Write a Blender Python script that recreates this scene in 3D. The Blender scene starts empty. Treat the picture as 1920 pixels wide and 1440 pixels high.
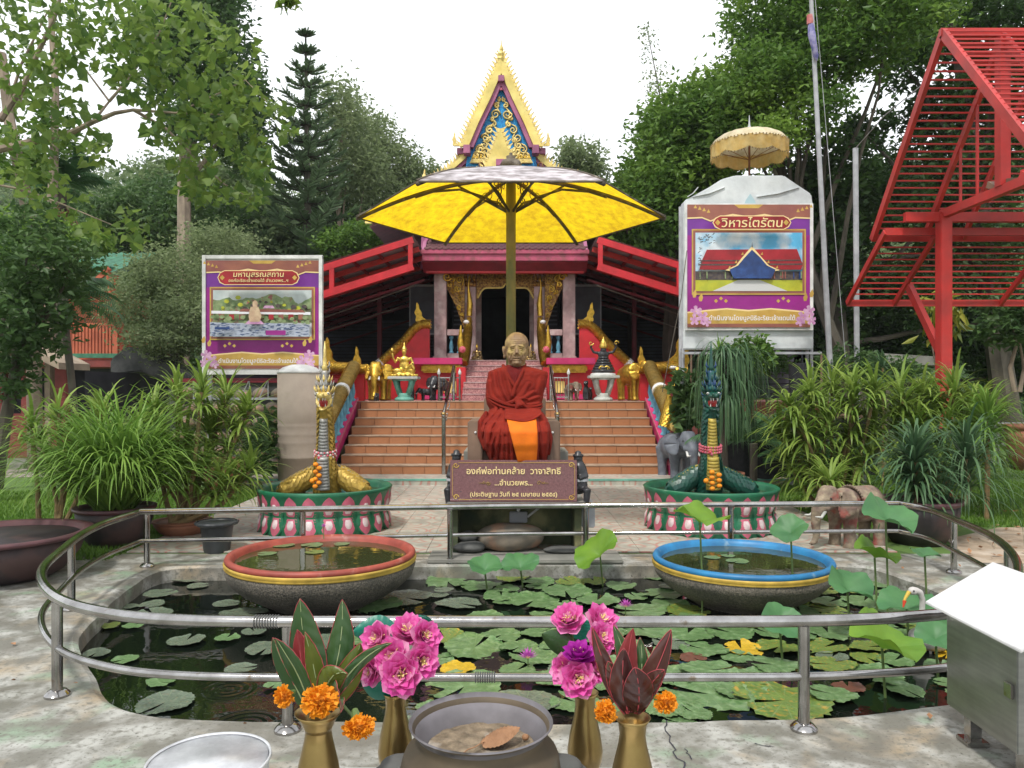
import bpy, bmesh, math, random
import numpy as np
from mathutils import Vector, Matrix, noise, Euler

sc = bpy.context.scene
col = sc.collection
R = math.radians
PI = math.pi
rnd = random.Random(7)
rng = np.random.default_rng(11)

# ---------------------------------------------------------------- camera, sky, sun, exposure
F = 1450.0; HZ = 729.0; EYE = 1.6
cam_d = bpy.data.cameras.new("camera"); cam = bpy.data.objects.new("camera", cam_d); col.objects.link(cam)
cam.location = (0, 0, EYE); cam.rotation_euler = (R(90), 0, 0)
cam_d.sensor_width = 36; cam_d.lens = 36 * F / 1920; cam_d.shift_y = 9 / 1920
cam_d.clip_start = 0.05; cam_d.clip_end = 1500
sc.camera = cam

SUN_EL, SUN_AZ = R(58), R(205)          # azimuth measured so that the light comes from the left, a little behind the camera
w = bpy.data.worlds.new("World"); sc.world = w; w.use_nodes = True
nt = w.node_tree; nt.nodes.clear()
o_ = nt.nodes.new("ShaderNodeOutputWorld"); bg = nt.nodes.new("ShaderNodeBackground")
sky = nt.nodes.new("ShaderNodeTexSky"); sky.sky_type = 'NISHITA'; sky.sun_disc = False
sky.sun_elevation = SUN_EL; sky.sun_rotation = SUN_AZ; sky.air_density = 1.0; sky.dust_density = 2.0
tc = nt.nodes.new("ShaderNodeTexCoord"); nz = nt.nodes.new("ShaderNodeTexNoise")
nz.inputs['Scale'].default_value = 1.6; nz.inputs['Detail'].default_value = 5
rp = nt.nodes.new("ShaderNodeValToRGB"); rp.color_ramp.elements[0].position = .30; rp.color_ramp.elements[1].position = .56
rp.color_ramp.elements[0].color = (.74, .74, .74, 1); rp.color_ramp.elements[1].color = (1, 1, 1, 1)
mx = nt.nodes.new("ShaderNodeMix"); mx.data_type = 'RGBA'
mx.inputs[7].default_value = (11.6, 11.9, 12.3, 1)
nt.links.new(tc.outputs['Generated'], nz.inputs['Vector']); nt.links.new(nz.outputs['Fac'], rp.inputs['Fac'])
nt.links.new(rp.outputs['Color'], mx.inputs[0]); nt.links.new(sky.outputs[0], mx.inputs[6])
nt.links.new(mx.outputs[2], bg.inputs['Color']); bg.inputs['Strength'].default_value = 0.10
nt.links.new(bg.outputs[0], o_.inputs[0])

sd = bpy.data.lights.new("sun", 'SUN'); sun = bpy.data.objects.new("sun", sd); col.objects.link(sun)
sd.energy = 2.8; sd.angle = R(7); sd.color = (1, .96, .9)
_az = SUN_AZ
sdir = Vector((math.sin(_az) * math.cos(SUN_EL), math.cos(_az) * math.cos(SUN_EL), math.sin(SUN_EL)))
sun.rotation_euler = sdir.to_track_quat('Z', 'Y').to_euler()
sc.view_settings.view_transform = 'Standard'; sc.view_settings.look = 'None'
sc.view_settings.exposure = 0.24; sc.view_settings.gamma = 1
sc.render.engine = 'CYCLES'
sc.cycles.max_bounces = 8; sc.cycles.transparent_max_bounces = 8

# ---------------------------------------------------------------- helpers
def P(px, py, D):
    return Vector(((px - 960) * D / F, D, EYE - (py - HZ) * D / F))
def G(px, py, z=0.0):                    # the point of the level plane z seen at a pixel
    D = (EYE - z) * F / (py - HZ)
    return Vector(((px - 960) * D / F, D, z))

def node(nt, t, **kw):
    n = nt.nodes.new(t)
    for k, v in kw.items():
        if k in n.inputs.keys(): n.inputs[k].default_value = v
        else: setattr(n, k, v)
    return n
def c4(c): return (c[0], c[1], c[2], 1)

def mat(name, a, b=None, rough=.6, metal=0, scale=6, lo=.35, hi=.65, bump=0, bscale=None, spec=.5,
        island=0, trans=0, coat=0, stretch=None, c=None, cscale=2, clo=.5, chi=.62, detail=5, transmission=0, ior=1.45, dirt=.72):
    m = bpy.data.materials.new(name); m.use_nodes = True
    nt = m.node_tree; L = nt.links.new
    bs = nt.nodes['Principled BSDF']; out = nt.nodes['Material Output']
    bs.inputs['Roughness'].default_value = rough; bs.inputs['Metallic'].default_value = metal
    bs.inputs['Specular IOR Level'].default_value = spec; bs.inputs['Coat Weight'].default_value = coat
    bs.inputs['Transmission Weight'].default_value = transmission; bs.inputs['IOR'].default_value = ior
    tc = node(nt, 'ShaderNodeTexCoord'); vec = tc.outputs['Object']
    if stretch:
        mp = node(nt, 'ShaderNodeMapping'); mp.inputs['Scale'].default_value = stretch
        L(vec, mp.inputs[0]); vec = mp.outputs[0]
    cur = None
    if b is not None:
        nz = node(nt, 'ShaderNodeTexNoise', Scale=scale, Detail=detail); L(vec, nz.inputs['Vector'])
        mr = node(nt, 'ShaderNodeMapRange'); mr.inputs[1].default_value = lo; mr.inputs[2].default_value = hi
        L(nz.outputs['Fac'], mr.inputs[0]); fac = mr.outputs[0]
        if island:
            ge = node(nt, 'ShaderNodeNewGeometry'); ma = node(nt, 'ShaderNodeMix'); ma.inputs[0].default_value = island
            L(fac, ma.inputs[2]); L(ge.outputs['Random Per Island'], ma.inputs[3]); fac = ma.outputs[0]
        mx = node(nt, 'ShaderNodeMix', data_type='RGBA'); mx.inputs[6].default_value = c4(a); mx.inputs[7].default_value = c4(b)
        L(fac, mx.inputs[0]); cur = mx.outputs[2]
        if c is not None:
            n2 = node(nt, 'ShaderNodeTexNoise', Scale=cscale, Detail=6); L(vec, n2.inputs['Vector'])
            m2 = node(nt, 'ShaderNodeMapRange'); m2.inputs[1].default_value = clo; m2.inputs[2].default_value = chi
            L(n2.outputs['Fac'], m2.inputs[0])
            mx2 = node(nt, 'ShaderNodeMix', data_type='RGBA'); mx2.inputs[7].default_value = c4(c)
            L(m2.outputs[0], mx2.inputs[0]); L(cur, mx2.inputs[6]); cur = mx2.outputs[2]
        if not island:
            n4 = node(nt, 'ShaderNodeTexNoise', Scale=scale*.45, Detail=10, Roughness=.65); L(tc.outputs['Object'], n4.inputs['Vector'])
            m4 = node(nt, 'ShaderNodeMapRange'); m4.inputs[1].default_value = .35; m4.inputs[2].default_value = .65; m4.inputs[3].default_value = dirt; m4.inputs[4].default_value = 1.08
            L(n4.outputs['Fac'], m4.inputs[0]); v4 = node(nt, 'ShaderNodeVectorMath', operation='SCALE'); L(cur, v4.inputs[0]); L(m4.outputs[0], v4.inputs['Scale']); cur = v4.outputs[0]
        L(cur, bs.inputs['Base Color'])
    else:
        bs.inputs['Base Color'].default_value = c4(a)
    if bump:
        n3 = node(nt, 'ShaderNodeTexNoise', Scale=bscale or scale * 3, Detail=5); L(vec, n3.inputs['Vector'])
        bp = node(nt, 'ShaderNodeBump'); bp.inputs['Strength'].default_value = bump; bp.inputs['Distance'].default_value = .02
        L(n3.outputs['Fac'], bp.inputs['Height']); L(bp.outputs[0], bs.inputs['Normal'])
    if trans:
        tr = node(nt, 'ShaderNodeBsdfTranslucent'); ms = node(nt, 'ShaderNodeMixShader'); ms.inputs[0].default_value = trans
        if cur is not None: L(cur, tr.inputs['Color'])
        else: tr.inputs['Color'].default_value = c4(a)
        L(bs.outputs[0], ms.inputs[1]); L(tr.outputs[0], ms.inputs[2]); L(ms.outputs[0], out.inputs[0])
    return m

def leafmat(name, a, b, rough=.45, trans=.3, c=None):
    return mat(name, a, b, rough=rough, scale=.6, island=.6, trans=trans, spec=.35, c=c, cscale=.5, clo=.5, chi=.6)

class MB:
    def __init__(s, M=None): s.v = []; s.f = []; s.M = M
    def add(s, vs, fs):
        n = len(s.v)
        if s.M is not None: vs = [s.M @ Vector(v) for v in vs]
        s.v.extend([tuple(v) for v in vs]); s.f.extend([tuple(i + n for i in f) for f in fs]); return s
    def box(s, x0, x1, y0, y1, z0, z1):
        return s.add([(x0,y0,z0),(x1,y0,z0),(x1,y1,z0),(x0,y1,z0),(x0,y0,z1),(x1,y0,z1),(x1,y1,z1),(x0,y1,z1)],
                     [(0,3,2,1),(4,5,6,7),(0,1,5,4),(1,2,6,5),(2,3,7,6),(3,0,4,7)])
    def bar(s, p, q, w, h, up=(0,0,1)):
        p = Vector(p); q = Vector(q); d = (q - p).normalized(); u = Vector(up)
        sd = d.cross(u)
        if sd.length < 1e-4: sd = d.cross(Vector((1, 0, 0)))
        sd.normalize(); u = sd.cross(d).normalized()
        a = sd * w / 2; b = u * h / 2
        return s.add([p-a-b, p+a-b, p+a+b, p-a+b, q-a-b, q+a-b, q+a+b, q-a+b],
                     [(0,1,2,3),(7,6,5,4),(0,4,5,1),(1,5,6,2),(2,6,7,3),(3,7,4,0)])
    def tube(s, pts, r, n=8, closed=False, flat=1.0, caps=True, up=None):
        pts = [Vector(p) for p in pts]; m = len(pts)
        rs = list(r) if hasattr(r, '__len__') else [r] * m
        vs = []; fs = []; prev = Vector(up) if up else None
        for i, p in enumerate(pts):
            if closed: d = pts[(i+1) % m] - pts[i-1]
            else: d = pts[min(i+1, m-1)] - pts[max(i-1, 0)]
            if d.length < 1e-9: d = Vector((0,0,1))
            d.normalize()
            if prev is None: prev = Vector((0,0,1)) if abs(d.z) < .9 else Vector((0,1,0))
            u = prev - d * prev.dot(d)
            if u.length < 1e-5: u = d.orthogonal()
            u.normalize(); prev = u; v = d.cross(u)
            for k in range(n):
                t = 2 * PI * k / n
                vs.append(p + (u * math.cos(t) * flat + v * math.sin(t)) * rs[i])
        for i in range(m if closed else m - 1):
            a = i * n; b = ((i + 1) % m) * n
            for k in range(n):
                k2 = (k + 1) % n; fs.append((a+k, a+k2, b+k2, b+k))
        if caps and not closed:
            fs.append(tuple(range(n-1, -1, -1))); fs.append(tuple((m-1)*n + k for k in range(n)))
        return s.add(vs, fs)
    def lathe(s, prof, c=(0,0,0), n=24, lob=None, caps=True, sx=1, sy=1):
        vs = []; fs = []; m = len(prof)
        for i, (r, z) in enumerate(prof):
            for k in range(n):
                t = 2 * PI * k / n; rr = r * (lob(t, z) if lob else 1)
                vs.append((c[0] + rr * math.cos(t) * sx, c[1] + rr * math.sin(t) * sy, c[2] + z))
        for i in range(m - 1):
            for k in range(n):
                k2 = (k + 1) % n; fs.append((i*n+k, i*n+k2, (i+1)*n+k2, (i+1)*n+k))
        if caps:
            fs.append(tuple(range(n-1, -1, -1))); fs.append(tuple((m-1)*n + k for k in range(n)))
        return s.add(vs, fs)
    def prism(s, poly, o, u, v, dep):      # polygon in the u,v plane at o, extruded by the vector dep
        o = Vector(o); u = Vector(u); v = Vector(v); dep = Vector(dep); n = len(poly)
        a = [o + u * x + v * y for x, y in poly]
        return s.add(a + [p + dep for p in a], [tuple(range(n)), tuple(range(2*n-1, n-1, -1))] +
                     [(i, i + n, (i+1) % n + n, (i+1) % n) for i in range(n)])
    def ell(s, c, r, rot=None, n=16, m=10):
        vs = []; fs = []; c = Vector(c); q = Euler(rot).to_matrix() if rot else None
        if not hasattr(r, '__len__'): r = (r, r, r)
        def pt(t, f):
            p = Vector((r[0]*math.sin(f)*math.cos(t), r[1]*math.sin(f)*math.sin(t), r[2]*math.cos(f)))
            return c + (q @ p if q else p)
        vs.append(pt(0, 0))
        for i in range(1, m):
            for k in range(n): vs.append(pt(2*PI*k/n, PI*i/m))
        vs.append(pt(0, PI)); L = len(vs) - 1
        for k in range(n):
            k2 = (k+1) % n; fs.append((0, 1+k, 1+k2)); fs.append((L, L-n+k2, L-n+k))
        for i in range(m-2):
            for k in range(n):
                k2 = (k+1) % n; a = 1+i*n; fs.append((a+k, a+n+k, a+n+k2, a+k2))
        return s.add(vs, fs)
    def grid(s, fn, nu, nv):
        vs = [fn(i/nu, j/nv) for i in range(nu+1) for j in range(nv+1)]
        return s.add(vs, [(i*(nv+1)+j, (i+1)*(nv+1)+j, (i+1)*(nv+1)+j+1, i*(nv+1)+j+1) for i in range(nu) for j in range(nv)])
    def scroll(s, c, r, turns=1.4, a0=0, sgn=1, th=.03, u=(1,0,0), v=(0,0,1), tail=None, n=5, flat=1):
        c = Vector(c); u = Vector(u); v = Vector(v); pts = []; rs = []; N = int(14*turns)
        if tail is not None:
            pts.append(Vector(tail)); rs.append(th*.5)
        for i in range(N+1):
            t = i/N; rr = r*(1-.85*t); a = a0 + sgn*2*PI*turns*t
            pts.append(c + u*rr*math.cos(a) + v*rr*math.sin(a)); rs.append(th*(1-.35*t))
        return s.tube(pts, rs, n, flat=flat)
    def build(s, name, m, parent=None, smooth=False, bevel=0, **tags):
        me = bpy.data.meshes.new(name); off = Vector((0,0,0))
        if parent is not None:
            p = parent
            while p is not None: off += p.location; p = p.parent
        me.from_pydata([(a-off.x, b-off.y, c-off.z) for a, b, c in s.v], [], s.f); me.validate()
        if isinstance(m, (list, tuple)):
            for k in m: me.materials.append(k)
        else: me.materials.append(m)
        bm = bmesh.new(); bm.from_mesh(me)
        if len(s.f) < 60000: bmesh.ops.recalc_face_normals(bm, faces=bm.faces)
        if bevel: bmesh.ops.bevel(bm, geom=list(bm.edges), offset=bevel, segments=2, affect='EDGES', clamp_overlap=True)
        bm.to_mesh(me); bm.free()
        if smooth:
            me.shade_smooth()
            if smooth != 2:
                try: me.set_sharp_from_angle(angle=R(42))
                except Exception: pass
        o = bpy.data.objects.new(name, me); col.objects.link(o); o.parent = parent
        for k, v in tags.items(): o[k] = v
        return o
    def organic(s, name, m, parent=None, voxel=.02, it=4, fn=None, **tags):
        t = s.build(name + '_tmp', m, None)
        r = t.modifiers.new('r', 'REMESH'); r.mode = 'VOXEL'; r.voxel_size = voxel
        k = t.modifiers.new('s', 'SMOOTH'); k.factor = .6; k.iterations = it
        me = bpy.data.meshes.new_from_object(t.evaluated_get(bpy.context.evaluated_depsgraph_get()))
        me.name = name
        bpy.data.objects.remove(t)
        n = len(me.vertices); a = np.empty(n*3); me.vertices.foreach_get('co', a); a = a.reshape(-1, 3)
        if fn: a = fn(a)
        off = Vector((0,0,0)); p = parent
        while p is not None: off += p.location; p = p.parent
        a = a - np.array(off); me.vertices.foreach_set('co', a.ravel()); me.update(); me.shade_smooth()
        if not me.materials: me.materials.append(m)
        o = bpy.data.objects.new(name, me); col.objects.link(o); o.parent = parent
        for k2, v in tags.items(): o[k2] = v
        return o

def tmpl(mb, name, m, parent, **k):
    o = mb.build(name, m, None, **k); o.parent = parent; return o

def thing(name, label, cat, loc=(0,0,0), group=None):
    o = bpy.data.objects.new(name, None); col.objects.link(o); o.location = loc
    o.empty_display_size = .1; o['label'] = label; o['category'] = cat
    if group: o['group'] = group
    return o
def tag(o, label, cat, group=None):
    o['label'] = label; o['category'] = cat
    if group: o['group'] = group
    return o
def struct(o): o['kind'] = 'structure'; return o
def copy_tree(o, parent=None, mats=None):
    c = o.copy(); col.objects.link(c); c.parent = parent
    for ch in list(kids.get(o.name, [])) if False else [x for x in o.children]:
        copy_tree(ch, c)
    return c
kids = {}

def np_mesh(name, V, Fc, m, parent=None, k=3, smooth=False, **tags):
    V = np.asarray(V, dtype=np.float32); Fc = np.asarray(Fc, dtype=np.int32)
    if parent is not None:
        off = Vector((0,0,0)); p = parent
        while p is not None: off += p.location; p = p.parent
        V = V - np.array(off, dtype=np.float32)
    me = bpy.data.meshes.new(name); me.vertices.add(len(V)); me.vertices.foreach_set('co', V.ravel())
    nf = len(Fc); me.loops.add(nf*k); me.loops.foreach_set('vertex_index', Fc.ravel())
    me.polygons.add(nf); me.polygons.foreach_set('loop_start', np.arange(nf)*k)
    me.update(calc_edges=True); me.materials.append(m)
    if smooth: me.shade_smooth()
    o = bpy.data.objects.new(name, me); col.objects.link(o); o.parent = parent
    for a, b in tags.items(): o[a] = b
    return o

def leaf_arrays(pts, size, aspect=.5, up=.3, hang=0.0, fold=.18, heart=False, rg=rng):
    n = len(pts); pts = np.asarray(pts)
    size = np.broadcast_to(size, (n,)) * rg.uniform(.5, 1.6, n)
    d = rg.normal(size=(n, 3)); d[:, 2] = d[:, 2]*.6 - hang
    d /= np.linalg.norm(d, axis=1)[:, None]
    nn = rg.normal(size=(n, 3)); nn[:, 2] += up*3
    nn -= d * (nn*d).sum(1)[:, None]; nn /= np.linalg.norm(nn, axis=1)[:, None]
    s = np.cross(d, nn); S = size[:, None]
    if heart:
        T = [(0,0,0), (-.08,.42,fold*.7), (.22,.52,fold), (.62,.25,fold*.4), (1.05,0,-.05), (.62,-.25,fold*.4), (.22,-.52,fold), (-.08,-.42,fold*.7)]
        fc = [(0,1,2),(0,2,3),(0,3,4),(0,4,5),(0,5,6),(0,6,7)]
    else:
        T = [(0,0,0), (.45,aspect/2,fold), (1,0,0), (.45,-aspect/2,fold)]; fc = [(0,1,2),(0,2,3)]
    V = np.stack([pts + S*(a*d + b*s + c*nn) for a, b, c in T], 1).reshape(-1, 3)
    k = len(T); Fc = (np.array(fc)[None] + (np.arange(n)*k)[:, None, None]).reshape(-1, 3)
    return V, Fc
def crown_pts(blobs, n, clump=14, sig=.16, rg=rng, inner=.45):
    blobs = [np.array(b, float) for b in blobs]
    w_ = np.array([(b[3]*b[4]*b[5])**(2/3) for b in blobs]); w_ /= w_.sum(); out = []
    for b, q in zip(blobs, w_):
        m = max(1, int(n*q/clump)); d = rg.normal(size=(m, 3)); d /= np.linalg.norm(d, axis=1)[:, None]
        r = rg.uniform(inner, 1, m)**.7; c = d*r[:, None]*b[3:6] + b[:3]
        p = np.repeat(c, clump, 0) + rg.normal(size=(m*clump, 3))*sig*np.mean(b[3:6])
        out.append(p)
    return np.concatenate(out)
def pblob(px, py, rx, ry, D, dep):
    p = P(px, py, D); return (p.x, p.y, p.z, rx*D/F, dep, ry*D/F)
def foliage(name, blobs, n, size, m, parent=None, clump=14, sig=.16, **kw):
    tags = {k: kw.pop(k) for k in list(kw) if k in ('kind', 'label', 'category', 'group')}
    inner = kw.pop('inner', .45)
    pts = crown_pts(blobs, n, clump, sig, inner=inner)
    V, Fc = leaf_arrays(pts, size, **kw)
    return np_mesh(name, V, Fc, m, parent, **tags)
def limbs(name, paths, m, parent, n=7):
    b = MB()
    for pts, r0, r1 in paths:
        k = len(pts); b.tube(pts, [r0 + (r1-r0)*i/(k-1) for i in range(k)], n)
    return b.build(name, m, parent, smooth=True)
def wob(p, q, k=6, a=.1, rg=rnd):
    p = Vector(p); q = Vector(q); L = (q-p).length
    return [p + (q-p)*i/k + (Vector((rg.uniform(-1,1), rg.uniform(-1,1), rg.uniform(-.5,.5)))*a*L*.15 if 0 < i < k else Vector((0,0,0))) for i in range(k+1)]
def straps(o, n, L, wd, el0=.2, el1=1.4, droop=1.0, seg=6, rg=rng, az=None, curl=0):
    """arching strap leaves from o: vertices, quads"""
    V = []; Fc = []; o = np.array(o)
    for i in range(n):
        a = rg.uniform(0, 2*PI) if az is None else rg.uniform(*az); e = rg.uniform(el0, el1); l = L*rg.uniform(.6, 1.1); ww = wd*rg.uniform(.7, 1.2)
        h = np.array([math.cos(a), math.sin(a), 0]); sd = np.array([-math.sin(a), math.cos(a), 0])
        p = o + rg.normal(size=3)*.012; b0 = len(V); dr = droop*rg.uniform(.6, 1.3)
        for k in range(seg+1):
            t = k/seg; ang = max(-1.5, e - dr*(1.6*t*t*(1.2 if e > .9 else 1) if not curl else curl*t)); q = ww*(.45+.55*min(1, 3*t))*(1-t**3*.96)
            nrm = np.array([0, 0, 1])*math.cos(ang) - h*math.sin(ang)
            V += [p - sd*q/2 + nrm*q*.12, p + sd*q/2 + nrm*q*.12]
            p = p + (h*math.cos(ang) + np.array([0, 0, math.sin(ang)]))*l/seg
        for k in range(seg): Fc.append([b0+2*k, b0+2*k+1, b0+2*k+3, b0+2*k+2])
    return V, Fc
def strapmesh(name, tufts, m, parent, **tags):
    V = []; Fc = []
    for kw in tufts:
        v, f = straps(**kw); b = len(V); V += v; Fc += [[i+b for i in q] for q in f]
    return np_mesh(name, V, Fc, m, parent, k=4, **tags)
def text(s, size, loc, m, name='lettering', parent=None, align='CENTER', sx=1, rot=(R(90),0,0), ext=.002, bold=0, shear=0):
    c = bpy.data.curves.new(name, 'FONT'); c.body = s; c.size = size; c.align_x = align; c.align_y = 'CENTER'
    c.extrude = ext; c.offset = bold; c.shear = shear; c.resolution_u = 3
    t = bpy.data.objects.new(name + '_t', c); col.objects.link(t)
    me = bpy.data.meshes.new_from_object(t.evaluated_get(bpy.context.evaluated_depsgraph_get())); bpy.data.objects.remove(t)
    me.materials.clear(); me.materials.append(m)
    o = bpy.data.objects.new(name, me); col.objects.link(o); o.parent = parent
    off = Vector((0,0,0)); p = parent
    while p is not None: off += p.location; p = p.parent
    o.location = Vector(loc) - off; o.rotation_euler = rot; o.scale = (sx, 1, 1)
    return o
# ---------------------------------------------------------------- materials
m_steel = mat('stainless_steel', (.50,.49,.48), (.36,.345,.33), rough=.15, metal=1, scale=9, bump=.04, bscale=60, c=(.30,.25,.2), cscale=14, clo=.66, chi=.74)
m_brushed = mat('brushed_steel', (.42,.43,.42), (.34,.35,.34), rough=.42, metal=1, scale=3, stretch=(1,1,14))
m_lidsteel = mat('lid_steel', (.86,.86,.86), (.78,.78,.78), rough=.55, metal=.35, scale=4)
m_gold = mat('gold_paint', (.72,.46,.07), (.42,.24,.03), rough=.32, metal=.85, scale=14, bump=.5, bscale=38, lo=.4, hi=.75)
m_goldpale = mat('pale_gold_paint', (.84,.68,.28), (.66,.48,.13), rough=.42, metal=.25, scale=16, bump=.6, bscale=40)
m_goldyel = mat('yellow_gable_paint', (.80,.66,.22), (.72,.56,.15), rough=.5, scale=3)
m_brass = mat('tarnished_brass', (.40,.28,.11), (.26,.18,.07), rough=.34, metal=.9, scale=10, c=(.16,.12,.07), cscale=5, bump=.05, stretch=(1,1,.4))
m_red = mat('red_paint', (.55,.02,.03), (.45,.02,.025), rough=.45, scale=4)
m_redframe = mat('red_frame_paint', (.55,.035,.03), (.42,.04,.035), rough=.42, scale=3, bump=.05)
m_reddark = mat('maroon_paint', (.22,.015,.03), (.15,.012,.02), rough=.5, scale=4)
m_pinkpaint = mat('magenta_pink_paint', (.50,.09,.16), (.40,.07,.13), rough=.5, scale=5, c=(.3,.08,.1), cscale=6)
m_magenta = mat('magenta_paint', (.55,.03,.15), (.48,.03,.13), rough=.5, scale=5)
m_pinkstone = mat('pink_marble', (.50,.33,.32), (.38,.25,.25), rough=.4, scale=7, c=(.58,.46,.44), cscale=3, detail=9)
m_pinktile = mat('pink_patterned_tile', (.50,.26,.24), (.30,.12,.13), rough=.4, scale=36, lo=.42, hi=.58, detail=2)
m_mauve = mat('mauve_paint', (.40,.13,.23), (.33,.1,.2), rough=.5, scale=5)
m_stairtile = mat('terracotta_tile', (.44,.19,.085), (.36,.145,.06), rough=.5, scale=5, c=(.34,.15,.07), cscale=9, clo=.55, chi=.75)
m_nosing = mat('cream_nosing', (.42,.31,.22), (.32,.22,.15), rough=.6, scale=8)
m_bluebal = mat('light_blue_paint', (.13,.36,.48), (.10,.28,.40), rough=.45, scale=8)
m_bluemosaic = mat('blue_glass_mosaic', (.01,.36,.72), (.0,.12,.42), rough=.4, scale=30, bump=.3, bscale=60)
m_rooftile = mat('red_brown_roof_tile', (.16,.055,.06), (.10,.05,.055), rough=.7, scale=8)
m_metalroof = mat('grey_metal_roof_sheet', (.34,.34,.37), (.24,.24,.27), rough=.5, scale=2)
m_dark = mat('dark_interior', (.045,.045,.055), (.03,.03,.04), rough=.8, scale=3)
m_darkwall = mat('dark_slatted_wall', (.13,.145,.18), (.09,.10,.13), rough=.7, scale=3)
m_white = mat('white_paint', (.75,.75,.73), (.62,.62,.6), rough=.5, scale=6)
m_offwhite = mat('off_white_stone', (.55,.56,.52), (.42,.44,.4), rough=.6, scale=8)
m_mint = mat('mint_green_paint', (.16,.42,.33), (.12,.34,.27), rough=.5, scale=7)
m_black = mat('black_paint', (.02,.02,.022), (.04,.04,.045), rough=.35, scale=9)
m_blackpl = mat('black_plastic', (.03,.033,.036), (.045,.05,.055), rough=.4, scale=6)
m_greenpaint = mat('dark_green_paint', (.015,.15,.07), (.01,.10,.05), rough=.4, scale=6, c=(.1,.2,.13), cscale=11, clo=.6, chi=.8, bump=.1)
m_petalpink = mat('pink_petal_paint', (.52,.13,.19), (.42,.09,.14), rough=.5, scale=12)
m_petalwhite = mat('white_petal_paint', (.68,.6,.6), (.55,.42,.43), rough=.5, scale=12)
m_redlip = mat('red_rim_paint', (.36,.07,.045), (.26,.05,.035), rough=.5, scale=9, c=(.5,.25,.2), cscale=10, clo=.62, chi=.8)
m_bluelip = mat('blue_rim_paint', (.02,.20,.42), (.02,.15,.34), rough=.45, scale=9, c=(.3,.45,.55), cscale=10, clo=.62, chi=.8)
m_yellowband = mat('yellow_band_paint', (.60,.40,.07), (.45,.3,.05), rough=.5, scale=12)
m_brownglaze = mat('brown_glazed_clay', (.022,.018,.02), (.045,.034,.036), rough=.6, scale=5, c=(.07,.04,.038), cscale=3)
m_lipclay = mat('maroon_clay_rim', (.10,.04,.045), (.07,.03,.035), rough=.45, scale=8)
m_clay = mat('terracotta_clay', (.32,.13,.07), (.22,.09,.05), rough=.7, scale=6)
m_trunk = mat('grey_bark', (.13,.11,.085), (.07,.06,.05), rough=.9, scale=5, bump=.5, bscale=14, stretch=(1,1,.3))
m_paletrunk = mat('pale_bark', (.34,.27,.2), (.22,.17,.13), rough=.9, scale=5, bump=.3, stretch=(1,1,.3))
m_stem = mat('ochre_stem', (.30,.20,.09), (.20,.15,.07), rough=.8, scale=9, bump=.4, bscale=20, stretch=(1,1,2))
m_robe = mat('dark_red_robe_cloth', (.26,.023,.012), (.19,.015,.009), rough=.85, scale=5, bump=.35, bscale=26, spec=.2)
m_robe2 = mat('inner_red_cloth', (.17,.012,.012), (.13,.01,.01), rough=.85, scale=5, bump=.3, spec=.2)
m_orange = mat('orange_cloth', (.85,.20,.012), (.75,.15,.01), rough=.7, scale=5, bump=.25, bscale=9, spec=.25)
m_skin = mat('ochre_weathered_resin', (.30,.185,.095), (.20,.12,.065), rough=.6, scale=9, bump=.25, bscale=40, c=(.38,.27,.09), cscale=4)
m_throne = mat('brown_wood_grain_stone', (.24,.15,.10), (.15,.10,.07), rough=.5, scale=5, c=(.35,.27,.2), cscale=8, clo=.6, chi=.7, stretch=(1,1,.25))
m_granite = mat('maroon_granite', (.22,.105,.11), (.16,.075,.08), rough=.25, scale=90, detail=2, coat=.35)
m_rock = mat('river_rock', (.24,.20,.15), (.14,.13,.11), rough=.7, scale=5, bump=.3, bscale=9, c=(.33,.2,.13), cscale=4)
m_mosswall = mat('mossy_concrete', (.10,.11,.05), (.035,.06,.035), rough=.85, scale=4, c=(.22,.21,.10), cscale=3.2, clo=.52, chi=.64, bump=.3)
m_aggregate = mat('grey_aggregate', (.16,.14,.11), (.07,.065,.055), rough=.85, scale=90, detail=2, lo=.42, hi=.6, bump=.6, bscale=70, c=(.045,.045,.035), cscale=3, clo=.5, chi=.75)
m_tank = mat('beige_tank_plaster', (.46,.375,.30), (.40,.325,.26), rough=.7, scale=3, bump=.35, bscale=7, dirt=.9)
m_tarp = mat('white_tarpaulin', (.62,.65,.65), (.52,.55,.56), rough=.5, scale=3, bump=.35, bscale=4)
m_pole = mat('grey_painted_pole', (.42,.43,.45), (.33,.34,.36), rough=.45, scale=6)
m_umbpole = mat('mossy_yellow_pole', (.28,.21,.05), (.20,.17,.05), rough=.6, scale=5, c=(.14,.15,.05), cscale=5, stretch=(1,1,.4))
m_rib = mat('weathered_bronze_rib', (.13,.10,.065), (.07,.055,.04), rough=.6, scale=8, c=(.30,.26,.22), cscale=6, clo=.56, chi=.7)
m_rust = mat('rusty_scroll', (.26,.11,.02), (.2,.1,.03), rough=.6, scale=9)
m_ash = mat('ash_and_sand', (.27,.21,.14), (.13,.10,.065), rough=.95, scale=45, bump=.7, bscale=40, c=(.4,.37,.33), cscale=12, clo=.55, chi=.7)
m_bowlin = mat('grey_oxidised_metal', (.20,.19,.205), (.08,.075,.075), rough=.7, metal=.15, scale=6, c=(.05,.045,.04), cscale=9, clo=.6, chi=.7)
m_bowlout = mat('dark_bronze', (.13,.10,.065), (.08,.065,.045), rough=.65, metal=.35, scale=7, c=(.1,.13,.11), cscale=6, clo=.6, chi=.8)
m_alu = mat('bright_aluminium', (.76,.77,.79), (.66,.67,.69), rough=.4, metal=.6, scale=20)
m_dryleaf = mat('dry_brown_leaf', (.38,.20,.10), (.26,.13,.06), rough=.7, scale=30, bump=.3)
m_marigold = mat('marigold_orange', (.80,.34,.01), (.68,.22,.01), rough=.7, scale=40, island=.5, trans=.15, c=(.3,.08,.01), cscale=26, clo=.62, chi=.7)
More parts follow.
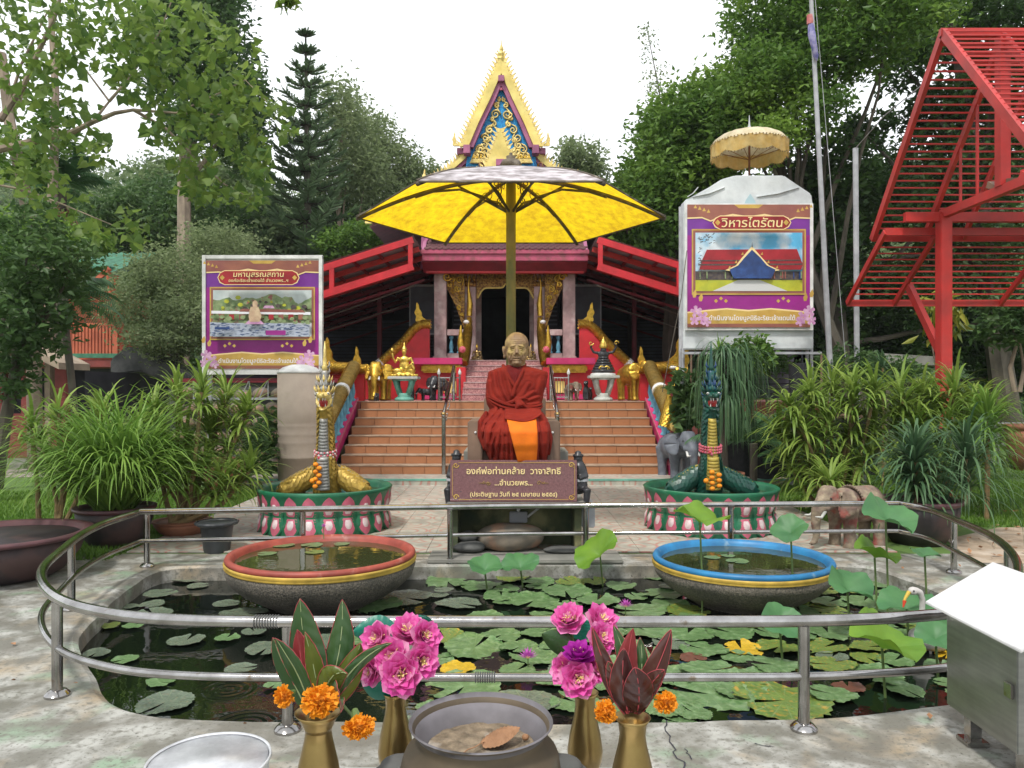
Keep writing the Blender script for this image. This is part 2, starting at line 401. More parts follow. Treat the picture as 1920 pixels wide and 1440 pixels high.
m_lotus = mat('pink_lotus_petal', (.78,.15,.46), (.66,.07,.36), dirt=.95, rough=.5, scale=14, trans=.3, c=(.86,.50,.68), cscale=30, clo=.5, chi=.7)
m_lotuspale = mat('pale_pink_lotus_petal', (.86,.44,.64), (.76,.22,.50), dirt=.95, rough=.5, scale=16, trans=.25)
m_lotuspurp = mat('purple_lotus_bud', (.50,.03,.42), (.42,.02,.36), rough=.5, scale=14, trans=.2)
m_lilyflower = mat('violet_lily_petal', (.62,.14,.55), (.5,.1,.45), rough=.5, scale=14, trans=.3)
m_stamen = mat('cream_stamen', (.75,.62,.25), rough=.6)
m_tileaf = mat('green_cordyline_leaf', (.025,.07,.022), (.06,.11,.035), rough=.3, scale=9, trans=.15, c=(.25,.05,.04), cscale=8, clo=.56, chi=.7, stretch=(1,1,.4))
m_tiyellow = mat('yellow_green_leaf', (.15,.17,.02), (.06,.10,.02), rough=.38, scale=6, trans=.25, c=(.3,.1,.04), cscale=8, clo=.6, chi=.75)
m_tired = mat('red_cordyline_leaf', (.28,.03,.035), (.16,.03,.03), rough=.4, scale=6, trans=.15, c=(.10,.09,.04), cscale=7, clo=.5, chi=.65, stretch=(1,1,.4))
m_timaroon = mat('maroon_cordyline_leaf', (.06,.02,.02), (.09,.035,.025), rough=.3, scale=12, trans=.1, c=(.12,.11,.05), cscale=14, clo=.56, chi=.7)
m_teal = mat('teal_folded_leaf', (.015,.22,.15), (.01,.14,.10), rough=.35, scale=7, trans=.2)
m_goldshade = mat('shaded_gold_relief', (.46,.27,.07), (.17,.075,.03), rough=.45, metal=.5, scale=22, bump=.6, bscale=46, lo=.42, hi=.6)  # gold of the porch, its colour darkened to hold the shade there
m_vein = mat('pale_leaf_vein', (.22,.27,.13), rough=.5)
m_edge = mat('red_leaf_edge', (.33,.05,.06), rough=.5)
m_padg = mat('lily_pad_green', (.125,.215,.08), (.07,.15,.05), rough=.3, scale=7, c=(.18,.27,.13), cscale=4, clo=.5, chi=.66, spec=.6, bump=.15, bscale=12)
m_padd = mat('lily_pad_dull', (.14,.175,.125), (.09,.125,.085), rough=.25, scale=7, c=(.18,.17,.11), cscale=5, clo=.55, chi=.7, spec=.7, bump=.15, bscale=12)
m_pady = mat('lily_pad_yellowing', (.16,.22,.04), (.07,.14,.03), rough=.36, scale=6, c=(.36,.23,.03), cscale=7, clo=.55, chi=.66, spec=.5, bump=.15, bscale=12)
m_padb = mat('lily_pad_brown', (.14,.035,.02), (.10,.05,.03), rough=.4, scale=7, spec=.5)
m_padyy = mat('lily_pad_yellow', (.55,.33,.01), (.4,.28,.02), rough=.4, scale=9, spec=.5)
m_lotusleaf = mat('lotus_leaf_green', (.09,.24,.08), (.06,.18,.07), rough=.5, scale=4, trans=.25, bump=.1)
m_lotusbright = mat('lotus_leaf_bright', (.20,.36,.03), (.13,.28,.03), rough=.5, scale=4, trans=.35, bump=.1)
def radial_veins(m, n=15, col_=(.22,.30,.15), amt=.5):
    nt = m.node_tree; L = nt.links.new; bs = nt.nodes['Principled BSDF']; src = bs.inputs['Base Color'].links[0].from_socket
    t = node(nt, 'ShaderNodeTexCoord'); sp = node(nt, 'ShaderNodeSeparateXYZ'); L(t.outputs['Object'], sp.inputs[0])
    at_ = node(nt, 'ShaderNodeMath', operation='ARCTAN2'); L(sp.outputs['Y'], at_.inputs[0]); L(sp.outputs['X'], at_.inputs[1])
    mu = node(nt, 'ShaderNodeMath', operation='MULTIPLY'); mu.inputs[1].default_value = n/2; L(at_.outputs[0], mu.inputs[0])
    si = node(nt, 'ShaderNodeMath', operation='SINE'); L(mu.outputs[0], si.inputs[0]); ab = node(nt, 'ShaderNodeMath', operation='ABSOLUTE'); L(si.outputs[0], ab.inputs[0])
    mr = node(nt, 'ShaderNodeMapRange'); mr.inputs[1].default_value = .0; mr.inputs[2].default_value = .16; mr.inputs[3].default_value = amt; mr.inputs[4].default_value = 0; L(ab.outputs[0], mr.inputs[0])
    mx = node(nt, 'ShaderNodeMix', data_type='RGBA'); mx.inputs[7].default_value = c4(col_); L(mr.outputs[0], mx.inputs[0]); L(src, mx.inputs[6]); L(mx.outputs[2], bs.inputs['Base Color'])
for m_ in (m_padg, m_padd, m_pady): radial_veins(m_)
m_stalk = mat('green_stalk', (.13,.20,.06), (.09,.14,.04), rough=.5, scale=9)
m_bird = mat('grey_white_feather_paint', (.55,.53,.50), (.42,.40,.38), rough=.6, scale=12)
m_beak = mat('yellow_beak_paint', (.55,.38,.06), rough=.4)
m_beakred = mat('red_beak_tip_paint', (.6,.06,.03), rough=.4)
m_elestone = mat('pink_grey_worn_stone', (.34,.28,.19), (.17,.115,.095), rough=.85, scale=9, c=(.30,.09,.07), cscale=7, clo=.52, chi=.64, bump=.8, bscale=22, dirt=.45)
m_eleblue = mat('blue_grey_elephant_paint', (.16,.18,.21), (.11,.12,.15), rough=.6, scale=8)
m_blackneon = mat('black_netting', (.015,.017,.02), (.03,.03,.035), rough=.9, scale=20)
m_orangewall = mat('orange_wall_paint', (.55,.14,.07), (.45,.11,.06), rough=.7, scale=3)
m_greenroof = mat('green_roof_tile', (.06,.22,.13), (.04,.15,.09), rough=.6, scale=5)
m_redwall = mat('dull_red_wall', (.24,.05,.045), (.17,.04,.035), rough=.8, scale=3)
m_beigeroof = mat('beige_old_roof', (.42,.34,.25), (.32,.25,.19), rough=.8, scale=4)
m_concrete = mat('weathered_grey_concrete', (.27,.26,.23), (.17,.17,.15), rough=.9, scale=3, bump=.3)
m_greyblock = mat('dark_weathered_concrete', (.13,.13,.125), (.06,.065,.06), rough=.9, scale=3, bump=.4)
# printed colours on the two banners
m_pr_purple = mat('print_purple', (.20,.035,.30), (.15,.03,.26), rough=.4, scale=2)
m_pr_mag = mat('print_magenta', (.33,.02,.24), (.28,.015,.22), rough=.4, scale=2)
m_pr_brown = mat('print_bronze', (.34,.13,.08), (.24,.08,.07), rough=.4, scale=2)
m_pr_gold = mat('print_gold', (.62,.42,.10), (.5,.30,.06), rough=.4, scale=3)
m_pr_goldlt = mat('print_light_gold', (.80,.62,.30), rough=.4)
m_pr_red = mat('print_red', (.40,.02,.03), (.26,.015,.02), rough=.4, scale=4)
m_pr_white = mat('print_white', (.74,.74,.78), rough=.4)
m_pr_sky = mat('print_sky', (.10,.42,.68), (.68,.76,.80), rough=.4, scale=2.2, lo=.42, hi=.6)
m_pr_skyw = mat('print_pale_sky', (.50,.58,.60), (.62,.66,.66), rough=.4, scale=3)
m_pr_green = mat('print_green', (.16,.24,.10), (.30,.36,.18), rough=.4, scale=14, c=(.30,.10,.09), cscale=9, clo=.6, chi=.68)
m_pr_lawn = mat('print_lawn', (.52,.50,.03), (.40,.44,.04), rough=.4, scale=5)
m_pr_road = mat('print_road', (.55,.55,.54), rough=.4)
m_pr_blue = mat('print_blue', (.03,.08,.26), (.02,.045,.15), rough=.4, scale=9)
m_pr_dark = mat('print_dark', (.05,.04,.05), (.12,.09,.07), rough=.4, scale=22)
m_pr_water = mat('print_water', (.42,.46,.56), (.06,.09,.18), rough=.4, scale=12, stretch=(1,1,3), lo=.5, hi=.62)
m_pr_pink = mat('print_pink', (.66,.42,.58), (.5,.22,.42), rough=.4, scale=12)
m_pr_cream = mat('print_cream', (.62,.46,.30), (.5,.33,.22), rough=.4, scale=12)

lf_bodhi = leafmat('bodhi_leaf', (.06,.13,.03), (.22,.31,.06), trans=.55)
lf_dark = leafmat('dark_leaf', (.04,.09,.03), (.115,.20,.06), trans=.4)
lf_deep = leafmat('deep_green_leaf', (.02,.05,.018), (.085,.16,.04), trans=.35)
lf_grey = leafmat('grey_green_leaf', (.13,.185,.08), (.28,.34,.16), trans=.5)
lf_mid = leafmat('mid_green_leaf', (.055,.13,.025), (.16,.28,.05), trans=.45, c=(.19,.31,.05))
lf_fresh = leafmat('fresh_leaf', (.05,.12,.02), (.15,.26,.04), trans=.4)
lf_pine = leafmat('pine_needle', (.12,.19,.10), (.20,.29,.15), trans=.6)
lf_hill = leafmat('hill_forest_leaf', (.11,.17,.075), (.23,.30,.13), trans=.45)
lf_strap = leafmat('strap_leaf', (.11,.21,.03), (.32,.42,.09), trans=.4)
lf_strapg = leafmat('grassy_leaf', (.08,.19,.03), (.24,.38,.07), trans=.4)
lf_strapb = leafmat('blue_green_strap_leaf', (.04,.10,.05), (.12,.21,.09), trans=.3)
lf_palm = leafmat('palm_frond_leaf', (.03,.09,.035), (.08,.17,.06), trans=.25)
lf_grass = leafmat('grass_blade', (.07,.16,.02), (.16,.28,.04), trans=.3)
lf_ycroton = leafmat('yellow_croton_leaf', (.10,.16,.02), (.42,.38,.05), trans=.3)

def translucent_canopy():
    m = bpy.data.materials.new('yellow_fibreglass'); m.use_nodes = True; nt = m.node_tree; L = nt.links.new
    bs = nt.nodes['Principled BSDF']; out = nt.nodes['Material Output']; bs.inputs['Roughness'].default_value = .5
    t = node(nt, 'ShaderNodeTexCoord'); n1 = node(nt, 'ShaderNodeTexNoise', Scale=9, Detail=12, Roughness=.7); L(t.outputs['Object'], n1.inputs['Vector'])
    r = node(nt, 'ShaderNodeValToRGB'); e = r.color_ramp.elements
    e[0].position = .36; e[0].color = (.62,.36,.015,1); e[1].position = .60; e[1].color = (.88,.64,.015,1)
    L(n1.outputs['Fac'], r.inputs[0]); L(r.outputs[0], bs.inputs['Base Color'])
    tr = node(nt, 'ShaderNodeBsdfTranslucent'); L(r.outputs[0], tr.inputs['Color'])
    ms = node(nt, 'ShaderNodeMixShader'); ms.inputs[0].default_value = .72
    L(bs.outputs[0], ms.inputs[1]); L(tr.outputs[0], ms.inputs[2]); L(ms.outputs[0], out.inputs[0])
    return m
m_canopy = translucent_canopy()
m_canopytop = mat('lichened_grey_canopy_top', (.52,.48,.50), (.22,.19,.19), rough=.8, scale=7, lo=.4, hi=.6, detail=9, stretch=(1,1,3), bump=.2)

def apron_mat():
    m = bpy.data.materials.new('mottled_wet_concrete'); m.use_nodes = True; nt = m.node_tree; L = nt.links.new
    bs = nt.nodes['Principled BSDF']; t = node(nt, 'ShaderNodeTexCoord'); v = t.outputs['Object']
    def ns(sc_, d=7, dist=0):
        n = node(nt, 'ShaderNodeTexNoise', Scale=sc_, Detail=d, Distortion=dist); L(v, n.inputs['Vector']); return n.outputs['Fac']
    def mixc(f, lo, hi, a, b):
        mr = node(nt, 'ShaderNodeMapRange'); mr.inputs[1].default_value = lo; mr.inputs[2].default_value = hi; L(f, mr.inputs[0])
        mx = node(nt, 'ShaderNodeMix', data_type='RGBA'); L(mr.outputs[0], mx.inputs[0])
        for i, q in ((6, a), (7, b)):
            if isinstance(q, tuple): mx.inputs[i].default_value = c4(q)
            else: L(q, mx.inputs[i])
        return mx.outputs[2]
    c = mixc(ns(4.5, 12), .40, .60, (.16,.155,.13), (.385,.385,.355))
    c = mixc(ns(2.1, 12, .6), .53, .70, c, (.33,.26,.17))
    c = mixc(ns(2.6, 12, .4), .55, .68, c, (.23,.31,.22))
    c = mixc(ns(1.7, 14, 1.6), .50, .66, c, (.15,.14,.115))
    c = mixc(ns(22, 9), .50, .70, c, (.15,.145,.12)); c = mixc(ns(60, 4), .58, .72, c, (.09,.085,.07))
    L(c, bs.inputs['Base Color'])
    mr = node(nt, 'ShaderNodeMapRange'); mr.inputs[1].default_value = .35; mr.inputs[2].default_value = .65; mr.inputs[3].default_value = .35; mr.inputs[4].default_value = .8
    L(ns(1.4), mr.inputs[0]); L(mr.outputs[0], bs.inputs['Roughness'])
    bp = node(nt, 'ShaderNodeBump'); bp.inputs['Strength'].default_value = .35; bp.inputs['Distance'].default_value = .02
    L(ns(9, 8), bp.inputs['Height']); L(bp.outputs[0], bs.inputs['Normal'])
    return m
m_apron = apron_mat()

def water_mat(name, base, ripc):
    m = bpy.data.materials.new(name); m.use_nodes = True; nt = m.node_tree; L = nt.links.new
    bs = nt.nodes['Principled BSDF']; bs.inputs['Roughness'].default_value = .02; bs.inputs['IOR'].default_value = 1.4
    bs.inputs['Specular IOR Level'].default_value = .6
    t = node(nt, 'ShaderNodeTexCoord'); v = t.outputs['Object']
    n1 = node(nt, 'ShaderNodeTexNoise', Scale=1.3, Detail=5); L(v, n1.inputs['Vector'])
    mx = node(nt, 'ShaderNodeMix', data_type='RGBA'); mx.inputs[6].default_value = c4(base); mx.inputs[7].default_value = (base[0]*.4, base[1]*.5, base[2]*.5, 1)
    L(n1.outputs['Fac'], mx.inputs[0]); L(mx.outputs[2], bs.inputs['Base Color'])
    n2 = node(nt, 'ShaderNodeTexNoise', Scale=5, Detail=3); L(v, n2.inputs['Vector']); h = n2.outputs['Fac']
    for (x, y) in ripc:
        mp = node(nt, 'ShaderNodeVectorMath', operation='DISTANCE'); mp.inputs[1].default_value = (x, y, -.13); L(v, mp.inputs[0])
        sn = node(nt, 'ShaderNodeMath', operation='MULTIPLY'); sn.inputs[1].default_value = 130; L(mp.outputs['Value'], sn.inputs[0])
        s2 = node(nt, 'ShaderNodeMath', operation='SINE'); L(sn.outputs[0], s2.inputs[0])
        fa = node(nt, 'ShaderNodeMapRange'); fa.inputs[1].default_value = .05; fa.inputs[2].default_value = .2; fa.inputs[3].default_value = .35; fa.inputs[4].default_value = 0
        L(mp.outputs['Value'], fa.inputs[0])
        m3 = node(nt, 'ShaderNodeMath', operation='MULTIPLY'); L(s2.outputs[0], m3.inputs[0]); L(fa.outputs[0], m3.inputs[1])
        ad = node(nt, 'ShaderNodeMath', operation='ADD'); L(h, ad.inputs[0]); L(m3.outputs[0], ad.inputs[1]); h = ad.outputs[0]
    bp = node(nt, 'ShaderNodeBump'); bp.inputs['Strength'].default_value = .12; bp.inputs['Distance'].default_value = .02
    L(h, bp.inputs['Height']); L(bp.outputs[0], bs.inputs['Normal'])
    return m

def tile_floor_mat():
    m = bpy.data.materials.new('swirl_patterned_floor_tile'); m.use_nodes = True; nt = m.node_tree; L = nt.links.new
    bs = nt.nodes['Principled BSDF']; bs.inputs['Roughness'].default_value = .45
    ge = node(nt, 'ShaderNodeNewGeometry'); mp = node(nt, 'ShaderNodeMapping'); mp.inputs['Scale'].default_value = (2.45, 2.45, 1); L(ge.outputs['Position'], mp.inputs[0])
    vo = node(nt, 'ShaderNodeTexVoronoi', Scale=1.0); vo.inputs['Randomness'].default_value = .25; L(mp.outputs[0], vo.inputs['Vector'])
    wv = node(nt, 'ShaderNodeMath', operation='MULTIPLY'); wv.inputs[1].default_value = 26; L(vo.outputs['Distance'], wv.inputs[0])
    sn = node(nt, 'ShaderNodeMath', operation='SINE'); L(wv.outputs[0], sn.inputs[0])
    r = node(nt, 'ShaderNodeValToRGB'); e = r.color_ramp.elements
    e[0].position = 0; e[0].color = (.42,.40,.34,1); e[1].position = .95; e[1].color = (.42,.20,.17,1)
    x = e.new(.55); x.color = (.36,.37,.29,1)
    L(sn.outputs[0], r.inputs[0])
    nz = node(nt, 'ShaderNodeTexNoise', Scale=5, Detail=8); L(ge.outputs['Position'], nz.inputs['Vector'])
    mr = node(nt, 'ShaderNodeMapRange'); mr.inputs[1].default_value = .45; mr.inputs[2].default_value = .68; L(nz.outputs['Fac'], mr.inputs[0])
    mx = node(nt, 'ShaderNodeMix', data_type='RGBA'); mx.inputs[7].default_value = (.27,.27,.23,1); L(mr.outputs[0], mx.inputs[0]); L(r.outputs[0], mx.inputs[6])
    L(mx.outputs[2], bs.inputs['Base Color'])
    return m
m_floortile = tile_floor_mat()

def ground_mat():
    m = bpy.data.materials.new('lawn_and_soil'); m.use_nodes = True; nt = m.node_tree; L = nt.links.new
    bs = nt.nodes['Principled BSDF']; bs.inputs['Roughness'].default_value = .95
    t = node(nt, 'ShaderNodeTexCoord')
    n1 = node(nt, 'ShaderNodeTexNoise', Scale=9, Detail=8); n2 = node(nt, 'ShaderNodeTexNoise', Scale=.45, Detail=5)
    L(t.outputs['Object'], n1.inputs['Vector']); L(t.outputs['Object'], n2.inputs['Vector'])
    mx = node(nt, 'ShaderNodeMix', data_type='RGBA'); mx.inputs[6].default_value = (.05,.11,.02,1); mx.inputs[7].default_value = (.11,.19,.035,1); L(n1.outputs['Fac'], mx.inputs[0])
    mr = node(nt, 'ShaderNodeMapRange'); mr.inputs[1].default_value = .55; mr.inputs[2].default_value = .65; L(n2.outputs['Fac'], mr.inputs[0])
    m2 = node(nt, 'ShaderNodeMix', data_type='RGBA'); m2.inputs[7].default_value = (.16,.15,.07,1); L(mr.outputs[0], m2.inputs[0]); L(mx.outputs[2], m2.inputs[6])
    L(m2.outputs[2], bs.inputs['Base Color'])
    bp = node(nt, 'ShaderNodeBump'); bp.inputs['Strength'].default_value = .6; L(n1.outputs['Fac'], bp.inputs['Height']); L(bp.outputs[0], bs.inputs['Normal'])
    return m
m_ground = ground_mat()
m_soil = mat('sandy_soil', (.42,.33,.24), (.30,.23,.16), rough=.95, scale=6, bump=.4, c=(.5,.42,.33), cscale=3)
m_path = mat('pinkish_path_concrete', (.36,.31,.27), (.26,.22,.2), rough=.8, scale=4)
# ---------------------------------------------------------------- ground, apron, pond
pond_px = [(-2.82,5.03),(-2.44,4.45),(-2.06,3.99),(-1.73,3.80),(-1.24,3.745),(0,3.735),(.75,3.74),(1.4,3.78),(2.0,3.88),(2.62,4.12),(3.1,4.72),(3.3,5.51),(3.36,6.17),
           (3.25,6.85),(2.9,7.02),(1.26,7.06),(-.61,7.02),(-2.5,6.98),(-3.02,6.95),(-3.14,6.72),(-3.10,6.33),(-3.0,5.7)]
PC = Vector((.15, 5.2))
def cat_closed(p, k=6):
    out = []; n = len(p)
    for i in range(n):
        a, b, c, d = [Vector(p[(i+j-1) % n]) for j in range(4)]
        for j in range(k):
            t = j/k; out.append(.5*((2*b) + (c-a)*t + (2*a-5*b+4*c-d)*t*t + (3*b-a-3*c+d)*t**3))
    return out
po = cat_closed(pond_px)
po = [q + (q-PC).normalized()*(noise.noise(Vector((q.x*2.2, q.y*2.2, 3)))*.035 + noise.noise(Vector((q.x*8, q.y*8, 3)))*.012) for q in po]
def polar(t):
    best = None; d = Vector((math.cos(t), math.sin(t)))
    for i in range(len(po)):
        a = po[i]-PC; b = po[(i+1) % len(po)]-PC; e = b-a; den = d.x*e.y-d.y*e.x
        if abs(den) < 1e-9: continue
        s = (a.x*e.y-a.y*e.x)/den; u = (a.x*d.y-a.y*d.x)/den
        if s > 0 and -.001 <= u <= 1.001: best = s if best is None else min(best, s)
    return best or 2.5
RX0, RX1, RY0, RY1 = -9.0, 9.0, -4.0, 7.5
angs = sorted([2*PI*i/200 for i in range(200)] + [math.atan2(y-PC.y, x-PC.x) % (2*PI) for x in (RX0, RX1) for y in (RY0, RY1)])
inner = []; outer = []
for t in angs:
    d = Vector((math.cos(t), math.sin(t))); r = polar(t); inner.append(PC+d*r)
    s = min((RX1-PC.x)/d.x if d.x > 1e-9 else 1e9, (RX0-PC.x)/d.x if d.x < -1e-9 else 1e9, (RY1-PC.y)/d.y if d.y > 1e-9 else 1e9, (RY0-PC.y)/d.y if d.y < -1e-9 else 1e9)
    outer.append(PC+d*s)
n = len(angs); b = MB()
edge_in = [q - (q-PC).normalized()*.0 for q in inner]; bev = [q + (q-PC).normalized()*.035 for q in inner]
vs = [(q.x, q.y, 0) for q in outer] + [(q.x, q.y, .0) for q in bev] + [(q.x, q.y, -.018) for q in edge_in] + [(q.x, q.y, -.5) for q in edge_in]
fs = [(k*n+i, k*n+(i+1) % n, (k+1)*n+(i+1) % n, (k+1)*n+i) for k in range(3) for i in range(n)]
b.add(vs, fs); struct(b.build('concrete_apron', m_apron))
b = MB(); b.add([(q.x*1.0, q.y, -.48) for q in outer], [tuple(range(n))])
struct(b.build('pond_bottom', m_dark))
m_water = water_mat('pond_water_surface', (.006,.009,.006), [(-1.37,3.98),(-1.63,4.45),(-.05,5.6)])
b = MB(); b.add([(q.x+(q.x-PC.x)*.01, q.y+(q.y-PC.y)*.01, -.13) for q in inner], [tuple(range(n))]); struct(b.build('pond_water', m_water))
# crack lines in the apron: thin dark grooves
def crack(pts, wd=.004):
    b = MB(); q = []
    for i in range(len(pts)-1): q += wob(pts[i], pts[i+1], 7, .5)[:-1]
    q.append(Vector(pts[-1]))
    for i in range(len(q)-1):
        a, c = q[i], q[i+1]; a = Vector((a.x, a.y, .004)); c = Vector((c.x, c.y, .004)); d = (c-a).normalized(); s = Vector((-d.y, d.x, 0))*wd*rnd.uniform(.4, 1)
        b.add([a-s, a+s, c+s, c-s], [(0,1,2,3)])
    return struct(b.build('apron_crack', m_dark))
crack([G(1250,1352), G(1262,1400), G(1290,1450)]); crack([G(1283,1405), G(1297,1425)], .003); crack([G(1415,1395), G(1450,1402)], .004)

g = MB(); BIG = 300
for x0, x1, y0, y1 in ((-BIG, BIG, RY1, BIG), (-BIG, BIG, -60, RY0), (-BIG, RX0, RY0, RY1), (RX1, BIG, RY0, RY1)):
    g.add([(x0,y0,0),(x1,y0,0),(x1,y1,0),(x0,y1,0)], [(0,1,2,3)])
struct(g.build('ground', m_ground))
def sheet(name, poly, z, m):
    b = MB(); b.add([(x, y, z) for x, y in poly], [tuple(range(len(poly)))]); return struct(b.build(name, m))
sheet('soil_strip', [(4.25,7.1),(9,6.6),(10,9.3),(7.2,8.9),(5.6,8.9),(4.6,8.2)], .005, m_soil)
sheet('garden_path', [(-16,12.2),(-4.6,15),(-4.4,16.4),(-16,14.6)], .006, m_path)
sheet('lawn_corner', [(-9,7.51),(-9,6.9),(-4.35,7.05),(-3.9,7.51)], .005, m_ground)

# patterned floor with its tiles
FX0, FX1, FY0, FY1 = -3.75, 3.75, 7.52, 12.75
fl = sheet('tiled_forecourt', [(FX0,FY0),(FX1,FY0),(FX1,FY1),(FX0,FY1)], .004, m_concrete)
nx, ny = 18, 13; tw = (FX1-FX0)/nx; th = (FY1-FY0)/ny
tb = MB(); tb.box(-tw/2+.0015, tw/2-.0015, -th/2+.0015, th/2-.0015, 0, .012); t0 = tb.build('floor_tile', m_floortile, None, bevel=.002)
for i in range(nx):
    for j in range(ny):
        o = t0 if (i, j) == (0, 0) else t0.copy()
        if (i, j) != (0, 0): col.objects.link(o)
        o.parent = fl; o.location = (FX0+(i+.5)*tw, FY0+(j+.5)*th, .005+rnd.uniform(0, .002))

# ---------------------------------------------------------------- steel railing round the pond
HR = .51
rail_xy = [(-3.29,6.86),(0,7.2),(3.66,7.35),(3.76,7.0),(3.68,6.4),(3.54,5.7),(3.3,5.1),(2.98,4.55),(2.55,3.98),(2.11,3.75),(1.5,3.64),(.8,3.62),(-.5,3.62),(-1.2,3.62),(-1.66,3.66),(-1.97,3.76),
           (-2.28,3.95),(-2.58,4.27),(-2.85,4.70),(-3.05,5.25),(-3.22,5.8),(-3.30,6.3)]
rl = thing('pond_railing', 'two-bar polished stainless steel railing curving round the lily pond', 'railing', (0,3.62,0))
def rail_path(z, ins=0):
    out = []; n = len(rail_xy)
    for i in range(n):
        a, b2, c, d = [Vector(rail_xy[(i+j-1) % n]) for j in range(4)]
        st = i in (0, 1) 
        for j in range(6 if not st else 1):
            t = j/6
            if i == 2: a = b2-(c-b2)*.5
            if (i+1) % n == 0: d = c+(c-b2)*.5
            q = .5*((2*b2) + (c-a)*t + (2*a-5*b2+4*c-d)*t*t + (3*b2-a-3*c+d)*t**3)
            out.append(Vector((q.x, q.y, z)))
    return out
MB().tube(rail_path(HR), .028, 14, closed=True, up=(0,0,1)).build('top_rail', m_steel, rl, smooth=2)
MB().tube(rail_path(.25), .020, 12, closed=True, up=(0,0,1)).build('lower_rail', m_steel, rl, smooth=2)
for x, y in [(-2.37,4.03),(-1.05,3.62),(1.37,3.63),(3.42,5.33),(3.84,6.72),(-3.28,6.95),(-1.9,7.02),(-.57,7.12),(.69,7.22),(2.05,7.25),(-3.19,5.6),(3.0,4.58)]:
    p = MB(); p.tube([(x,y,.01),(x,y,HR-.02)], .027, 14); po_ = p.build('post', m_steel, rl, smooth=True)
    p = MB(); p.lathe([(.062,0),(.062,.012),(.045,.03),(.030,.036)], (x,y,.0), 20); p.build('flange', m_steel, po_, smooth=True)
for x, y in [(-1.2,3.62),(-.17,3.62)]:
    p = MB()
    for k in range(9): p.tube([(x+k*.013+.032*0, y+.030*math.cos(t*PI/5), HR+.030*math.sin(t*PI/5)) if x < -1 else (x+k*.011, y+.0225*math.cos(t*PI/5), .25+.0225*math.sin(t*PI/5)) for t in range(10)], .0035, 5, closed=True)
    p.build('wire_binding', m_greyblock, rl)

# ---------------------------------------------------------------- granite bowls standing in the pond
def pond_bowl(x, y, r, zr, lip, label, lipname):
    t = thing('water_bowl', label, 'bowl', (x, y, -.48))
    prof = [(r*.42,-.35),(r*.55,-.12),(r*.66,-.08),(r*.84,.0),(r*.965,.09),(r*1.0,.17),(r*.985,zr-.075)]
    MB().lathe([(a, b) for a, b in prof], (x,y,0), 56).build('bowl_body', m_aggregate, t, smooth=2)
    MB().lathe([(r*.985,zr-.08),(r*1.005,zr-.068),(r*.99,zr-.055),(r*1.01,zr-.043),(r*.995,zr-.03)], (x,y,0), 56, caps=False).build('gold_band', m_yellowband, t, smooth=2)
    MB().lathe([(r*.99,zr-.03),(r*1.0,zr-.015),(r*.985,zr+.006),(r*.95,zr+.010),(r*.925,zr-.01),(r*.91,zr-.03),(r*.86,zr-.16),(r*.8,zr-.2)], (x,y,0), 56, caps=False).build('rim', lip, t, smooth=2)
    MB().lathe([(r*.90,0),(r*.01,.0005)], (x,y,zr-.045), 48).build('water_surface', m_bowlwater, t)
    return t
m_bowlwater = water_mat('bowl_water', (.05,.055,.02), [])
BL = (-1.545, 6.3, .755, .27); BR = (1.87, 6.3, .715, .235)
pond_bowl(*BL, m_redlip, 'low grey stone bowl with a worn red rim standing in the pond', 'red')
pond_bowl(*BR, m_bluelip, 'low grey stone bowl with a bright blue rim standing in the pond', 'blue')

# ---------------------------------------------------------------- lily pads, each its own object
def pad_mesh(seed, m, jag=.05, curl=.02):
    r_ = random.Random(seed); N = 46; rings = [.0, .3, .62, .86, 1.0]; vs = [(0,0,0)]; fs = []
    gap = r_.uniform(.10, .22); ph = [r_.uniform(0, 6) for _ in range(4)]
    for ri, rr in enumerate(rings[1:]):
        for k in range(N+1):
            t = gap + (2*PI-2*gap)*k/N
            q = rr*(1+.05*math.sin(3*t+ph[0])+.03*math.sin(5*t+ph[1]))
            if rr == 1: q *= 1 + jag*(1 if k % 2 else -1)*r_.uniform(.3, 1)
            z = .012*math.sin(k*PI*.9)*0 + curl*rr**3*(math.sin(2*t+ph[2])+.6*math.sin(7*t+ph[3])) + (.014 if rr == 1 else 0) - .008*(1-rr) + .006*abs(math.sin(t*6))*rr
            vs.append((q*math.cos(t), q*math.sin(t), z))
    for k in range(N): fs.append((0, 1+k, 2+k))
    for ri in range(len(rings)-2):
        a = 1+ri*(N+1)
        for k in range(N): fs.append((a+k, a+N+1+k, a+N+2+k, a+k+1))
    b = MB(); b.add(vs, fs); o = b.build('lily_pad', m, None, smooth=2); me = o.data; bpy.data.objects.remove(o); return me
pads = {k: [pad_mesh(i*9+j, m, jg, cu) for j in range(4)] for i, (k, m, jg, cu) in enumerate([('g', m_padg, .05, .03), ('d', m_padd, .04, .012), ('y', m_pady, .06, .03), ('b', m_padb, .06, .03), ('yy', m_padyy, .05, .05)])}
pad_lab = {'g': ('glossy green lily pad floating flat on the pond', 'green lily pads on the pond'), 'd': ('dull grey-green lily pad floating on open water at the left of the pond', 'dull lily pads at the left of the pond'),
           'y': ('lily pad yellowing along its edge, floating on the pond', 'yellowing lily pads on the pond'), 'b': ('dark red-brown dead lily pad lying in the pond', 'dead brown lily pads on the pond'), 'yy': ('small fully yellow lily pad floating on the pond', 'small yellow lily pads on the pond')}
placed = []
def region(x, y):
    if math.hypot(x+1.545, y-6.3) < 1.15: return 'close to the red-rimmed bowl'
    if math.hypot(x-1.87, y-6.3) < 1.15: return 'close to the blue-rimmed bowl'
    if y > 6: return 'near the back pond wall, ' + ('left' if x < -1 else 'centre' if x < 1.2 else 'right')
    if y > 4.7: return 'mid pond, ' + ('left' if x < -1 else 'centre' if x < 1 else 'right')
    return 'near the front pond edge, ' + ('left' if x < -.6 else 'middle' if x < .7 else 'right')
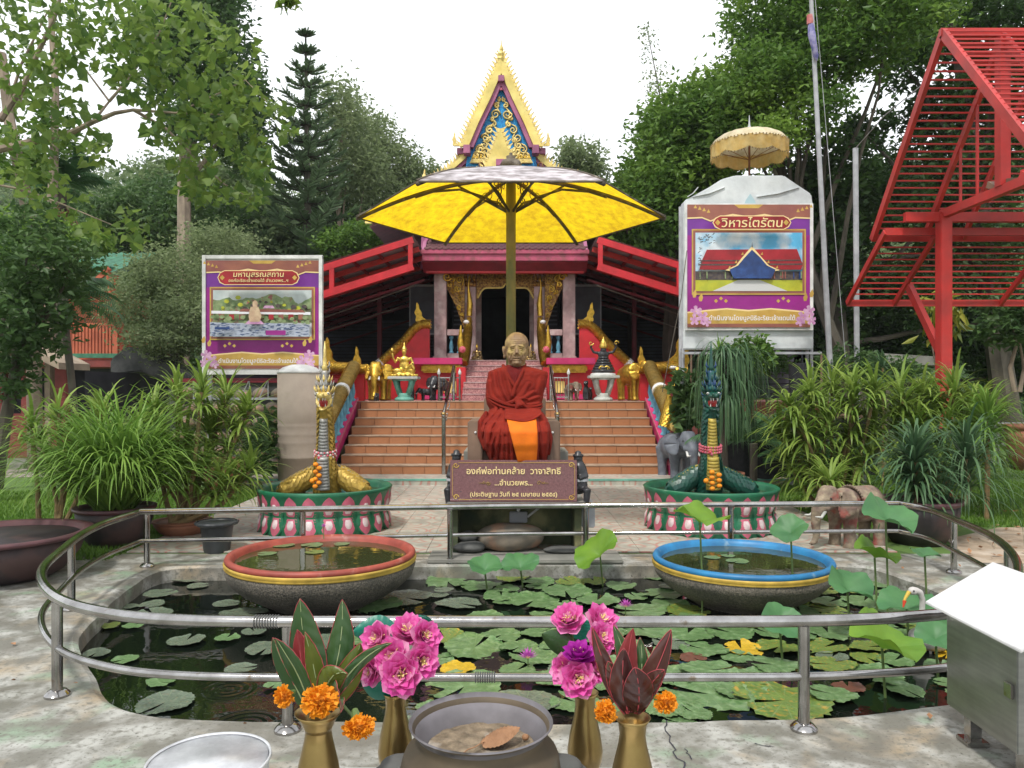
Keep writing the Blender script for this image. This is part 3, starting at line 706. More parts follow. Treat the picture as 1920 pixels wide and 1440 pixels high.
def put_pad(x, y, r, k, tilt=.04):
    placed.append((x, y, r)); o = bpy.data.objects.new('lily_pad', rnd.choice(pads[k])); col.objects.link(o)
    o.location = (x, y, -.124+.0016*(len(placed) % 12)); o.scale = (r, r*rnd.uniform(.85, 1), r*1.6)
    o.rotation_euler = (rnd.uniform(-tilt, tilt), rnd.uniform(-tilt, tilt), rnd.uniform(0, 6.28))
    a, g_ = pad_lab[k]; rg_ = region(x, y); tag(o, a.split(',')[0].replace(' floating flat on the pond','').replace(' lying in the pond','').replace(' floating on open water at the left of the pond','')+', '+rg_, 'lily pad', g_.split(' on the')[0].split(' at the')[0].split(' in the')[0]+' '+rg_)
def px_pad(px, py, wpx, k, tilt=.04):
    q = G(px, py, -.13); put_pad(q.x, q.y, wpx*q.y/F/2, k, tilt)
for a in [(870,1290,150,'g'),(985,1320,130,'d'),(1330,1305,165,'g'),(1245,1330,90,'g'),(1300,1340,80,'g'),(1470,1318,180,'y'),(890,1218,118,'g',.1),(1000,1235,90,'g'),(1330,1262,110,'g'),(1450,1252,90,'g'),(1560,1252,95,'y'),
          (1390,1218,80,'yy'),(1320,1218,90,'g'),(1460,1215,85,'y'),(1370,1188,90,'g'),(1290,1190,100,'g'),(1210,1300,70,'g'),(1440,1190,60,'g'),(940,1195,80,'g'),(1010,1190,70,'g'),(1150,1190,60,'g'),(860,1260,70,'yy'),
          (1745,1222,50,'yy'),(1775,1228,50,'yy'),(1300,1235,50,'b'),(310,1320,105,'d'),(300,1282,54,'g'),(236,1239,48,'g'),(180,1228,50,'d'),(350,1204,72,'d'),(425,1200,48,'g'),(205,1177,40,'y'),(250,1177,40,'g'),
          (300,1117,60,'d'),(285,1138,50,'d'),(240,1138,40,'d'),(370,1100,40,'d'),(250,1102,66,'d'),(310,1080,40,'d'),(355,1088,60,'d'),(405,1081,40,'g'),(425,1135,50,'d'),(500,1220,80,'d'),(460,1155,90,'d'),(515,1290,40,'g'),
          (395,1068,36,'g'),(450,1260,60,'d'),(870,1075,80,'g'),(840,1092,90,'g'),(760,1122,100,'d'),(700,1135,110,'g'),(900,1100,80,'g'),(940,1120,80,'g'),(1000,1130,110,'g'),(860,1135,90,'d'),(1060,1112,100,'g'),(1070,1095,60,'y'),
          (1120,1130,90,'g'),(1200,1150,100,'g'),(1230,1080,70,'g'),(1180,1070,70,'y'),(1240,1115,90,'g'),(1290,1148,80,'y'),(1575,1160,70,'y'),(1610,1072,70,'g'),(1620,1130,80,'g'),(1660,1095,90,'g'),(1690,1140,100,'g'),(1760,1210,80,'g'),
          (960,1085,70,'y'),(1020,1075,60,'g'),(850,1170,80,'g'),(1080,1230,90,'g'),(1160,1255,110,'g'),(1220,1230,80,'g'),(1080,1320,100,'g'),(1140,1335,80,'g'),(1500,1150,80,'g'),(1740,1185,80,'y'),(1530,1100,70,'y'),(760,1185,80,'g'),
          (900,1325,90,'g'),(700,1205,90,'g'),(1640,1175,90,'g'),(1545,1215,90,'y'),(1590,1290,60,'b'),(1700,1170,60,'g'),(1210,1185,100,'g'),(1255,1270,100,'g'),(1390,1300,100,'g')]:
    px_pad(*a)
for k in range(1800):
    x = rnd.uniform(-2.9, 3.3); y = rnd.uniform(3.85, 6.95)
    dens = .03 if x < -1.0 else (.25 if x < 0 else .9)
    if x < -.7 and y < 4.4: continue
    if x > 1.6 and y < 4.3: continue
    if rnd.random() > dens: continue
    r = rnd.uniform(.08, .17)
    q = Vector((x, y)); dr = q-PC
    if dr.length > polar(math.atan2(dr.y, dr.x) % (2*PI)) - r: continue
    if any(math.hypot(x-B[0], y-B[1]) < B[2]*.72+r*.6 for B in (BL, BR)): continue
    if any(math.hypot(x-a, y-b_) < .66*(r+c) for a, b_, c in placed): continue
    if len(placed) > 172: break
    put_pad(x, y, r, rnd.choice('ggggggyd') if x > -.5 else 'd')
WORD = 'first second third fourth fifth sixth seventh eighth ninth tenth eleventh twelfth thirteenth fourteenth fifteenth sixteenth seventeenth eighteenth nineteenth twentieth'.split()
gr_ = {}
for o in list(col.objects):
    if o.name.startswith('lily_pad') and 'group' in o: gr_.setdefault(o['label'], []).append(o)
for lb, L_ in gr_.items():
    L_.sort(key=lambda o: o.location.x/o.location.y)
    if len(L_) > 1:
        for i, o in enumerate(L_):
            m_ = len(L_); o['label'] = lb + (', leftmost of these' if i == 0 else ', rightmost of these' if i == m_-1 else ', %s from the left' % WORD[i] if i <= m_//2 and i < 20 else ', %s from the right' % WORD[min(19, m_-1-i)])
# small pads inside the two bowls
for B, lst, lb in ((BL, [(532,1022,40,1),(585,1022,40,1),(500,1038,36,1),(590,1035,36,0),(640,1020,30,1)], 'small pale lily pad floating inside the red-rimmed bowl'),
                (BR, [(1335,1045,30,1),(1383,1052,42,1),(1365,1042,26,1)], 'small pale lily pad floating inside the blue-rimmed bowl')):
    lst.sort()
    for i_, (px, py, w_, gg) in enumerate(lst):
        z = B[3]-.041; q = G(px, py, z); o = bpy.data.objects.new('lily_pad', pads['g' if gg else 'y'][rnd.randrange(4)]); col.objects.link(o)
        r = w_*q.y/F/2; o.location = (q.x, q.y, z+.002); o.scale = (r, r, r*.6); o.rotation_euler = (0,0,rnd.uniform(0,6)); tag(o, lb + ', ' + WORD[i_] + ' from the left', 'lily pad', 'lily pads in the ' + ('red' if B is BL else 'blue') + '-rimmed bowl')

# ---------------------------------------------------------------- lotus leaves raised on stalks
def lotus_leaf(px, py, wpx, D, label, m, fold=.0, rx=0, ry=0, droop=.12, zb=-.4, foot=None):
    c = P(px, py, D); r = wpx*D/F/2*.92; t = thing('lotus_leaf', label, 'leaf', (c.x, c.y, zb)); N = 40
    q = Euler((rx, ry, 0)).to_matrix(); ph = rnd.uniform(0, 6); b = MB()
    def f(u, v):
        a = 2*PI*v; rr = u*r*(1+.05*math.sin(4*a+ph)); z = -.25*r*(1-u)**2*1.2 + droop*r*math.sin(3*a+ph)*u*u + .05*r*math.sin(9*a)*u**3 + fold*r*abs(math.sin(a))*u + (.03*r*abs(math.sin(a*10))*u)
        return c + q @ Vector((rr*math.cos(a), rr*math.sin(a), z))
    b.grid(f, 8, N); b.build('blade', m, t, smooth=2)
    base = c + q @ Vector((0,0,-.3*r)); ft = Vector(foot) if foot else Vector((base.x+.02, base.y+.03, zb))
    MB().tube([ft, (ft+base)/2+Vector((.015,0,0)), base], .0075, 7).build('stalk', m_stalk, t, smooth=True)
lotus_leaf(1118,1032,100,6.75,'bright yellow-green lotus leaf folded into a trough, right of the monk pedestal', m_lotusbright, .15, .28, -.62, .12)
lotus_leaf(910,1060,76,6.6,'dark green lotus leaf just above the water left of the pedestal centre', m_lotusleaf, .1, .25, .1)
lotus_leaf(975,1056,78,6.7,'dark green lotus leaf just above the water in front of the pedestal rock', m_lotusleaf, .1, .3, -.1)
lotus_leaf(1315,966,108,5.9,'yellow-green lotus leaf seen edge-on before the right lotus tub', m_lotusbright, .1, .1, .18, .2)
lotus_leaf(1480,992,76,5.8,'round green lotus leaf tilted to the left of the stone elephant', m_lotusleaf, .1, .42, -.45)
lotus_leaf(1668,966,112,5.6,'wide green lotus leaf held high on a stalk before the stone elephant', m_lotusleaf, .15, .45, .3, .18)
lotus_leaf(1645,1035,90,5.7,'small ragged yellow-green lotus leaf halfway up behind the pond wall', m_lotusbright, .2, .15, .35, .2)
lotus_leaf(1735,1036,60,5.9,'small flat pale lotus leaf leaning over the pond wall', m_lotusleaf, .05, .1, .1)
lotus_leaf(1595,1098,100,5.3,'green lotus leaf drooping beside the blue-rimmed bowl', m_lotusleaf, .2, .4, .3, .2)
lotus_leaf(1465,1165,84,4.85,'green lotus leaf standing up behind the front top rail', m_lotusleaf, .15, .7, .1, .15)
lotus_leaf(1662,1200,142,4.3,'large bright green lotus leaf folded open behind the front rails', m_lotusbright, .25, .28, .3, .2)
lotus_leaf(1700,1130,110,5.1,'flat green lotus leaf around the neck of the bird figure', m_lotusleaf, .1, .2, -.1)
lotus_leaf(1755,1190,80,4.6,'green lotus leaf beside the steel box, behind the rail', m_lotusleaf, .1, .5, -.2)
lotus_leaf(1765,1155,60,5.3,'small green lotus leaf nearest the right pond wall', m_lotusleaf, .1, .3, -.2)
def water_lily(px, py, D, r, label, stem=.15):
    c = P(px, py, D); t = thing('water_lily', label, 'flower', (c.x, c.y, c.z-stem))
    MB().tube([(c.x,c.y,c.z-stem),(c.x,c.y,c.z)], .004, 6).build('stalk', m_stalk, t)
    pm = MB(Matrix()); 
    for ring, (nn, el) in enumerate(((10,.35),(8,.8),(6,1.15))):
        for k in range(nn):
            a = 2*PI*k/nn+ring*.3; h = Vector((math.cos(a)*math.cos(el), math.sin(a)*math.cos(el), math.sin(el))); s = Vector((-math.sin(a), math.cos(a), 0))*r*.13
            MB().add([c, c+h*r*.5-s, c+h*r, c+h*r*.5+s], [(0,1,2),(0,2,3)]).build('petal', m_lilyflower, t)
    MB().ell(c+Vector((0,0,.01)), r*.2, n=8, m=6).build('stamens', m_stamen, t)
water_lily(1173,1138,5.75,.065,'violet water lily open at the right of the pond')
water_lily(990,1234,4.75,.07,'violet water lily open in the middle of the pond')
water_lily(607,988,6.5,.032,'tiny violet water lily standing in the red-rimmed bowl', .1)

# wading bird figure in the pond
c = P(1712, 1108, 5.0); BS = .8
t = thing('bird_statue', 'grey-white wading bird figure with a yellow beak, standing in the pond', 'statue', (c.x, c.y, -.48))
b = MB(); bx, by = c.x, c.y
b.ell((bx,by,c.z), (.033,.029,.028)); b.tube([(bx+.01,by,c.z+.005),(bx+.045,by,c.z-.01),(bx+.062,by,c.z-.06),(bx+.058,by,c.z-.13),(bx+.06,by+.02,c.z-.22),(bx+.09,by+.05,c.z-.3)], [.024,.022,.019,.019,.028,.045], 10)
b.ell((bx+.14,by+.08,c.z-.34), (.15,.09,.07), (0,.35,.3)); b.organic('body', m_bird, t, .008, 3)
MB().tube([(bx-.03,by-.01,c.z-.002),(bx-.06,by-.02,c.z-.04),(bx-.072,by-.025,c.z-.065)], [.013,.009,.006], 8).build('beak', m_beak, t, smooth=True)
MB().tube([(bx-.066,by-.023,c.z-.055),(bx-.078,by-.028,c.z-.098)], [.013,.004], 8).build('beak_tip', m_beakred, t, smooth=True)
MB().ell((bx-.012,by-.034,c.z+.008), .006, n=8, m=6).build('eye', m_black, t)
for s in (-.03,.03): MB().tube([(bx+.14,by+.08+s,c.z-.38),(bx+.14,by+.08+s,-.48)], .008, 6).build('leg', m_bird, t)
# ---------------------------------------------------------------- offering table, vases, incense bowl in the foreground
t = thing('offering_table', 'white-topped offering table at the bottom edge of the view', 'table', (-.03,1.25,0))
MB().box(-.38,.335,.75,1.74,.71,.75).build('table_top', m_white, t, bevel=.006)
for x in (-.33,.28):
    for y in (.82,1.66): MB().box(x-.03,x+.03,y-.03,y+.03,0,.71).build('leg', m_white, t)
def vase(px, D, z0, h, rm, rb, label):
    x = (px-960)*D/F; t = thing('brass_vase', label, 'vase', (x, D, z0), 'brass flower vases on the offering table')
    k = h
    prof = [(rb*.95,0),(rb*.98,.01*k),(rb*.6,.10*k),(rb*.55,.16*k),(rb*.95,.34*k),(rb*1.0,.44*k),(rb*.86,.6*k),(rb*.62,.78*k),(rb*.56,.86*k),(rm*.78,.95*k),(rm,k),(rm*.96,k),(rm*.7,.93*k),(rb*.45,.8*k)]
    MB().lathe(prof, (x,D,z0), 36, caps=True).build('vase_body', m_brass, t, smooth=2)
    return Vector((x, D, z0+h))
VZ = .75
vfl = vase(597, 1.45, VZ, .245, .044, .043, 'front left brass vase, holding long leaves and marigolds')
vbl = vase(742, 1.62, VZ, .215, .028, .037, 'slim brass vase of pink lotus flowers left of the ash bowl')
vbr = vase(1097, 1.62, VZ, .215, .028, .037, 'slim brass vase of pink lotus flowers right of the ash bowl')
vfr = vase(1186, 1.45, VZ, .235, .034, .043, 'front right brass vase, holding dark red leaves and marigolds')
# incense bowl
bx, by, bz, br = (902-960)*1.47/F, 1.47, 1.6-(1352-729)*1.47/F, .137
t = thing('incense_bowl', 'dark bronze incense bowl with a wide flared rim and grey ash', 'bowl', (bx, by, .75))
MB().lathe([(br*.55,.75-bz),(br*.6,.77-bz),(br*.95,.83-bz),(br*1.12,.89-bz),(br*1.05,-.055),(br*.86,-.035),(br*.93,-.008),(br,.0)], (bx,by,bz), 56, caps=False).build('bowl_body', m_bowlout, t, smooth=2)
MB().lathe([(br,.0),(br*.985,.003),(br*.86,-.028),(br*.74,-.05),(br*.7,-.06)], (bx,by,bz), 56, caps=False).build('inner_rim', m_bowlin, t, smooth=2)
def ashf(u, v):
    a = 2*PI*v; r = br*.745*u; return (bx+r*math.cos(a), by+r*math.sin(a), bz-.047+.004*noise.noise(Vector((r*math.cos(a)*40, r*math.sin(a)*40, 1)))+.002*noise.noise(Vector((r*math.cos(a)*180, r*math.sin(a)*180, 1))))
tag(MB().grid(ashf, 22, 64).build('incense_ash', m_ash, smooth=2), 'grey-brown ash and sand filling the incense bowl', 'ash')['kind'] = 'stuff'
for s in (-1, 1):
    b = MB(); b.tube([(bx+s*br*(.85+.52*math.sin(PI*j/14)),by+.01,bz-.08-.11*j/14) for j in range(15)], [.022+.012*math.sin(PI*j/14) for j in range(15)], 14); b.ell((bx+s*br*1.12,by,bz-.085), (.04,.03,.02)); b.ell((bx+s*br*1.3,by,bz-.13), (.03,.034,.04)); b.organic('handle', m_greyblock, t, .005, 3)
def leafblade(name, base, tip, wd, m, parent, bend=(0,0,.0), cup=.25, side=None, nu=22, nv=10):
    base = Vector(base); tip = Vector(tip); d = tip-base; L = d.length; d.normalize()
    s = Vector(side) if side else d.cross(Vector((0,1,0))).normalized(); s = (s-d*s.dot(d)).normalized(); nn = s.cross(d); bend = Vector(bend)
    def f(u, v):
        w_ = wd*(math.sin(PI*min(1,u*.93+.07)**.85))**.75*(1 if u < .98 else .3)*.5; q = (v-.5)*2
        return base + d*L*u + bend*4*u*(1-u)*L + s*q*w_ + nn*cup*w_*q*q + nn*.01*L*math.sin(u*5+q) + nn*.0012*math.sin(u*L*900+abs(q)*5)
    b = MB(); b.grid(f, nu, nv); o = b.build(name, m, parent, smooth=2)
    if parent is not None:
        MB().tube([f(i/12, .5)-nn*.0006*0 for i in range(13)], [.0016-.001*i/12 for i in range(13)], 5).build('midrib', m_vein if m in (m_tileaf, m_tiyellow) else m_edge, o)
        for e in (0, 1): MB().tube([f(i/16, e) for i in range(17)], .0008, 4).build('leaf_edge', m_edge, o)
    return o
c = P(938, 1362, 1.47); lf = leafblade('dry_leaf', (c.x-.036,c.y-.01,bz-.036), (c.x+.038,c.y+.012,bz-.018), .05, m_dryleaf, None, (0,0,.12), .5, side=(0,1,.15))
tag(lf, 'dry curled brown leaf lying on the ash in the bowl', 'leaf')
tag(MB().tube(wob((c.x-.075,c.y-.055,bz-.037),(c.x-.03,c.y-.015,bz-.032),5,.3), .0011, 5).build('twig', m_dryleaf), 'thin dark twig across the ash beside the dry leaf', 'twig')
tag(MB().ell((c.x+.048,c.y+.012,bz-.036), (.007,.006,.006)).build('dried_bud', m_dryleaf, smooth=True), 'small dried brown bud on the ash', 'bud')

# leaves in the two front vases
def pl(px, py, D): return P(px, py, D)
t = thing('leaf_spray', 'spray of broad green and reddish cordyline leaves in the front left vase', 'leaves', tuple(vfl))
for a in [((590,1325),(563,1122),96,m_tileaf,1.47,(-.02,0,0)),((605,1325),(642,1124),74,m_tileaf,1.49,(.06,0,0)),((588,1330),(558,1180),62,m_tired,1.45,(-.03,0,.0)),((598,1330),(572,1185),50,m_tiyellow,1.44,(.03,0,0)),((578,1332),(512,1195),60,m_tileaf,1.44,(-.05,0,.05)),
          ((585,1330),(516,1196),46,m_tileaf,1.43,(.0,0,.07)),((612,1330),(676,1206),70,m_tiyellow,1.46,(.06,0,.0)),((600,1330),(650,1262),70,m_tiyellow,1.41,(-.02,-.1,.25)),((612,1325),(735,1205),36,m_tileaf,1.44,(0,-.0,.12)),((615,1330),(640,1335),60,m_tileaf,1.4,(.0,-.1,.6))]:
    (x0,y0),(x1,y1),w_,m,D,bn = a; leafblade('leaf', pl(x0,y0,1.45), pl(x1,y1,D), w_*.70*D/F, m, t, bn, rnd.uniform(.3,.6))
t = thing('leaf_spray', 'spray of dark red and maroon cordyline leaves in the front right vase', 'leaves', tuple(vfr))
for a in [((1180,1335),(1187,1178),62,m_tired,1.46,(-.05,0,0)),((1192,1335),(1258,1180),62,m_timaroon,1.47,(.03,0,0)),((1176,1338),(1110,1175),44,m_timaroon,1.46,(-.03,0,0)),((1178,1338),(1170,1215),70,m_timaroon,1.42,(-.05,-.05,.0)),((1194,1338),(1190,1250),84,m_timaroon,1.40,(.04,-.08,0)),
          ((1185,1330),(1150,1172),50,m_tileaf,1.50,(.06,0,0)),((1190,1330),(1200,1195),50,m_tileaf,1.49,(.06,0,0)),((1190,1338),(1245,1255),52,m_timaroon,1.42,(.02,0,.1)),((1178,1338),(1140,1240),50,m_timaroon,1.43,(-.02,0,.05))]:
    (x0,y0),(x1,y1),w_,m,D,bn = a; leafblade('leaf', pl(x0,y0,1.45), pl(x1,y1,D), w_*.70*D/F, m, t, bn, rnd.uniform(.3,.6))
# marigolds
def marigold(px, py, wpx, D, label, aim=(0,-1,.2)):
    c = P(px, py, D); r = wpx*D/F/2; t = thing('marigold', label, 'flower', tuple(c), 'marigolds tucked into the vases'); SQ = Vector((rnd.uniform(.85,1.05), 1, rnd.uniform(.8,.95)))
    aim = Vector(aim).normalized(); V = []; Fc = []
    for i in range(420):
        d = Vector((rnd.gauss(0,1), rnd.gauss(0,1), rnd.gauss(0,1))).normalized()
        if d.dot(aim) < -.35: continue
        s = d.orthogonal().normalized(); s = Matrix.Rotation(rnd.uniform(0,6.28),3,d) @ s; k = d.cross(s)
        d = d*SQ; p = c + d*r*rnd.uniform(.45,.7); q = c + d*r*rnd.uniform(.78,1.12) + s*r*rnd.uniform(-.15,.15); w_ = r*rnd.uniform(.08,.14); b0 = len(V)
        V += [p-k*w_*.5, p+k*w_*.5, q+k*w_, q-k*w_]; Fc.append([b0,b0+1,b0+2,b0+3])
    np_mesh('petals', [tuple(v) for v in V], Fc, m_marigold, t, k=4, kind='stuff')
    MB().ell(c, r*.62, n=12, m=8).build('flower_heart', m_marigold, t, smooth=True)
    MB().tube([c-aim*r*.5, c-aim*r*1.1], [r*.35,r*.2], 8).build('calyx', m_stalk, t)
marigold(600,1313,72,1.39,'large orange marigold at the mouth of the front left vase')
marigold(534,1305,44,1.41,'orange marigold at the left side of the front left vase', (-.6,-1,0))
marigold(672,1360,60,1.42,'wilted orange marigold hanging below the front left vase mouth', (.3,-.6,-.5))
marigold(1136,1334,48,1.42,'orange marigold left of the front right vase mouth', (-.5,-1,0))
marigold(1246,1316,46,1.42,'orange marigold right of the front right vase mouth', (.7,-1,0))
tag(MB().tube([P(625,1300,1.45),P(650,1330,1.44),P(668,1350,1.43)], .003, 6).build('marigold_stalk', m_stalk), 'bent green stalk of the marigold hanging from the front left vase', 'stalk')
# lotus flowers in the slim vases
def petal_fn(c, aim, ang, el, r, wd, curl):
    up = Vector(aim).normalized(); x = up.orthogonal().normalized(); x = Matrix.Rotation(ang,3,up) @ x; s = up.cross(x)
    def f(u, v):
        q = (v-.5)*2; w_ = wd*math.sin(PI*min(1,u*.84+.16)**1.2)**.6*(1 if u < .97 else .2)
        rad = r*(u*math.cos(el)-.22*u*u*math.cos(el)*1.0+.10*u**4); z = r*(u*math.sin(el)+.30*u*u*math.cos(el)-.05*u**4)
        return c + x*rad + up*z + s*q*w_*.5 + (up*math.cos(el)*.6-x*(.2+math.sin(el)))*w_*.22*q*q
    return f
def lotus_flower(px, py, wpx, D, label, aim, mats=None, spread=1.0, root=None):
    c = P(px, py, D); r = wpx*D/F/2*1.18; t = thing('lotus_flower', label, 'flower', tuple(c), 'pink lotus flowers in the slim vases'); c = c - Vector(aim).normalized()*r*.35
    for ring, (nn, el, rr, ww) in enumerate(((6,.02,1.12,.92),(7,.30,1.1,.84),(7,.62,1.02,.70),(6,.92,.9,.56),(5,1.2,.72,.42))):
        for k in range(nn):
            b = MB(); b.grid(petal_fn(c, aim, 2*PI*k/nn+ring*.45+rnd.uniform(-.14,.14), (el+rnd.uniform(-.1,.1))*spread, rr*r*rnd.uniform(.9,1.05), ww*r, .35), 8, 6)
            b.build('petal', (mats or [m_lotuspale, m_lotus, m_lotus, m_lotus, m_lotuspale])[ring], t, smooth=2)
    b = MB(); up = Vector(aim).normalized()
    for k in range(12):
        d = (up*1.5+Vector((rnd.gauss(0,1), rnd.gauss(0,1), rnd.gauss(0,1)))*.45).normalized(); b.tube([c+up*r*.3, c+d*r*.66], r*.025, 4)
    b.build('stamens', m_stamen, t)
    if root is not None: MB().tube([root, (root+c)/2+Vector((0,.01,0)), c], .0035, 6).build('stalk', m_stalk, t)
ra = vbl - Vector((0,0,.02)); rb_ = vbr - Vector((0,0,.02))
for px, py, w_, D, aim, lb in [(765,1182,66,1.62,(.05,-.6,.9),'topmost pink lotus in the left slim vase'),(706,1198,64,1.6,(-.5,-.8,.5),'upper left pink lotus in the left slim vase'),(798,1192,60,1.58,(.6,-.8,.5),'upper right pink lotus in the left slim vase'),
        (735,1232,70,1.56,(-.2,-1,.5),'central pink lotus in the left slim vase, half under a leaf'),(792,1240,66,1.55,(.5,-.9,.25),'lower right pink lotus in the left slim vase'),(695,1258,56,1.57,(-.6,-.9,.1),'lower left pink lotus in the left slim vase'),(752,1266,76,1.53,(.05,-1,.25),'lowest pink lotus just above the rim of the left slim vase')]:
    lotus_flower(px, py, w_, D, lb, aim, root=ra)
for px, py, w_, D, aim, lb in [(1066,1160,62,1.62,(-.2,-.7,.9),'topmost pink lotus on the left of the right slim vase'),(1128,1162,62,1.63,(.4,-.6,.9),'topmost pink lotus on the right of the right slim vase'),(1128,1196,60,1.58,(.5,-.7,.6),'pink lotus behind the red leaves in the right slim vase'),
        (1058,1256,56,1.57,(-.6,-.9,.3),'lower left pink lotus in the right slim vase'),(1118,1252,54,1.56,(.6,-.9,.2),'lower right pink lotus in the right slim vase, beside the red leaves'),(1085,1272,68,1.53,(0,-1,.35),'lowest pink lotus just above the rim of the right slim vase')]:
    lotus_flower(px, py, w_, D, lb, aim, root=rb_)
lotus_flower(1086,1225,58,1.55,'purple half-closed lotus bud in the middle of the right slim vase',(0,-.3,1),[m_lotuspurp]*5,1.25,root=rb_)
for nm, b0, b1, w_, m, D, lb in [('folded_leaf',(735,1290),(676,1275),80,m_teal,1.6,'dark teal folded leaf under the lotus flowers of the left slim vase'),('folded_leaf',(745,1200),(660,1185),60,m_teal,1.68,'teal folded leaf behind the lotus flowers of the left slim vase'),('folded_leaf',(790,1180),(800,1155),40,m_teal,1.68,'small teal leaf tip behind the topmost left lotus'),
        ('folded_leaf',(1090,1200),(1092,1160),50,m_teal,1.66,'teal folded leaf between the two topmost right lotuses'),('broad_leaf',(1075,1230),(1016,1188),44,m_tileaf,1.6,'plain green leaf sticking out left of the right slim vase flowers')]:
    tag(leafblade(nm, P(*b0,D), P(*b1,D), w_*D/F, m, None, (0,0,.08), .4), lb, 'leaf')

# perforated aluminium bin on the floor, left
x, y = (392-960)*2.12/F, 2.12; zt = 1.6-(1424-729)*2.12/F; r = .163
t = thing('metal_bin', 'round perforated aluminium bin at the lower left of the table', 'bin', (x, y, 0))
MB().lathe([(r*.8,0),(r*.82,.01),(r*.97,zt-.01)], (x,y,0), 48, caps=False).build('outer_wall', m_alu, t, smooth=2)
MB().lathe([(r*.97,zt-.012),(r*1.015,zt-.004),(r*1.0,zt+.004),(r*.97,zt)], (x,y,0), 48, caps=False).build('rolled_rim', m_alu, t, smooth=2)
MB().lathe([(r*.955,zt-.002),(r*.86,zt-.17),(r*.02,zt-.17)], (x,y,0), 48, caps=True).build('inner_wall', m_alu, t, smooth=2)
b = MB()
for row in range(9):
    for k in range(52):
        a = 2*PI*(k+.5*(row % 2))/52; z = zt-.03-.014*row; rr = r*(.955-.095*(.03+.014*row)/.17)-.0015
        b.ell((x+rr*math.cos(a), y+rr*math.sin(a), z), (.0034,.0034,.0034), n=5, m=3)
b.build('punched_dimples', m_brushed, t, kind='stuff')

# steel donation box
t = thing('donation_box', 'stainless steel donation box with a pitched lid on four legs', 'box', (2.26,3.3,0))
X0, X1, Y0, Y1 = 2.0, 2.5, 3.06, 3.56
MB().box(X0,X1,Y0,Y1,.15,.62).build('box_body', m_brushed, t, bevel=.004)
pr = [(-.32,.0),(.32,.0),(0,.185)]
MB().prism([(-.315,0),(0,.185),(.315,0),(.315,-.012),(0,.170),(-.315,-.012)], (2.25,2.94,.605), (1,0,0),(0,0,1),(0,.68,0)).build('lid', m_lidsteel, t, bevel=.002)
MB().prism([(-.25,0),(.25,0),(0,.145)], (2.25,3.07,.61), (1,0,0),(0,0,1),(0,.48,0)).build('gable_fill', m_brushed, t)
for lx, ly in ((X0+.08,Y1-.07),(X1-.08,Y1-.07),(X0+.08,Y0+.07),(X1-.08,Y0+.07)):
    MB().box(lx-.025,lx+.025,ly-.025,ly+.025,.02,.16).build('leg', m_steel, t)
    MB().box(lx-.05,lx+.05,ly-.05,ly+.05,.0,.022).build('foot_plate', m_steel, t, bevel=.004)
MB().box(X0-.012,X0,Y0+.02,Y0+.07,.36,.42).build('hasp', m_steel, t, bevel=.003)
# ---------------------------------------------------------------- monk pedestal with niche
t = thing('statue_pedestal', 'mossy concrete pedestal with an open niche under the seated monk', 'pedestal', (.05,7.4,0))
MB().box(-.62,.70,7.28,8.75,.47,.53).build('top_slab', m_concrete, t, bevel=.01)
MB().box(-.585,-.52,7.4,8.5,0,.47).build('side_wall', m_mosswall, t); MB().box(.60,.665,7.4,8.5,0,.47).build('side_wall', m_mosswall, t)
MB().box(-.52,.60,7.85,7.95,0,.47).build('niche_back', m_mosswall, t)
MB().box(-.78,1.02,7.06,7.5,.0,.035).build('base_slab', m_concrete, t, bevel=.01)
MB().box(-.50,.58,8.0,8.6,.53,.95).build('upper_block', m_concrete, t)
def rock(cx, cy, cz, r, label, seed=1, m=m_rock):
    b = MB(); b.ell((cx,cy,cz), r, n=24, m=16)
    def fn(a):
        return a + np.array([[noise.noise(Vector(p)*3.5/max(r)*.4+Vector((seed,0,0)))*max(r)*.16]*3 for p in a])*(a-np.array([cx,cy,cz]))/max(r)
    return tag(b.organic('rock', m, None, min(r)*.14, 3, fn), label, 'rock')
rock(P(956,1013,7.55).x, 7.55, .155, (.325,.2,.145), 'large smooth boulder filling the niche under the monk', 3)
rock(P(877,1018,7.5).x, 7.5, .165, (.10,.09,.055), 'small flat dark stone on top of another, left in the niche', 5, m_greyblock)
rock(P(880,1033,7.42).x, 7.42, .085, (.15,.12,.055), 'lower flat dark stone left in the niche', 8, m_greyblock)
rock(P(1010,1040,7.35).x+.25, 7.4, .06, (.22,.1,.035), 'low dark stone slab right of the boulder', 9, m_greyblock)
t = thing('junction_box', 'small grey electric box on the back wall of the niche', 'box', tuple(P(972,968,7.83)))
c = P(972,970,7.8); MB().box(c.x-.09,c.x+.09,7.79,7.85,c.z-.055,c.z+.055).build('case', m_pole, t, bevel=.008); MB().tube([c+Vector((.09,.02,0)), P(1020,945,7.84)], .012, 8).build('conduit', m_white, t)
MB().ell(c+Vector((0,0,.075)), (.02,.015,.02), n=8, m=6).build('knob', m_white, t)
o = MB().box(.672,.80,7.45,7.75,.26,.5).build('meter_box', m_pole, None, bevel=.01); tag(o, 'grey box fixed to the right side of the pedestal', 'box')
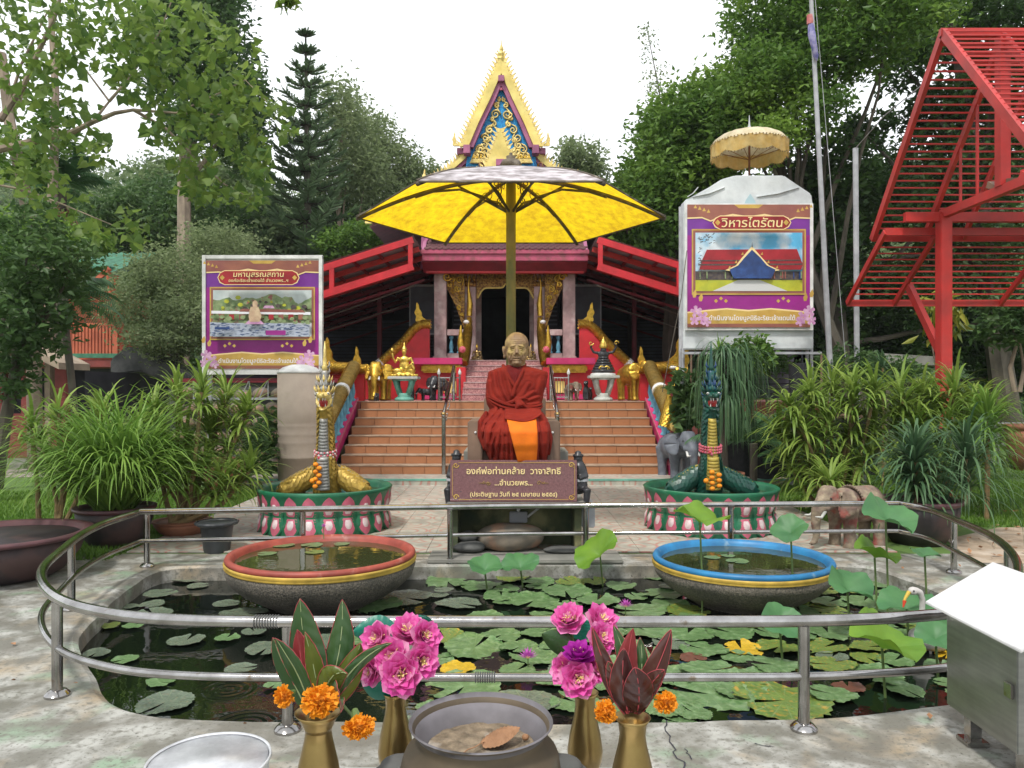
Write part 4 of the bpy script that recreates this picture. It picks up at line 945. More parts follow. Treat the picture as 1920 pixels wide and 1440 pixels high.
# granite plaque
t = thing('name_plaque', 'maroon granite plaque with gold Thai lettering at the monk feet', 'sign', (.01,7.3,.5))
X0 = (844-960)*7.3/F; X1 = (1082-960)*7.3/F; Z0 = 1.6-(941-HZ)*7.3/F; Z1 = 1.6-(863-HZ)*7.3/F; XC = (X0+X1)/2; W = X1-X0
MB().box(X0,X1,7.30,7.335,Z0,Z1).build('stone_slab', m_granite, t, bevel=.004)
b = MB(); yy = 7.296
for a0, a1, b0, b1 in ((X0+.08,X1-.08,Z1-.024,Z1-.02),(X0+.08,X1-.08,Z0+.02,Z0+.024),(X0+.02,X0+.024,Z0+.06,Z1-.06),(X1-.024,X1-.02,Z0+.06,Z1-.06)): b.box(a0,a1,yy,yy+.006,b0,b1)
b.build('gold_border', m_pr_gold, t)
for sx, sz in ((-1,-1),(-1,1),(1,-1),(1,1)):
    b = MB(); cx = XC+sx*(W/2-.055); cz = (Z0+Z1)/2+sz*((Z1-Z0)/2-.045)
    b.scroll((cx,yy,cz), .028, 1.2, 0, sx*sz, .005, flat=.4); b.scroll((cx+sx*.02,yy,cz-sz*.012), .015, 1, 1, -sx*sz, .004, flat=.4); b.build('corner_ornament', m_pr_gold, t)
text('องค์พ่อท่านคล้าย  วาจาสิทธิ์', .082, (XC, yy, Z1-.105), m_pr_goldlt, parent=t, bold=.0008)
text('...อำนวยพร...', .070, (XC, yy, Z1-.215), m_pr_goldlt, parent=t, bold=.0008)
text('(ประดิษฐาน วันที่ ๒๕ เมษายน ๒๕๕๔)', .058, (XC, yy, Z0+.07), m_pr_goldlt, parent=t, bold=.0006)
for s in (-1, 1):
    b = MB(); b.scroll((XC+s*.24,yy,Z1-.215), .022, 1.2, 0, s, .005, flat=.4, tail=(XC+s*.33,yy,Z1-.215)); b.scroll((XC+s*.28,yy,Z1-.21), .013, 1, 1, -s, .004, flat=.4); b.build('line_ornament', m_pr_gold, t)
# small guardian figures holding the plaque
for s, px, top, lb in ((-1, 856, 848, 'small black guardian figure crouching at the left end of the plaque'), (1, 1084, 850, 'small black guardian figure crouching at the right end of the plaque')):
    c = P(px, top, 7.42); h = c.z-.50; x = c.x; y = 7.42
    t = thing('guardian_statue', lb, 'statue', (x,y,.5))
    b = MB(); b.ell((x,y,.5+h*.9), (.045,.05,.055)); b.ell((x+s*.01,y,.5+h*.62), (.075,.08,.12)); b.ell((x+s*.01,y+.02,.5+h*.36), (.085,.09,.09))
    b.tube([(x+s*.05,y,.5+h*.72),(x+s*.075,y-.05,.5+h*.55),(x,y-.1,.5+h*.52)], [.03,.026,.022], 8); b.tube([(x+s*.04,y,.5+h*.3),(x+s*.08,y-.09,.5+h*.28),(x+s*.07,y-.07,.5)], [.05,.04,.03], 8); b.tube([(x-s*.04,y,.5+h*.3),(x-s*.05,y-.09,.5+h*.25),(x-s*.04,y-.06,.5)], [.05,.04,.03], 8)
    b.organic('body', m_black, t, .011, 2)
    b = MB(); b.lathe([(.05,0),(.052,.02),(.03,.03),(.03,.045),(.012,.06)], (x,y,.5+h*.93), 14); b.build('headdress', m_black, t, smooth=2)
    MB().lathe([(.09,0),(.092,.014),(.085,.028)], (x+s*.01,y,.5+h*.45), 18, caps=False).build('belt', m_pole, t, smooth=2)
# throne blocks
t = thing('stone_throne', 'brown block throne that the monk statue sits on', 'chair', (.03,7.8,.53))
for a0, a1 in ((878,905),(1024,1049)): MB().box((a0-960)*7.75/F,(a1-960)*7.75/F,7.62,8.35,.88,1.6-(790-HZ)*7.62/F).build('arm_block', m_throne, t, bevel=.012)
MB().box(-.29,.35,7.72,8.35,.88,1.12).build('seat', m_throne, t, bevel=.01); MB().box(-.30,.36,8.25,8.36,1.12,1.5).build('back', m_throne, t, bevel=.01)
for s in (-.36,.40): MB().ell((s,7.615,1.17), .012, n=8, m=6).build('bolt', m_white, t)

# ---------------------------------------------------------------- seated monk statue
mk = thing('person', 'bald monk statue in dark red robes with an orange underrobe, seated', 'statue', (.045,7.8,1.12))
K = 7.8/F
def sx_(px): return (px-960)*K
def sz_(py): return 1.6-(py-HZ)*K
SEC = [(683,966,13,.08,0),(687,967,24,.11,0),(692,969,43,.15,0),(697,971,56,.18,0),(704,971,57,.195,0),(724,967,57,.205,-.01),(742,965,54,.21,-.02),(757,964,51,.205,-.03),(767,965,47,.205,-.05),(777,966,54,.26,-.10),
       (790,966,61,.33,-.16),(805,966,65,.37,-.20),(825,967,63,.36,-.21),(842,970,58,.33,-.20),(861,973,54,.31,-.18)]
CR = [(l, a_, w_) for l, a_, w_ in [
 ([(925,698),(929,728),(944,754)],.013,3.2),([(936,694),(940,722),(953,750)],.012,3),([(917,716),(921,740),(936,756)],.012,3.2),([(947,690),(953,716),(960,744)],.016,3.4),([(911,735),(916,752),(930,762)],.010,3),([(930,735),(938,752)],.009,2.4),
 ([(1000,735),(985,744),(974,746)],.010,2.6),([(1009,744),(990,750),(974,750)],.012,2.6),([(1010,756),(992,758),(975,753)],.012,2.6),([(1008,765),(990,766),(976,757)],.012,2.6),([(990,720),(980,738),(972,745)],.008,3),([(1015,710),(1008,735)],.006,4),
 ([(951,770),(937,800),(931,858)],.022,3.2),([(946,772),(944,815),(944,858)],.020,3),([(956,780),(959,820),(962,858)],.018,3),([(940,768),(918,798),(914,838)],.022,3.6),([(930,766),(908,792),(903,815)],.018,3.4),([(935,790),(922,830),(921,858)],.018,3),([(951,790),(952,858)],.014,2.6),
 ([(1004,773),(1012,810),(1016,858)],.022,3.4),([(1009,771),(1022,808),(1026,850)],.022,3.6),([(1001,790),(1005,830),(1007,858)],.018,3),([(1014,776),(1030,815)],.016,3),([(1018,800),(1021,858)],.014,3)]]
def crease(px, py):
    o = 0
    for l, a_, w_ in CR:
        for i in range(len(l)-1):
            x0, y0 = l[i]; x1, y1 = l[i+1]
            if not (min(y0,y1)-6 < py < max(y0,y1)+6 and min(x0,x1)-12 < px < max(x0,x1)+12): continue
            dx, dy = x1-x0, y1-y0; L2 = dx*dx+dy*dy; t = max(0, min(1, ((px-x0)*dx+(py-y0)*dy)/L2)); qx, qy = x0+dx*t, y0+dy*t
            d = math.hypot(px-qx, py-qy)/w_
            if d < 3: o = max(o, a_*(math.exp(-d*d)))*1.0 if d < 1.2 else (o if o > 0 else min(o, -a_*.7*math.exp(-(d-1.9)**2*2)))
    return o
def sec(py):
    for i in range(len(SEC)-1):
        a, b = SEC[i], SEC[i+1]
        if a[0] <= py <= b[0]:
            u = (py-a[0])/(b[0]-a[0]); u = u*u*(3-2*u)*.5+u*.5; return [a[k]+(b[k]-a[k])*u for k in range(5)]
    return list(SEC[0] if py < SEC[0][0] else SEC[-1])
def robe_pt(py, th, grow=0):
    _, cx, hw, hd, yo = sec(py); e = 2/2.5; c_, s_ = math.cos(th), math.sin(th)
    x = abs(c_)**e*(1 if c_ > 0 else -1); y = abs(s_)**e*(1 if s_ > 0 else -1)
    low = max(0, min(1, (py-772)/30)); k = low*.012 + .006
    fold = k*(math.sin(th*9+math.sin(py*.03)*.5)*.6 + math.sin(th*17+py*.02+2)*.35 + .9*noise.noise(Vector((th*2.3, py*.018, 1))))
    if py < 772: fold = fold*.4 + .004*math.sin((py-700)*.14+th*2.2+2.2*noise.noise(Vector((th*1.5,py*.03,4)))) * (1 if py > 712 else 0)
    pt_ = Vector((sx_(cx)+x*(hw*K+fold+grow), 7.86+yo+y*(hd+fold+grow), sz_(py)))
    if s_ < .0 and not grow: pt_.y -= crease(sx_(cx+x*hw)/K+960, py)*1.25*min(1, -s_*3)
    return pt_
b = MB(); NT = 240; pys = list(np.linspace(683,861,170))
vs = [robe_pt(p_, 2*PI*k/NT) for p_ in pys for k in range(NT)]
fs = [(i*NT+k, i*NT+(k+1) % NT, (i+1)*NT+(k+1) % NT, (i+1)*NT+k) for i in range(len(pys)-1) for k in range(NT)]
fs += [tuple(range(NT))[::-1], tuple((len(pys)-1)*NT+k for k in range(NT))]
b.add(vs, fs); o = b.build('robe', m_robe, mk, smooth=2); mo = o.modifiers.new('s', 'SMOOTH'); mo.iterations = 3
def front_y(px, py, g=0):
    _, cx, hw, hd, yo = sec(py); q = max(-1, min(1, (px-cx)/hw)); return 7.86+yo-hd*(max(0, 1-abs(q)**2.5))**(1/2.5)-g
def cloth(name, fl, fr, y0, y1, m, g=.02, nu=26, nv=22, fold=.012, fk=3, ph=0):
    b = MB()
    def f(u, v):
        py = y0+(y1-y0)*u; px = fl(u)+(fr(u)-fl(u))*v
        return Vector((sx_(px), front_y(px, py, g)-fold*math.sin(v*PI*2*fk+ph+u*1.5)*(.3+.7*u)-.5*fold*noise.noise(Vector((px*.06,py*.03,ph))), sz_(py)))
    b.grid(f, nu, nv); o = b.build(name, m, mk, smooth=2)
    mo = o.modifiers.new('thick', 'SOLIDIFY'); mo.thickness = .008; mo.offset = -1; return o
cloth('underrobe', lambda u: 950+20*u, lambda u: 1003+2*math.sin(u*3), 780, 857, m_orange, .062, fold=.008, fk=1.2)
b = MB(); b.grid(lambda u, v: Vector((sx_(947+66*v), front_y(947+66*v, 766+u*20, .03)-.05*math.sin(PI*u)*math.sin(PI*v)-.055*u*math.sin(PI*min(1,v*1.1))-.006*math.sin(u*16+v*4), sz_(765+(17+9*math.sin(PI*v**1.3)-9*v)*u))), 18, 26); o = b.build('draped_fold', m_robe, mk, smooth=2); mo = o.modifiers.new('t', 'SOLIDIFY'); mo.thickness = .01
# crossing collar bands, shoulder drape, sash and knot
def band(name, pts, w_, m, g=.02, flat=.35):
    p3 = [Vector((sx_(x), front_y(x, y, g), sz_(y))) for x, y in pts]; q = []
    for i in range(len(p3)-1):
        for j in range(5): q.append(p3[i].lerp(p3[i+1], j/5))
    q.append(p3[-1])
    return MB().tube(q, [w_*(1+.12*math.sin(i*1.1)) for i in range(len(q))], 14, flat=flat, up=(0,-1,0)).build(name, m, mk, smooth=2)
band('collar_fold', [(943,684),(948,696),(956,710),(965,724),(963,740)], .016, m_robe, .010, .6)
band('collar_fold', [(985,682),(980,696),(973,711),(965,726),(960,744)], .016, m_robe, .014, .6)
b = MB(); b.grid(lambda u, v: (lambda px, py: Vector((sx_(px), front_y(px, py, .008)-.004*math.sin(v*12), sz_(py))))(946+20*u+(36-35*u)*v, 685+38*u), 12, 10); b.build('inner_collar', m_robe2, mk, smooth=2)
b = MB()
for k, (dz, rr) in enumerate(((0,.014),(.020,.012),(-.018,.011))):
    pts = []
    for j in range(64):
        th = 2*PI*j/64; p_ = robe_pt(762, th, .010); p_.z = sz_(757)+dz+.012*math.sin(th*2+k)-.05*math.cos(th)+.02*math.cos(2*th); pts.append(p_)
    b.tube(pts, rr, 8, closed=True)
b.build('sash', m_robe, mk, smooth=2)
kx, ky, kz = sx_(970), front_y(970,748)-.02, sz_(748)
b = MB(); b.ell((kx,ky,kz), (.036,.03,.03)); b.tube([(kx,ky,kz),(kx+.06,ky-.005,kz+.012),(kx+.11,ky+.02,kz-.005)], [.024,.026,.006], 10, flat=.7)
b.tube([(kx,ky,kz),(kx-.06,ky-.002,kz-.03),(kx-.13,ky+.03,kz-.04)], [.022,.022,.010], 10); b.tube([(kx,ky,kz),(kx+.012,ky-.03,kz-.06),(kx-.02,ky-.03,kz-.11)], [.024,.034,.016], 10)
b.tube([(kx,ky,kz),(kx+.05,ky-.02,kz-.05),(kx+.09,ky-.01,kz-.085)], [.022,.026,.010], 10); b.organic('sash_knot', m_robe, mk, .007, 2)
for pts, rr in (([(914,770),(906,790),(907,815),(916,836),(926,842)],[.02,.05,.058,.05,.015]),([(1010,772),(1021,795),(1026,820),(1024,850)],[.02,.045,.05,.03])):
    b = MB(); b.tube([(sx_(x),7.64-.02*i,sz_(y)) for i, (x, y) in enumerate(pts)], rr, 14); b.organic('sleeve_drape', m_robe, mk, .012, 3, lambda a: a+np.array([[0, .014*math.sin(p[0]*95+p[2]*12), 0] for p in a]))
# head: one continuous surface
hx, hy, hz = sx_(969), 7.80, sz_(656)
b = MB()
b.ell((hx,hy+.02,hz+.055), (.122,.148,.125), n=24, m=16); b.ell((hx,hy-.02,hz-.035), (.106,.118,.13), n=24, m=16)
b.ell((hx,hy-.065,hz-.135), (.058,.058,.042)); b.ell((hx,hy-.03,hz-.09), (.088,.09,.07))
b.tube([(hx,hy+.03,hz-.06),(hx,hy+.04,hz-.24)], [.085,.095], 18)
for s in (-1, 1):
    b.ell((hx+s*.062,hy-.088,hz-.030), (.034,.028,.026)); b.ell((hx+s*.042,hy-.118,hz+.032), (.036,.020,.011), (0,s*.25,0)); b.ell((hx+s*.043,hy-.113,hz+.006), (.026,.019,.012))
    b.ell((hx+s*.055,hy-.082,hz-.085), (.028,.03,.035)); b.ell((hx+s*.018,hy-.138,hz-.052), (.014,.016,.012))
    b.ell((hx+s*.126,hy+.015,hz-.015), (.016,.03,.052), (0,s*.22,s*.45)); b.ell((hx+s*.124,hy+.005,hz-.065), (.014,.018,.024)); b.ell((hx+s*.131,hy+.03,hz+.012), (.014,.02,.03), (0,s*.3,s*.5))
b.tube([(hx,hy-.118,hz+.025),(hx,hy-.138,hz-.012),(hx,hy-.152,hz-.045)], [.014,.017,.021], 10)
b.ell((hx,hy-.125,hz-.083), (.036,.016,.010)); b.ell((hx,hy-.12,hz-.106), (.032,.016,.011)); b.ell((hx,hy-.118,hz-.135), (.03,.022,.018))
def face(a):
    x = a[:,0]-hx; y = a[:,1]-hy; z = a[:,2]-hz; fr = np.clip((-y-.02)/.06, 0, 1); o = np.zeros(len(a))
    def groove(cx, cz, wx, wz, slope, dp, ax=1):
        u = np.abs(x)-cx if cx else x; return dp*np.exp(-(u/wx)**2)*np.exp(-((z-cz-slope*u)/wz)**2)
    o += groove(.042, .0045, .024, .0045, -.15, .014)                      # eye slits
    o += groove(0, -.0945, .034, .0045, 0, .015)                            # mouth line
    o += groove(.05, -.02, .02, .006, -.4, .008)                           # pouches
    for zz in (.055,.072,.090): o += groove(0, zz+.003*0, .055, .004, 0, .005)
    o += .011*np.exp(-((np.abs(x)-.040-(-.03-z)*.35)/.005)**2)*np.clip((-.03-z)/.02,0,1)*np.clip((z+.115)/.02,0,1)   # nose to mouth folds
    a[:,1] += o*fr
    n_ = np.array([noise.noise(Vector(p)*28) for p in a]); a[:,1] -= n_*.0025*fr; return a
b.organic('head', m_skin, mk, .0055, 3, face)
for s in (-1, 1): MB().ell((hx+s*.042,hy-.121,hz+.0045), (.019,.006,.0022), (0,s*.15,0), n=10, m=6).build('eye', m_timaroon, mk, smooth=True)

# ---------------------------------------------------------------- hexagonal yellow parasol
um = thing('garden_parasol', 'large six-sided yellow fibreglass parasol on a mossy steel pole', 'parasol', (-.015,8.85,0))
ux, uy = -.012, 8.85; ur, uz = .2*uy, 1.6+.2214*uy; CH = .46
def rim(k): a = 2*PI*k/6; return Vector((ux+ur*math.cos(a), uy+ur*math.sin(a), uz))
def cpt(a, b_, u, v, off=0):
    q = a.lerp(b_, v); p = Vector((ux,uy,uz)).lerp(q, u); sag = (1-u**1.9)*CH; p.z = uz+sag+off; p.z += .05*math.sin(PI*v)*u*(1-u)*2; return p
for k in range(6):
    b = MB(); b.grid(lambda u, v: cpt(rim(k), rim(k+1), u, v, 0), 14, 8); b.build('canopy_panel', m_canopy, um, smooth=2)
    b = MB(); b.grid(lambda u, v: cpt(rim(k), rim(k+1), u*.999, v, .012), 14, 8); b.build('weathered_skin', m_canopytop, um, smooth=2) if k == 4 else None
    MB().tube([cpt(rim(k), rim(k+1), i/12, 0, -.022) for i in range(13)], .022, 6).build('rib', m_rib, um, smooth=2)
    MB().tube([cpt(rim(k), rim(k+1), i/12, 0, .014) for i in range(13)], .012, 6).build('seam_strip', m_rib, um, smooth=2)
    MB().tube([rim(k), rim(k+1)], .010, 6).build('edge_strip', m_rib, um)
    d = (rim(k)-Vector((ux,uy,uz))).normalized(); zb = 1.6+(HZ-398)*uy/F
    p0 = Vector((ux,uy,zb)); e = cpt(rim(k), rim(k+1), .62, 0, -.045); mid = Vector((ux,uy,0))+d*ur*.33; mid.z = zb+.26
    ar = MB(); ar.tube([p0+d*.05, p0.lerp(mid,.5)+Vector((0,0,.04)), mid, mid.lerp(e,.6)+Vector((0,0,.03)), e], .014, 6); 
    ar.tube([p0+d*.05, cpt(rim(k), rim(k+1), .34, 0, -.04)], .012, 6); ar.tube([mid, mid+d*.12+Vector((0,0,-.005)), cpt(rim(k), rim(k+1), .5, 0, -.04)], .011, 6); ar.build('bracket_arm', m_rib, um, smooth=2)
    s = MB(); q = p0+d*ur*.16+Vector((0,0,.19)); s.scroll(q, .075, 1.3, 2, 1, .010, d, (0,0,1), flat=.5); q2 = p0+d*ur*.36+Vector((0,0,.36)); s.scroll(q2, .07, 1.3, 4, -1, .010, d, (0,0,1), flat=.5, tail=tuple(p0+d*ur*.2+Vector((0,0,.4))))
    q3 = p0+d*ur*.10+Vector((0,0,.33)); s.scroll(q3, .05, 1.2, 0, 1, .009, d, (0,0,1), flat=.5); s.build('scroll_ornament', m_rust, um, smooth=2)
MB().lathe([(.055,0),(.055,zb-.1),(.058,zb),(.055,uz+CH+.06)], (ux,uy,0), 20).build('pole', m_umbpole, um, smooth=2)
MB().lathe([(.05,0),(.05,.03),(.11,.05),(.125,.10),(.10,.14),(.05,.155),(.055,.19),(.02,.2),(.018,.23)], (ux,uy,uz+CH+.05), 20).build('finial', m_rib, um, smooth=2)

# ---------------------------------------------------------------- lotus tubs with naga statues
def lotus_tub(x, y, label):
    R0 = .76; t = thing('lotus_tub', label, 'tub', (x,y,0))
    MB().lathe([(R0*.93,0),(R0*.95,.12),(R0*.90,.235),(R0*.95,.36),(R0*.98,.45),(R0*1.0,.485),(R0*.97,.50),(R0*.90,.47),(R0*.88,.38)], (x,y,0), 60, caps=False).build('tub_body', m_greenpaint, t, smooth=2)
    MB().lathe([(R0*.89,.415),(R0*.01,.4155)], (x,y,0), 40, caps=False).build('tub_water', m_bowlwater, t)
    N = 22
    for k in range(N):
        a0 = 2*PI*(k+.5)/N
        for row, (zc, hh, sg) in enumerate(((.350,.125,1),(.120,.118,-1))):
            for lay, (sc_, m, nm, off) in enumerate(((1.32,m_greenpaint,'outer_petal',.006),(1.0,m_petalpink,'petal',.014),(.58,m_petalwhite,'petal_centre',.024))):
                wv = R0*2*PI/N*.40*sc_; H = hh*(1.0,.86,.52)[lay]
                def f(u, v):
                    q = (v-.5)*2; prof = (math.sin(PI*min(1, .16+.84*u))**.8 if u > .4 else .72+.28*math.sin(PI*.5*u/.4)) if u < .97 else .0
                    zz = zc+sg*((u-.5)*2*H-(.02 if lay == 2 else 0)); aa = a0+q*prof*wv/R0
                    th = off+.028*(1-q*q)*(math.sin(PI*min(.95,u+.1)))+(.02*u*u if lay < 2 else .012*u)
                    rr = R0*.905+th*.75+abs(zz-.235)*.16
                    return (x+rr*math.cos(aa), y+rr*math.sin(aa), zz)
                b = MB(); b.grid(f, 7, 4); b.build(nm, m, t, smooth=2)
    return t
NX = [(-2.135, 8.85), (2.27, 8.85)]
lotus_tub(*NX[0], 'green round tub with pink and white lotus petals under the golden naga')
lotus_tub(*NX[1], 'green round tub with pink and white lotus petals under the green naga')
m_scaleg = mat('gold_scale_paint', (.50,.34,.07), (.34,.22,.04), rough=.4, metal=.4, scale=20)
m_scaledg = mat('dark_green_scale_paint', (.008,.075,.05), (.006,.045,.035), rough=.35, scale=12, coat=.2)
m_silver = mat('silver_paint', (.42,.42,.40), (.28,.27,.25), rough=.45, metal=.3, scale=12)
m_yscale = mat('yellow_plate_paint', (.50,.38,.07), (.36,.27,.05), rough=.45, scale=14)
m_redmouth = mat('red_mouth_paint', (.42,.03,.03), (.3,.02,.02), rough=.4, scale=20)
m_bluepaint = mat('deep_blue_paint', (.02,.05,.15), (.01,.09,.07), rough=.4, scale=9)
m_flred = mat('red_garland_flower', (.50,.02,.05), (.62,.18,.22), rough=.7, scale=40)
m_flor = mat('orange_garland_flower', (.80,.30,.01), (.75,.22,.01), rough=.7, scale=40)
def add_scales(mb, path, rad, per=12, size=.03, front_skip=None, n=12):
    """overlapping scale chips over a tube"""
    pts = [Vector(p) for p in path]; cum = [0]
    for i in range(len(pts)-1): cum.append(cum[-1]+(pts[i+1]-pts[i]).length)
    L = cum[-1]; rows = int(L/(size*.8)); prev = Vector((0,1,0))
    for rI in range(rows):
        s = L*(rI+.5)/rows; i = max(j for j in range(len(cum)-1) if cum[j] <= s); u = (s-cum[i])/(cum[i+1]-cum[i])
        c = pts[i].lerp(pts[i+1], u); d = (pts[i+1]-pts[i]).normalized(); r = rad[i]+(rad[i+1]-rad[i])*u
        x = (prev-d*prev.dot(d)).normalized(); yv = d.cross(x); m = max(6, int(2*PI*r/size))
        for k in range(m):
            a = 2*PI*(k+.5*(rI % 2))/m; nn = x*math.cos(a)+yv*math.sin(a); tt = -x*math.sin(a)+yv*math.cos(a)
            if front_skip and nn.dot(front_skip) > .72: continue
            p = c+nn*r; w_ = 2*PI*r/m*.55
            mb.add([p+d*size*.5-tt*w_, p+d*size*.5+tt*w_, p-d*size*.1+tt*w_+nn*size*.26, p-d*size*.75+nn*size*.42, p-d*size*.1-tt*w_+nn*size*.26], [(0,1,2),(0,2,4),(2,3,4)])
def naga(x, y, label, mbody, mplate, mcrest, mside, mtop, coil_m, h=1.0, dark=False):
    z0 = .42; t = thing('naga_statue', label, 'statue', (x,y,z0)); k = 8.85/F
    zt = lambda py: 1.6-(py-HZ)*k
    path = [(x,y+.10,z0-.02),(x,y-.02,zt(880)),(x,y-.02,zt(860)),(x+.0,y+.02,zt(830)),(x-.005,y+.02,zt(800)),(x,y-.02,zt(775)),(x,y-.05,zt(762))]
    rad = [.15,.135,.11,.095,.088,.085,.08]
    b = MB(); b.tube(path, rad, 20, caps=True); nk = b.build('neck', mbody, t, smooth=True)
    b = MB(); add_scales(b, path, rad, size=.042, front_skip=Vector((0,-1,0))); b.build('neck_scales', mbody, nk, kind='stuff')
    for i in range(22):                                                      # belly plates up the front
        u = i/21; py = 914-u*124; z = zt(py); r = .145-.06*u if py > 860 else .10-.02*u; w_ = (.082-.036*u)
        yy = y-.02-r*(1.0 if py < 870 else 1.0)-.012+(.0 if py < 880 else (py-880)*.0006)
        b = MB(); b.grid(lambda a, c: (x+(c-.5)*2*w_, yy+.03*((c-.5)*2)**2-.012*a, z+.032-.046*a+.008*abs(c-.5)), 2, 5)
        o = b.build('belly_plate', mplate, t, smooth=2); mo = o.modifiers.new('s', 'SOLIDIFY'); mo.thickness = .012
    for s in (-1, 1):                                                        # coils resting left and right
        cp = [(x+s*.04,y+.14,z0+.21),(x+s*.14,y+.10,z0+.19),(x+s*.26,y+.04,z0+.125),(x+s*.38,y-.03,z0+.06),(x+s*.455,y-.06,z0+.03),(x+s*.49,y-.05,z0+.0)]; cr = [.085,.10,.108,.105,.09,.055]
        b = MB(); b.tube(cp, cr, 20); cl_ = b.build('coil', coil_m, t, smooth=True); b = MB(); add_scales(b, cp, cr, size=.045); b.build('coil_scales', coil_m, cl_, kind='stuff')
        b = MB(); q = [Vector(p)+Vector((0,-.02,r_*1.0)) for p, r_ in zip(cp, cr)]
        b.tube(q, .014, 6); b.build('coil_ridge', mplate, t, smooth=2)
    # head with open mouth
    hz = zt(752); hy = y-.06
    b = MB(); b.ell((x,hy,hz+.05), (.085,.10,.06)); b.ell((x,hy-.09,hz+.055), (.062,.09,.035)); b.ell((x,hy-.16,hz+.06), (.045,.03,.026))
    b.ell((x,hy+.02,hz-.02), (.072,.07,.07)); b.ell((x,hy-.05,hz-.075), (.045,.075,.020), (.35,0,0)); b.ell((x,hy-.11,hz-.095), (.03,.03,.016))
    for s in (-1, 1): b.tube([(x+s*.075,hy+.01,hz+.03),(x+s*.075,hy-.02,hz-.02),(x+s*.05,hy-.03,hz-.07)], [.022,.02,.015], 8); b.ell((x+s*.055,hy-.05,hz+.085), (.026,.028,.024)); b.ell((x+s*.025,hy-.175,hz+.078), .018)
    b.organic('head', mcrest if not dark else mbody, t, .0075, 2)
    MB().ell((x,hy-.025,hz-.018), (.052,.06,.062), n=14, m=10).build('mouth', m_redmouth, t, smooth=True)
    b = MB(); b.tube([(x,hy-.05,hz-.05),(x,hy-.11,hz-.045),(x,hy-.13,hz-.01)], [.02,.015,.005], 8); b.build('tongue', m_redmouth, t, smooth=True)
    for s in (-1, 1):
        for dx, dy, up in ((.04,-.12,-1),(.022,-.155,-1),(.034,-.08,1)):
            zz = hz+.035 if up < 0 else hz-.06
            MB().tube([(x+s*dx,hy+dy,zz),(x+s*dx*.95,hy+dy,zz+up*.035)], [.008,.001], 6).build('fang', m_white, t)
        MB().ell((x+s*.062,hy-.072,hz+.088), (.015,.012,.015), n=10, m=8).build('eye', m_white, t, smooth=True); MB().ell((x+s*.064,hy-.083,hz+.088), (.007,.005,.008), n=8, m=6).build('pupil', m_black, t)
        for j in range(4): b = MB(); b.tube([(x+s*.075,hy+.02,hz+.06-.04*j),(x+s*(.105-.008*j),hy+.01,hz+.075-.04*j),(x+s*(.118-.01*j),hy+.02,hz+.11-.04*j)], [.022,.016,.003], 7, flat=.6); b.build('cheek_flame', mside, t, smooth=2)
    # crest: tiers of flames rising to a spire
    for j, (zz, rr, nn) in enumerate(((.10,.085,7),(.16,.07,6),(.22,.055,5))):
        for q in range(nn):
            a = PI*(q/(nn-1))+PI; c = Vector((x+rr*math.cos(a), hy+.02+rr*.5*math.sin(a), hz+zz)); d = Vector((math.cos(a)*.5, math.sin(a)*.2, 1)).normalized()
            MB().tube([c, c+d*.04+Vector((math.cos(a)*.012,0,0)), c+d*.085], [.02,.016,.002], 7, flat=.6).build('crest_flame', mcrest if j % 2 == 0 else mtop, t, smooth=2)
    ztop = zt(640); b = MB(); b.lathe([(.062,0),(.07,.03),(.045,.07),(.055,.11),(.036,.15),(.042,.20),(.03,.23)], (x,hy+.03,hz+.12), 16, lob=lambda a, z: 1+.12*math.cos(a*6)); b.build('crest_core', mtop, t, smooth=2)
    b = MB(); zc = hz+.34; b.lathe([(.030,0),(.034,.05),(.022,.08),(.026,.12),(.017,.17),(.016,.23),(.004,ztop-zc)], (x,hy+.03,zc), 12); b.build('crest_spire', mcrest, t, smooth=2)
    for s in (-1, 1): 
        for j in range(3): MB().tube([(x+s*.03,hy+.03,hz+.24+.07*j),(x+s*.055,hy+.03,hz+.27+.07*j),(x+s*.05,hy+.03,hz+.32+.07*j)], [.016,.012,.002], 6).build('crest_flame', mside, t, smooth=2)
    return t
naga(*NX[0], 'golden naga serpent statue with silver belly, rearing over the left lotus tub', m_scaleg, m_silver, m_goldpale, m_silver, m_silver, m_scaleg)
naga(*NX[1], 'dark green naga serpent statue with yellow belly, rearing over the right lotus tub', m_scaledg, m_yscale, m_scaledg, m_bluepaint, m_bluepaint, m_scaledg, dark=True)
def garland(x, y, zc, rr, label, m1, m2, drop, n=22):
    t = thing('flower_garland', label, 'garland', (x,y,zc)); 
    b = MB(); b2 = MB()
    for row in range(3):
        for k in range(n):
            a = 2*PI*k/n; q = (x+rr*math.cos(a), y+rr*math.sin(a), zc-.03*row+.02*math.sin(a)); (b if (k+row) % 2 else b2).ell(q, .016, n=7, m=5)
    for k in range(drop): (b2 if k % 2 else b).ell((x-.04+.02*(k % 3), y-rr-.02, zc-.07-.022*k), .018, n=7, m=5)
    b.build('red_flowers', m1, t, kind='stuff'); b2.build('pale_flowers', m2, t, kind='stuff')
k9 = 8.85/F
garland(NX[0][0], NX[0][1], 1.6-(845-HZ)*k9, .118, 'red and white flower garland round the neck of the golden naga', m_flred, m_petalwhite, 3)
garland(NX[1][0], NX[1][1], 1.6-(835-HZ)*k9, .118, 'red and pink flower garland round the neck of the green naga', m_flred, m_petalpink, 2)
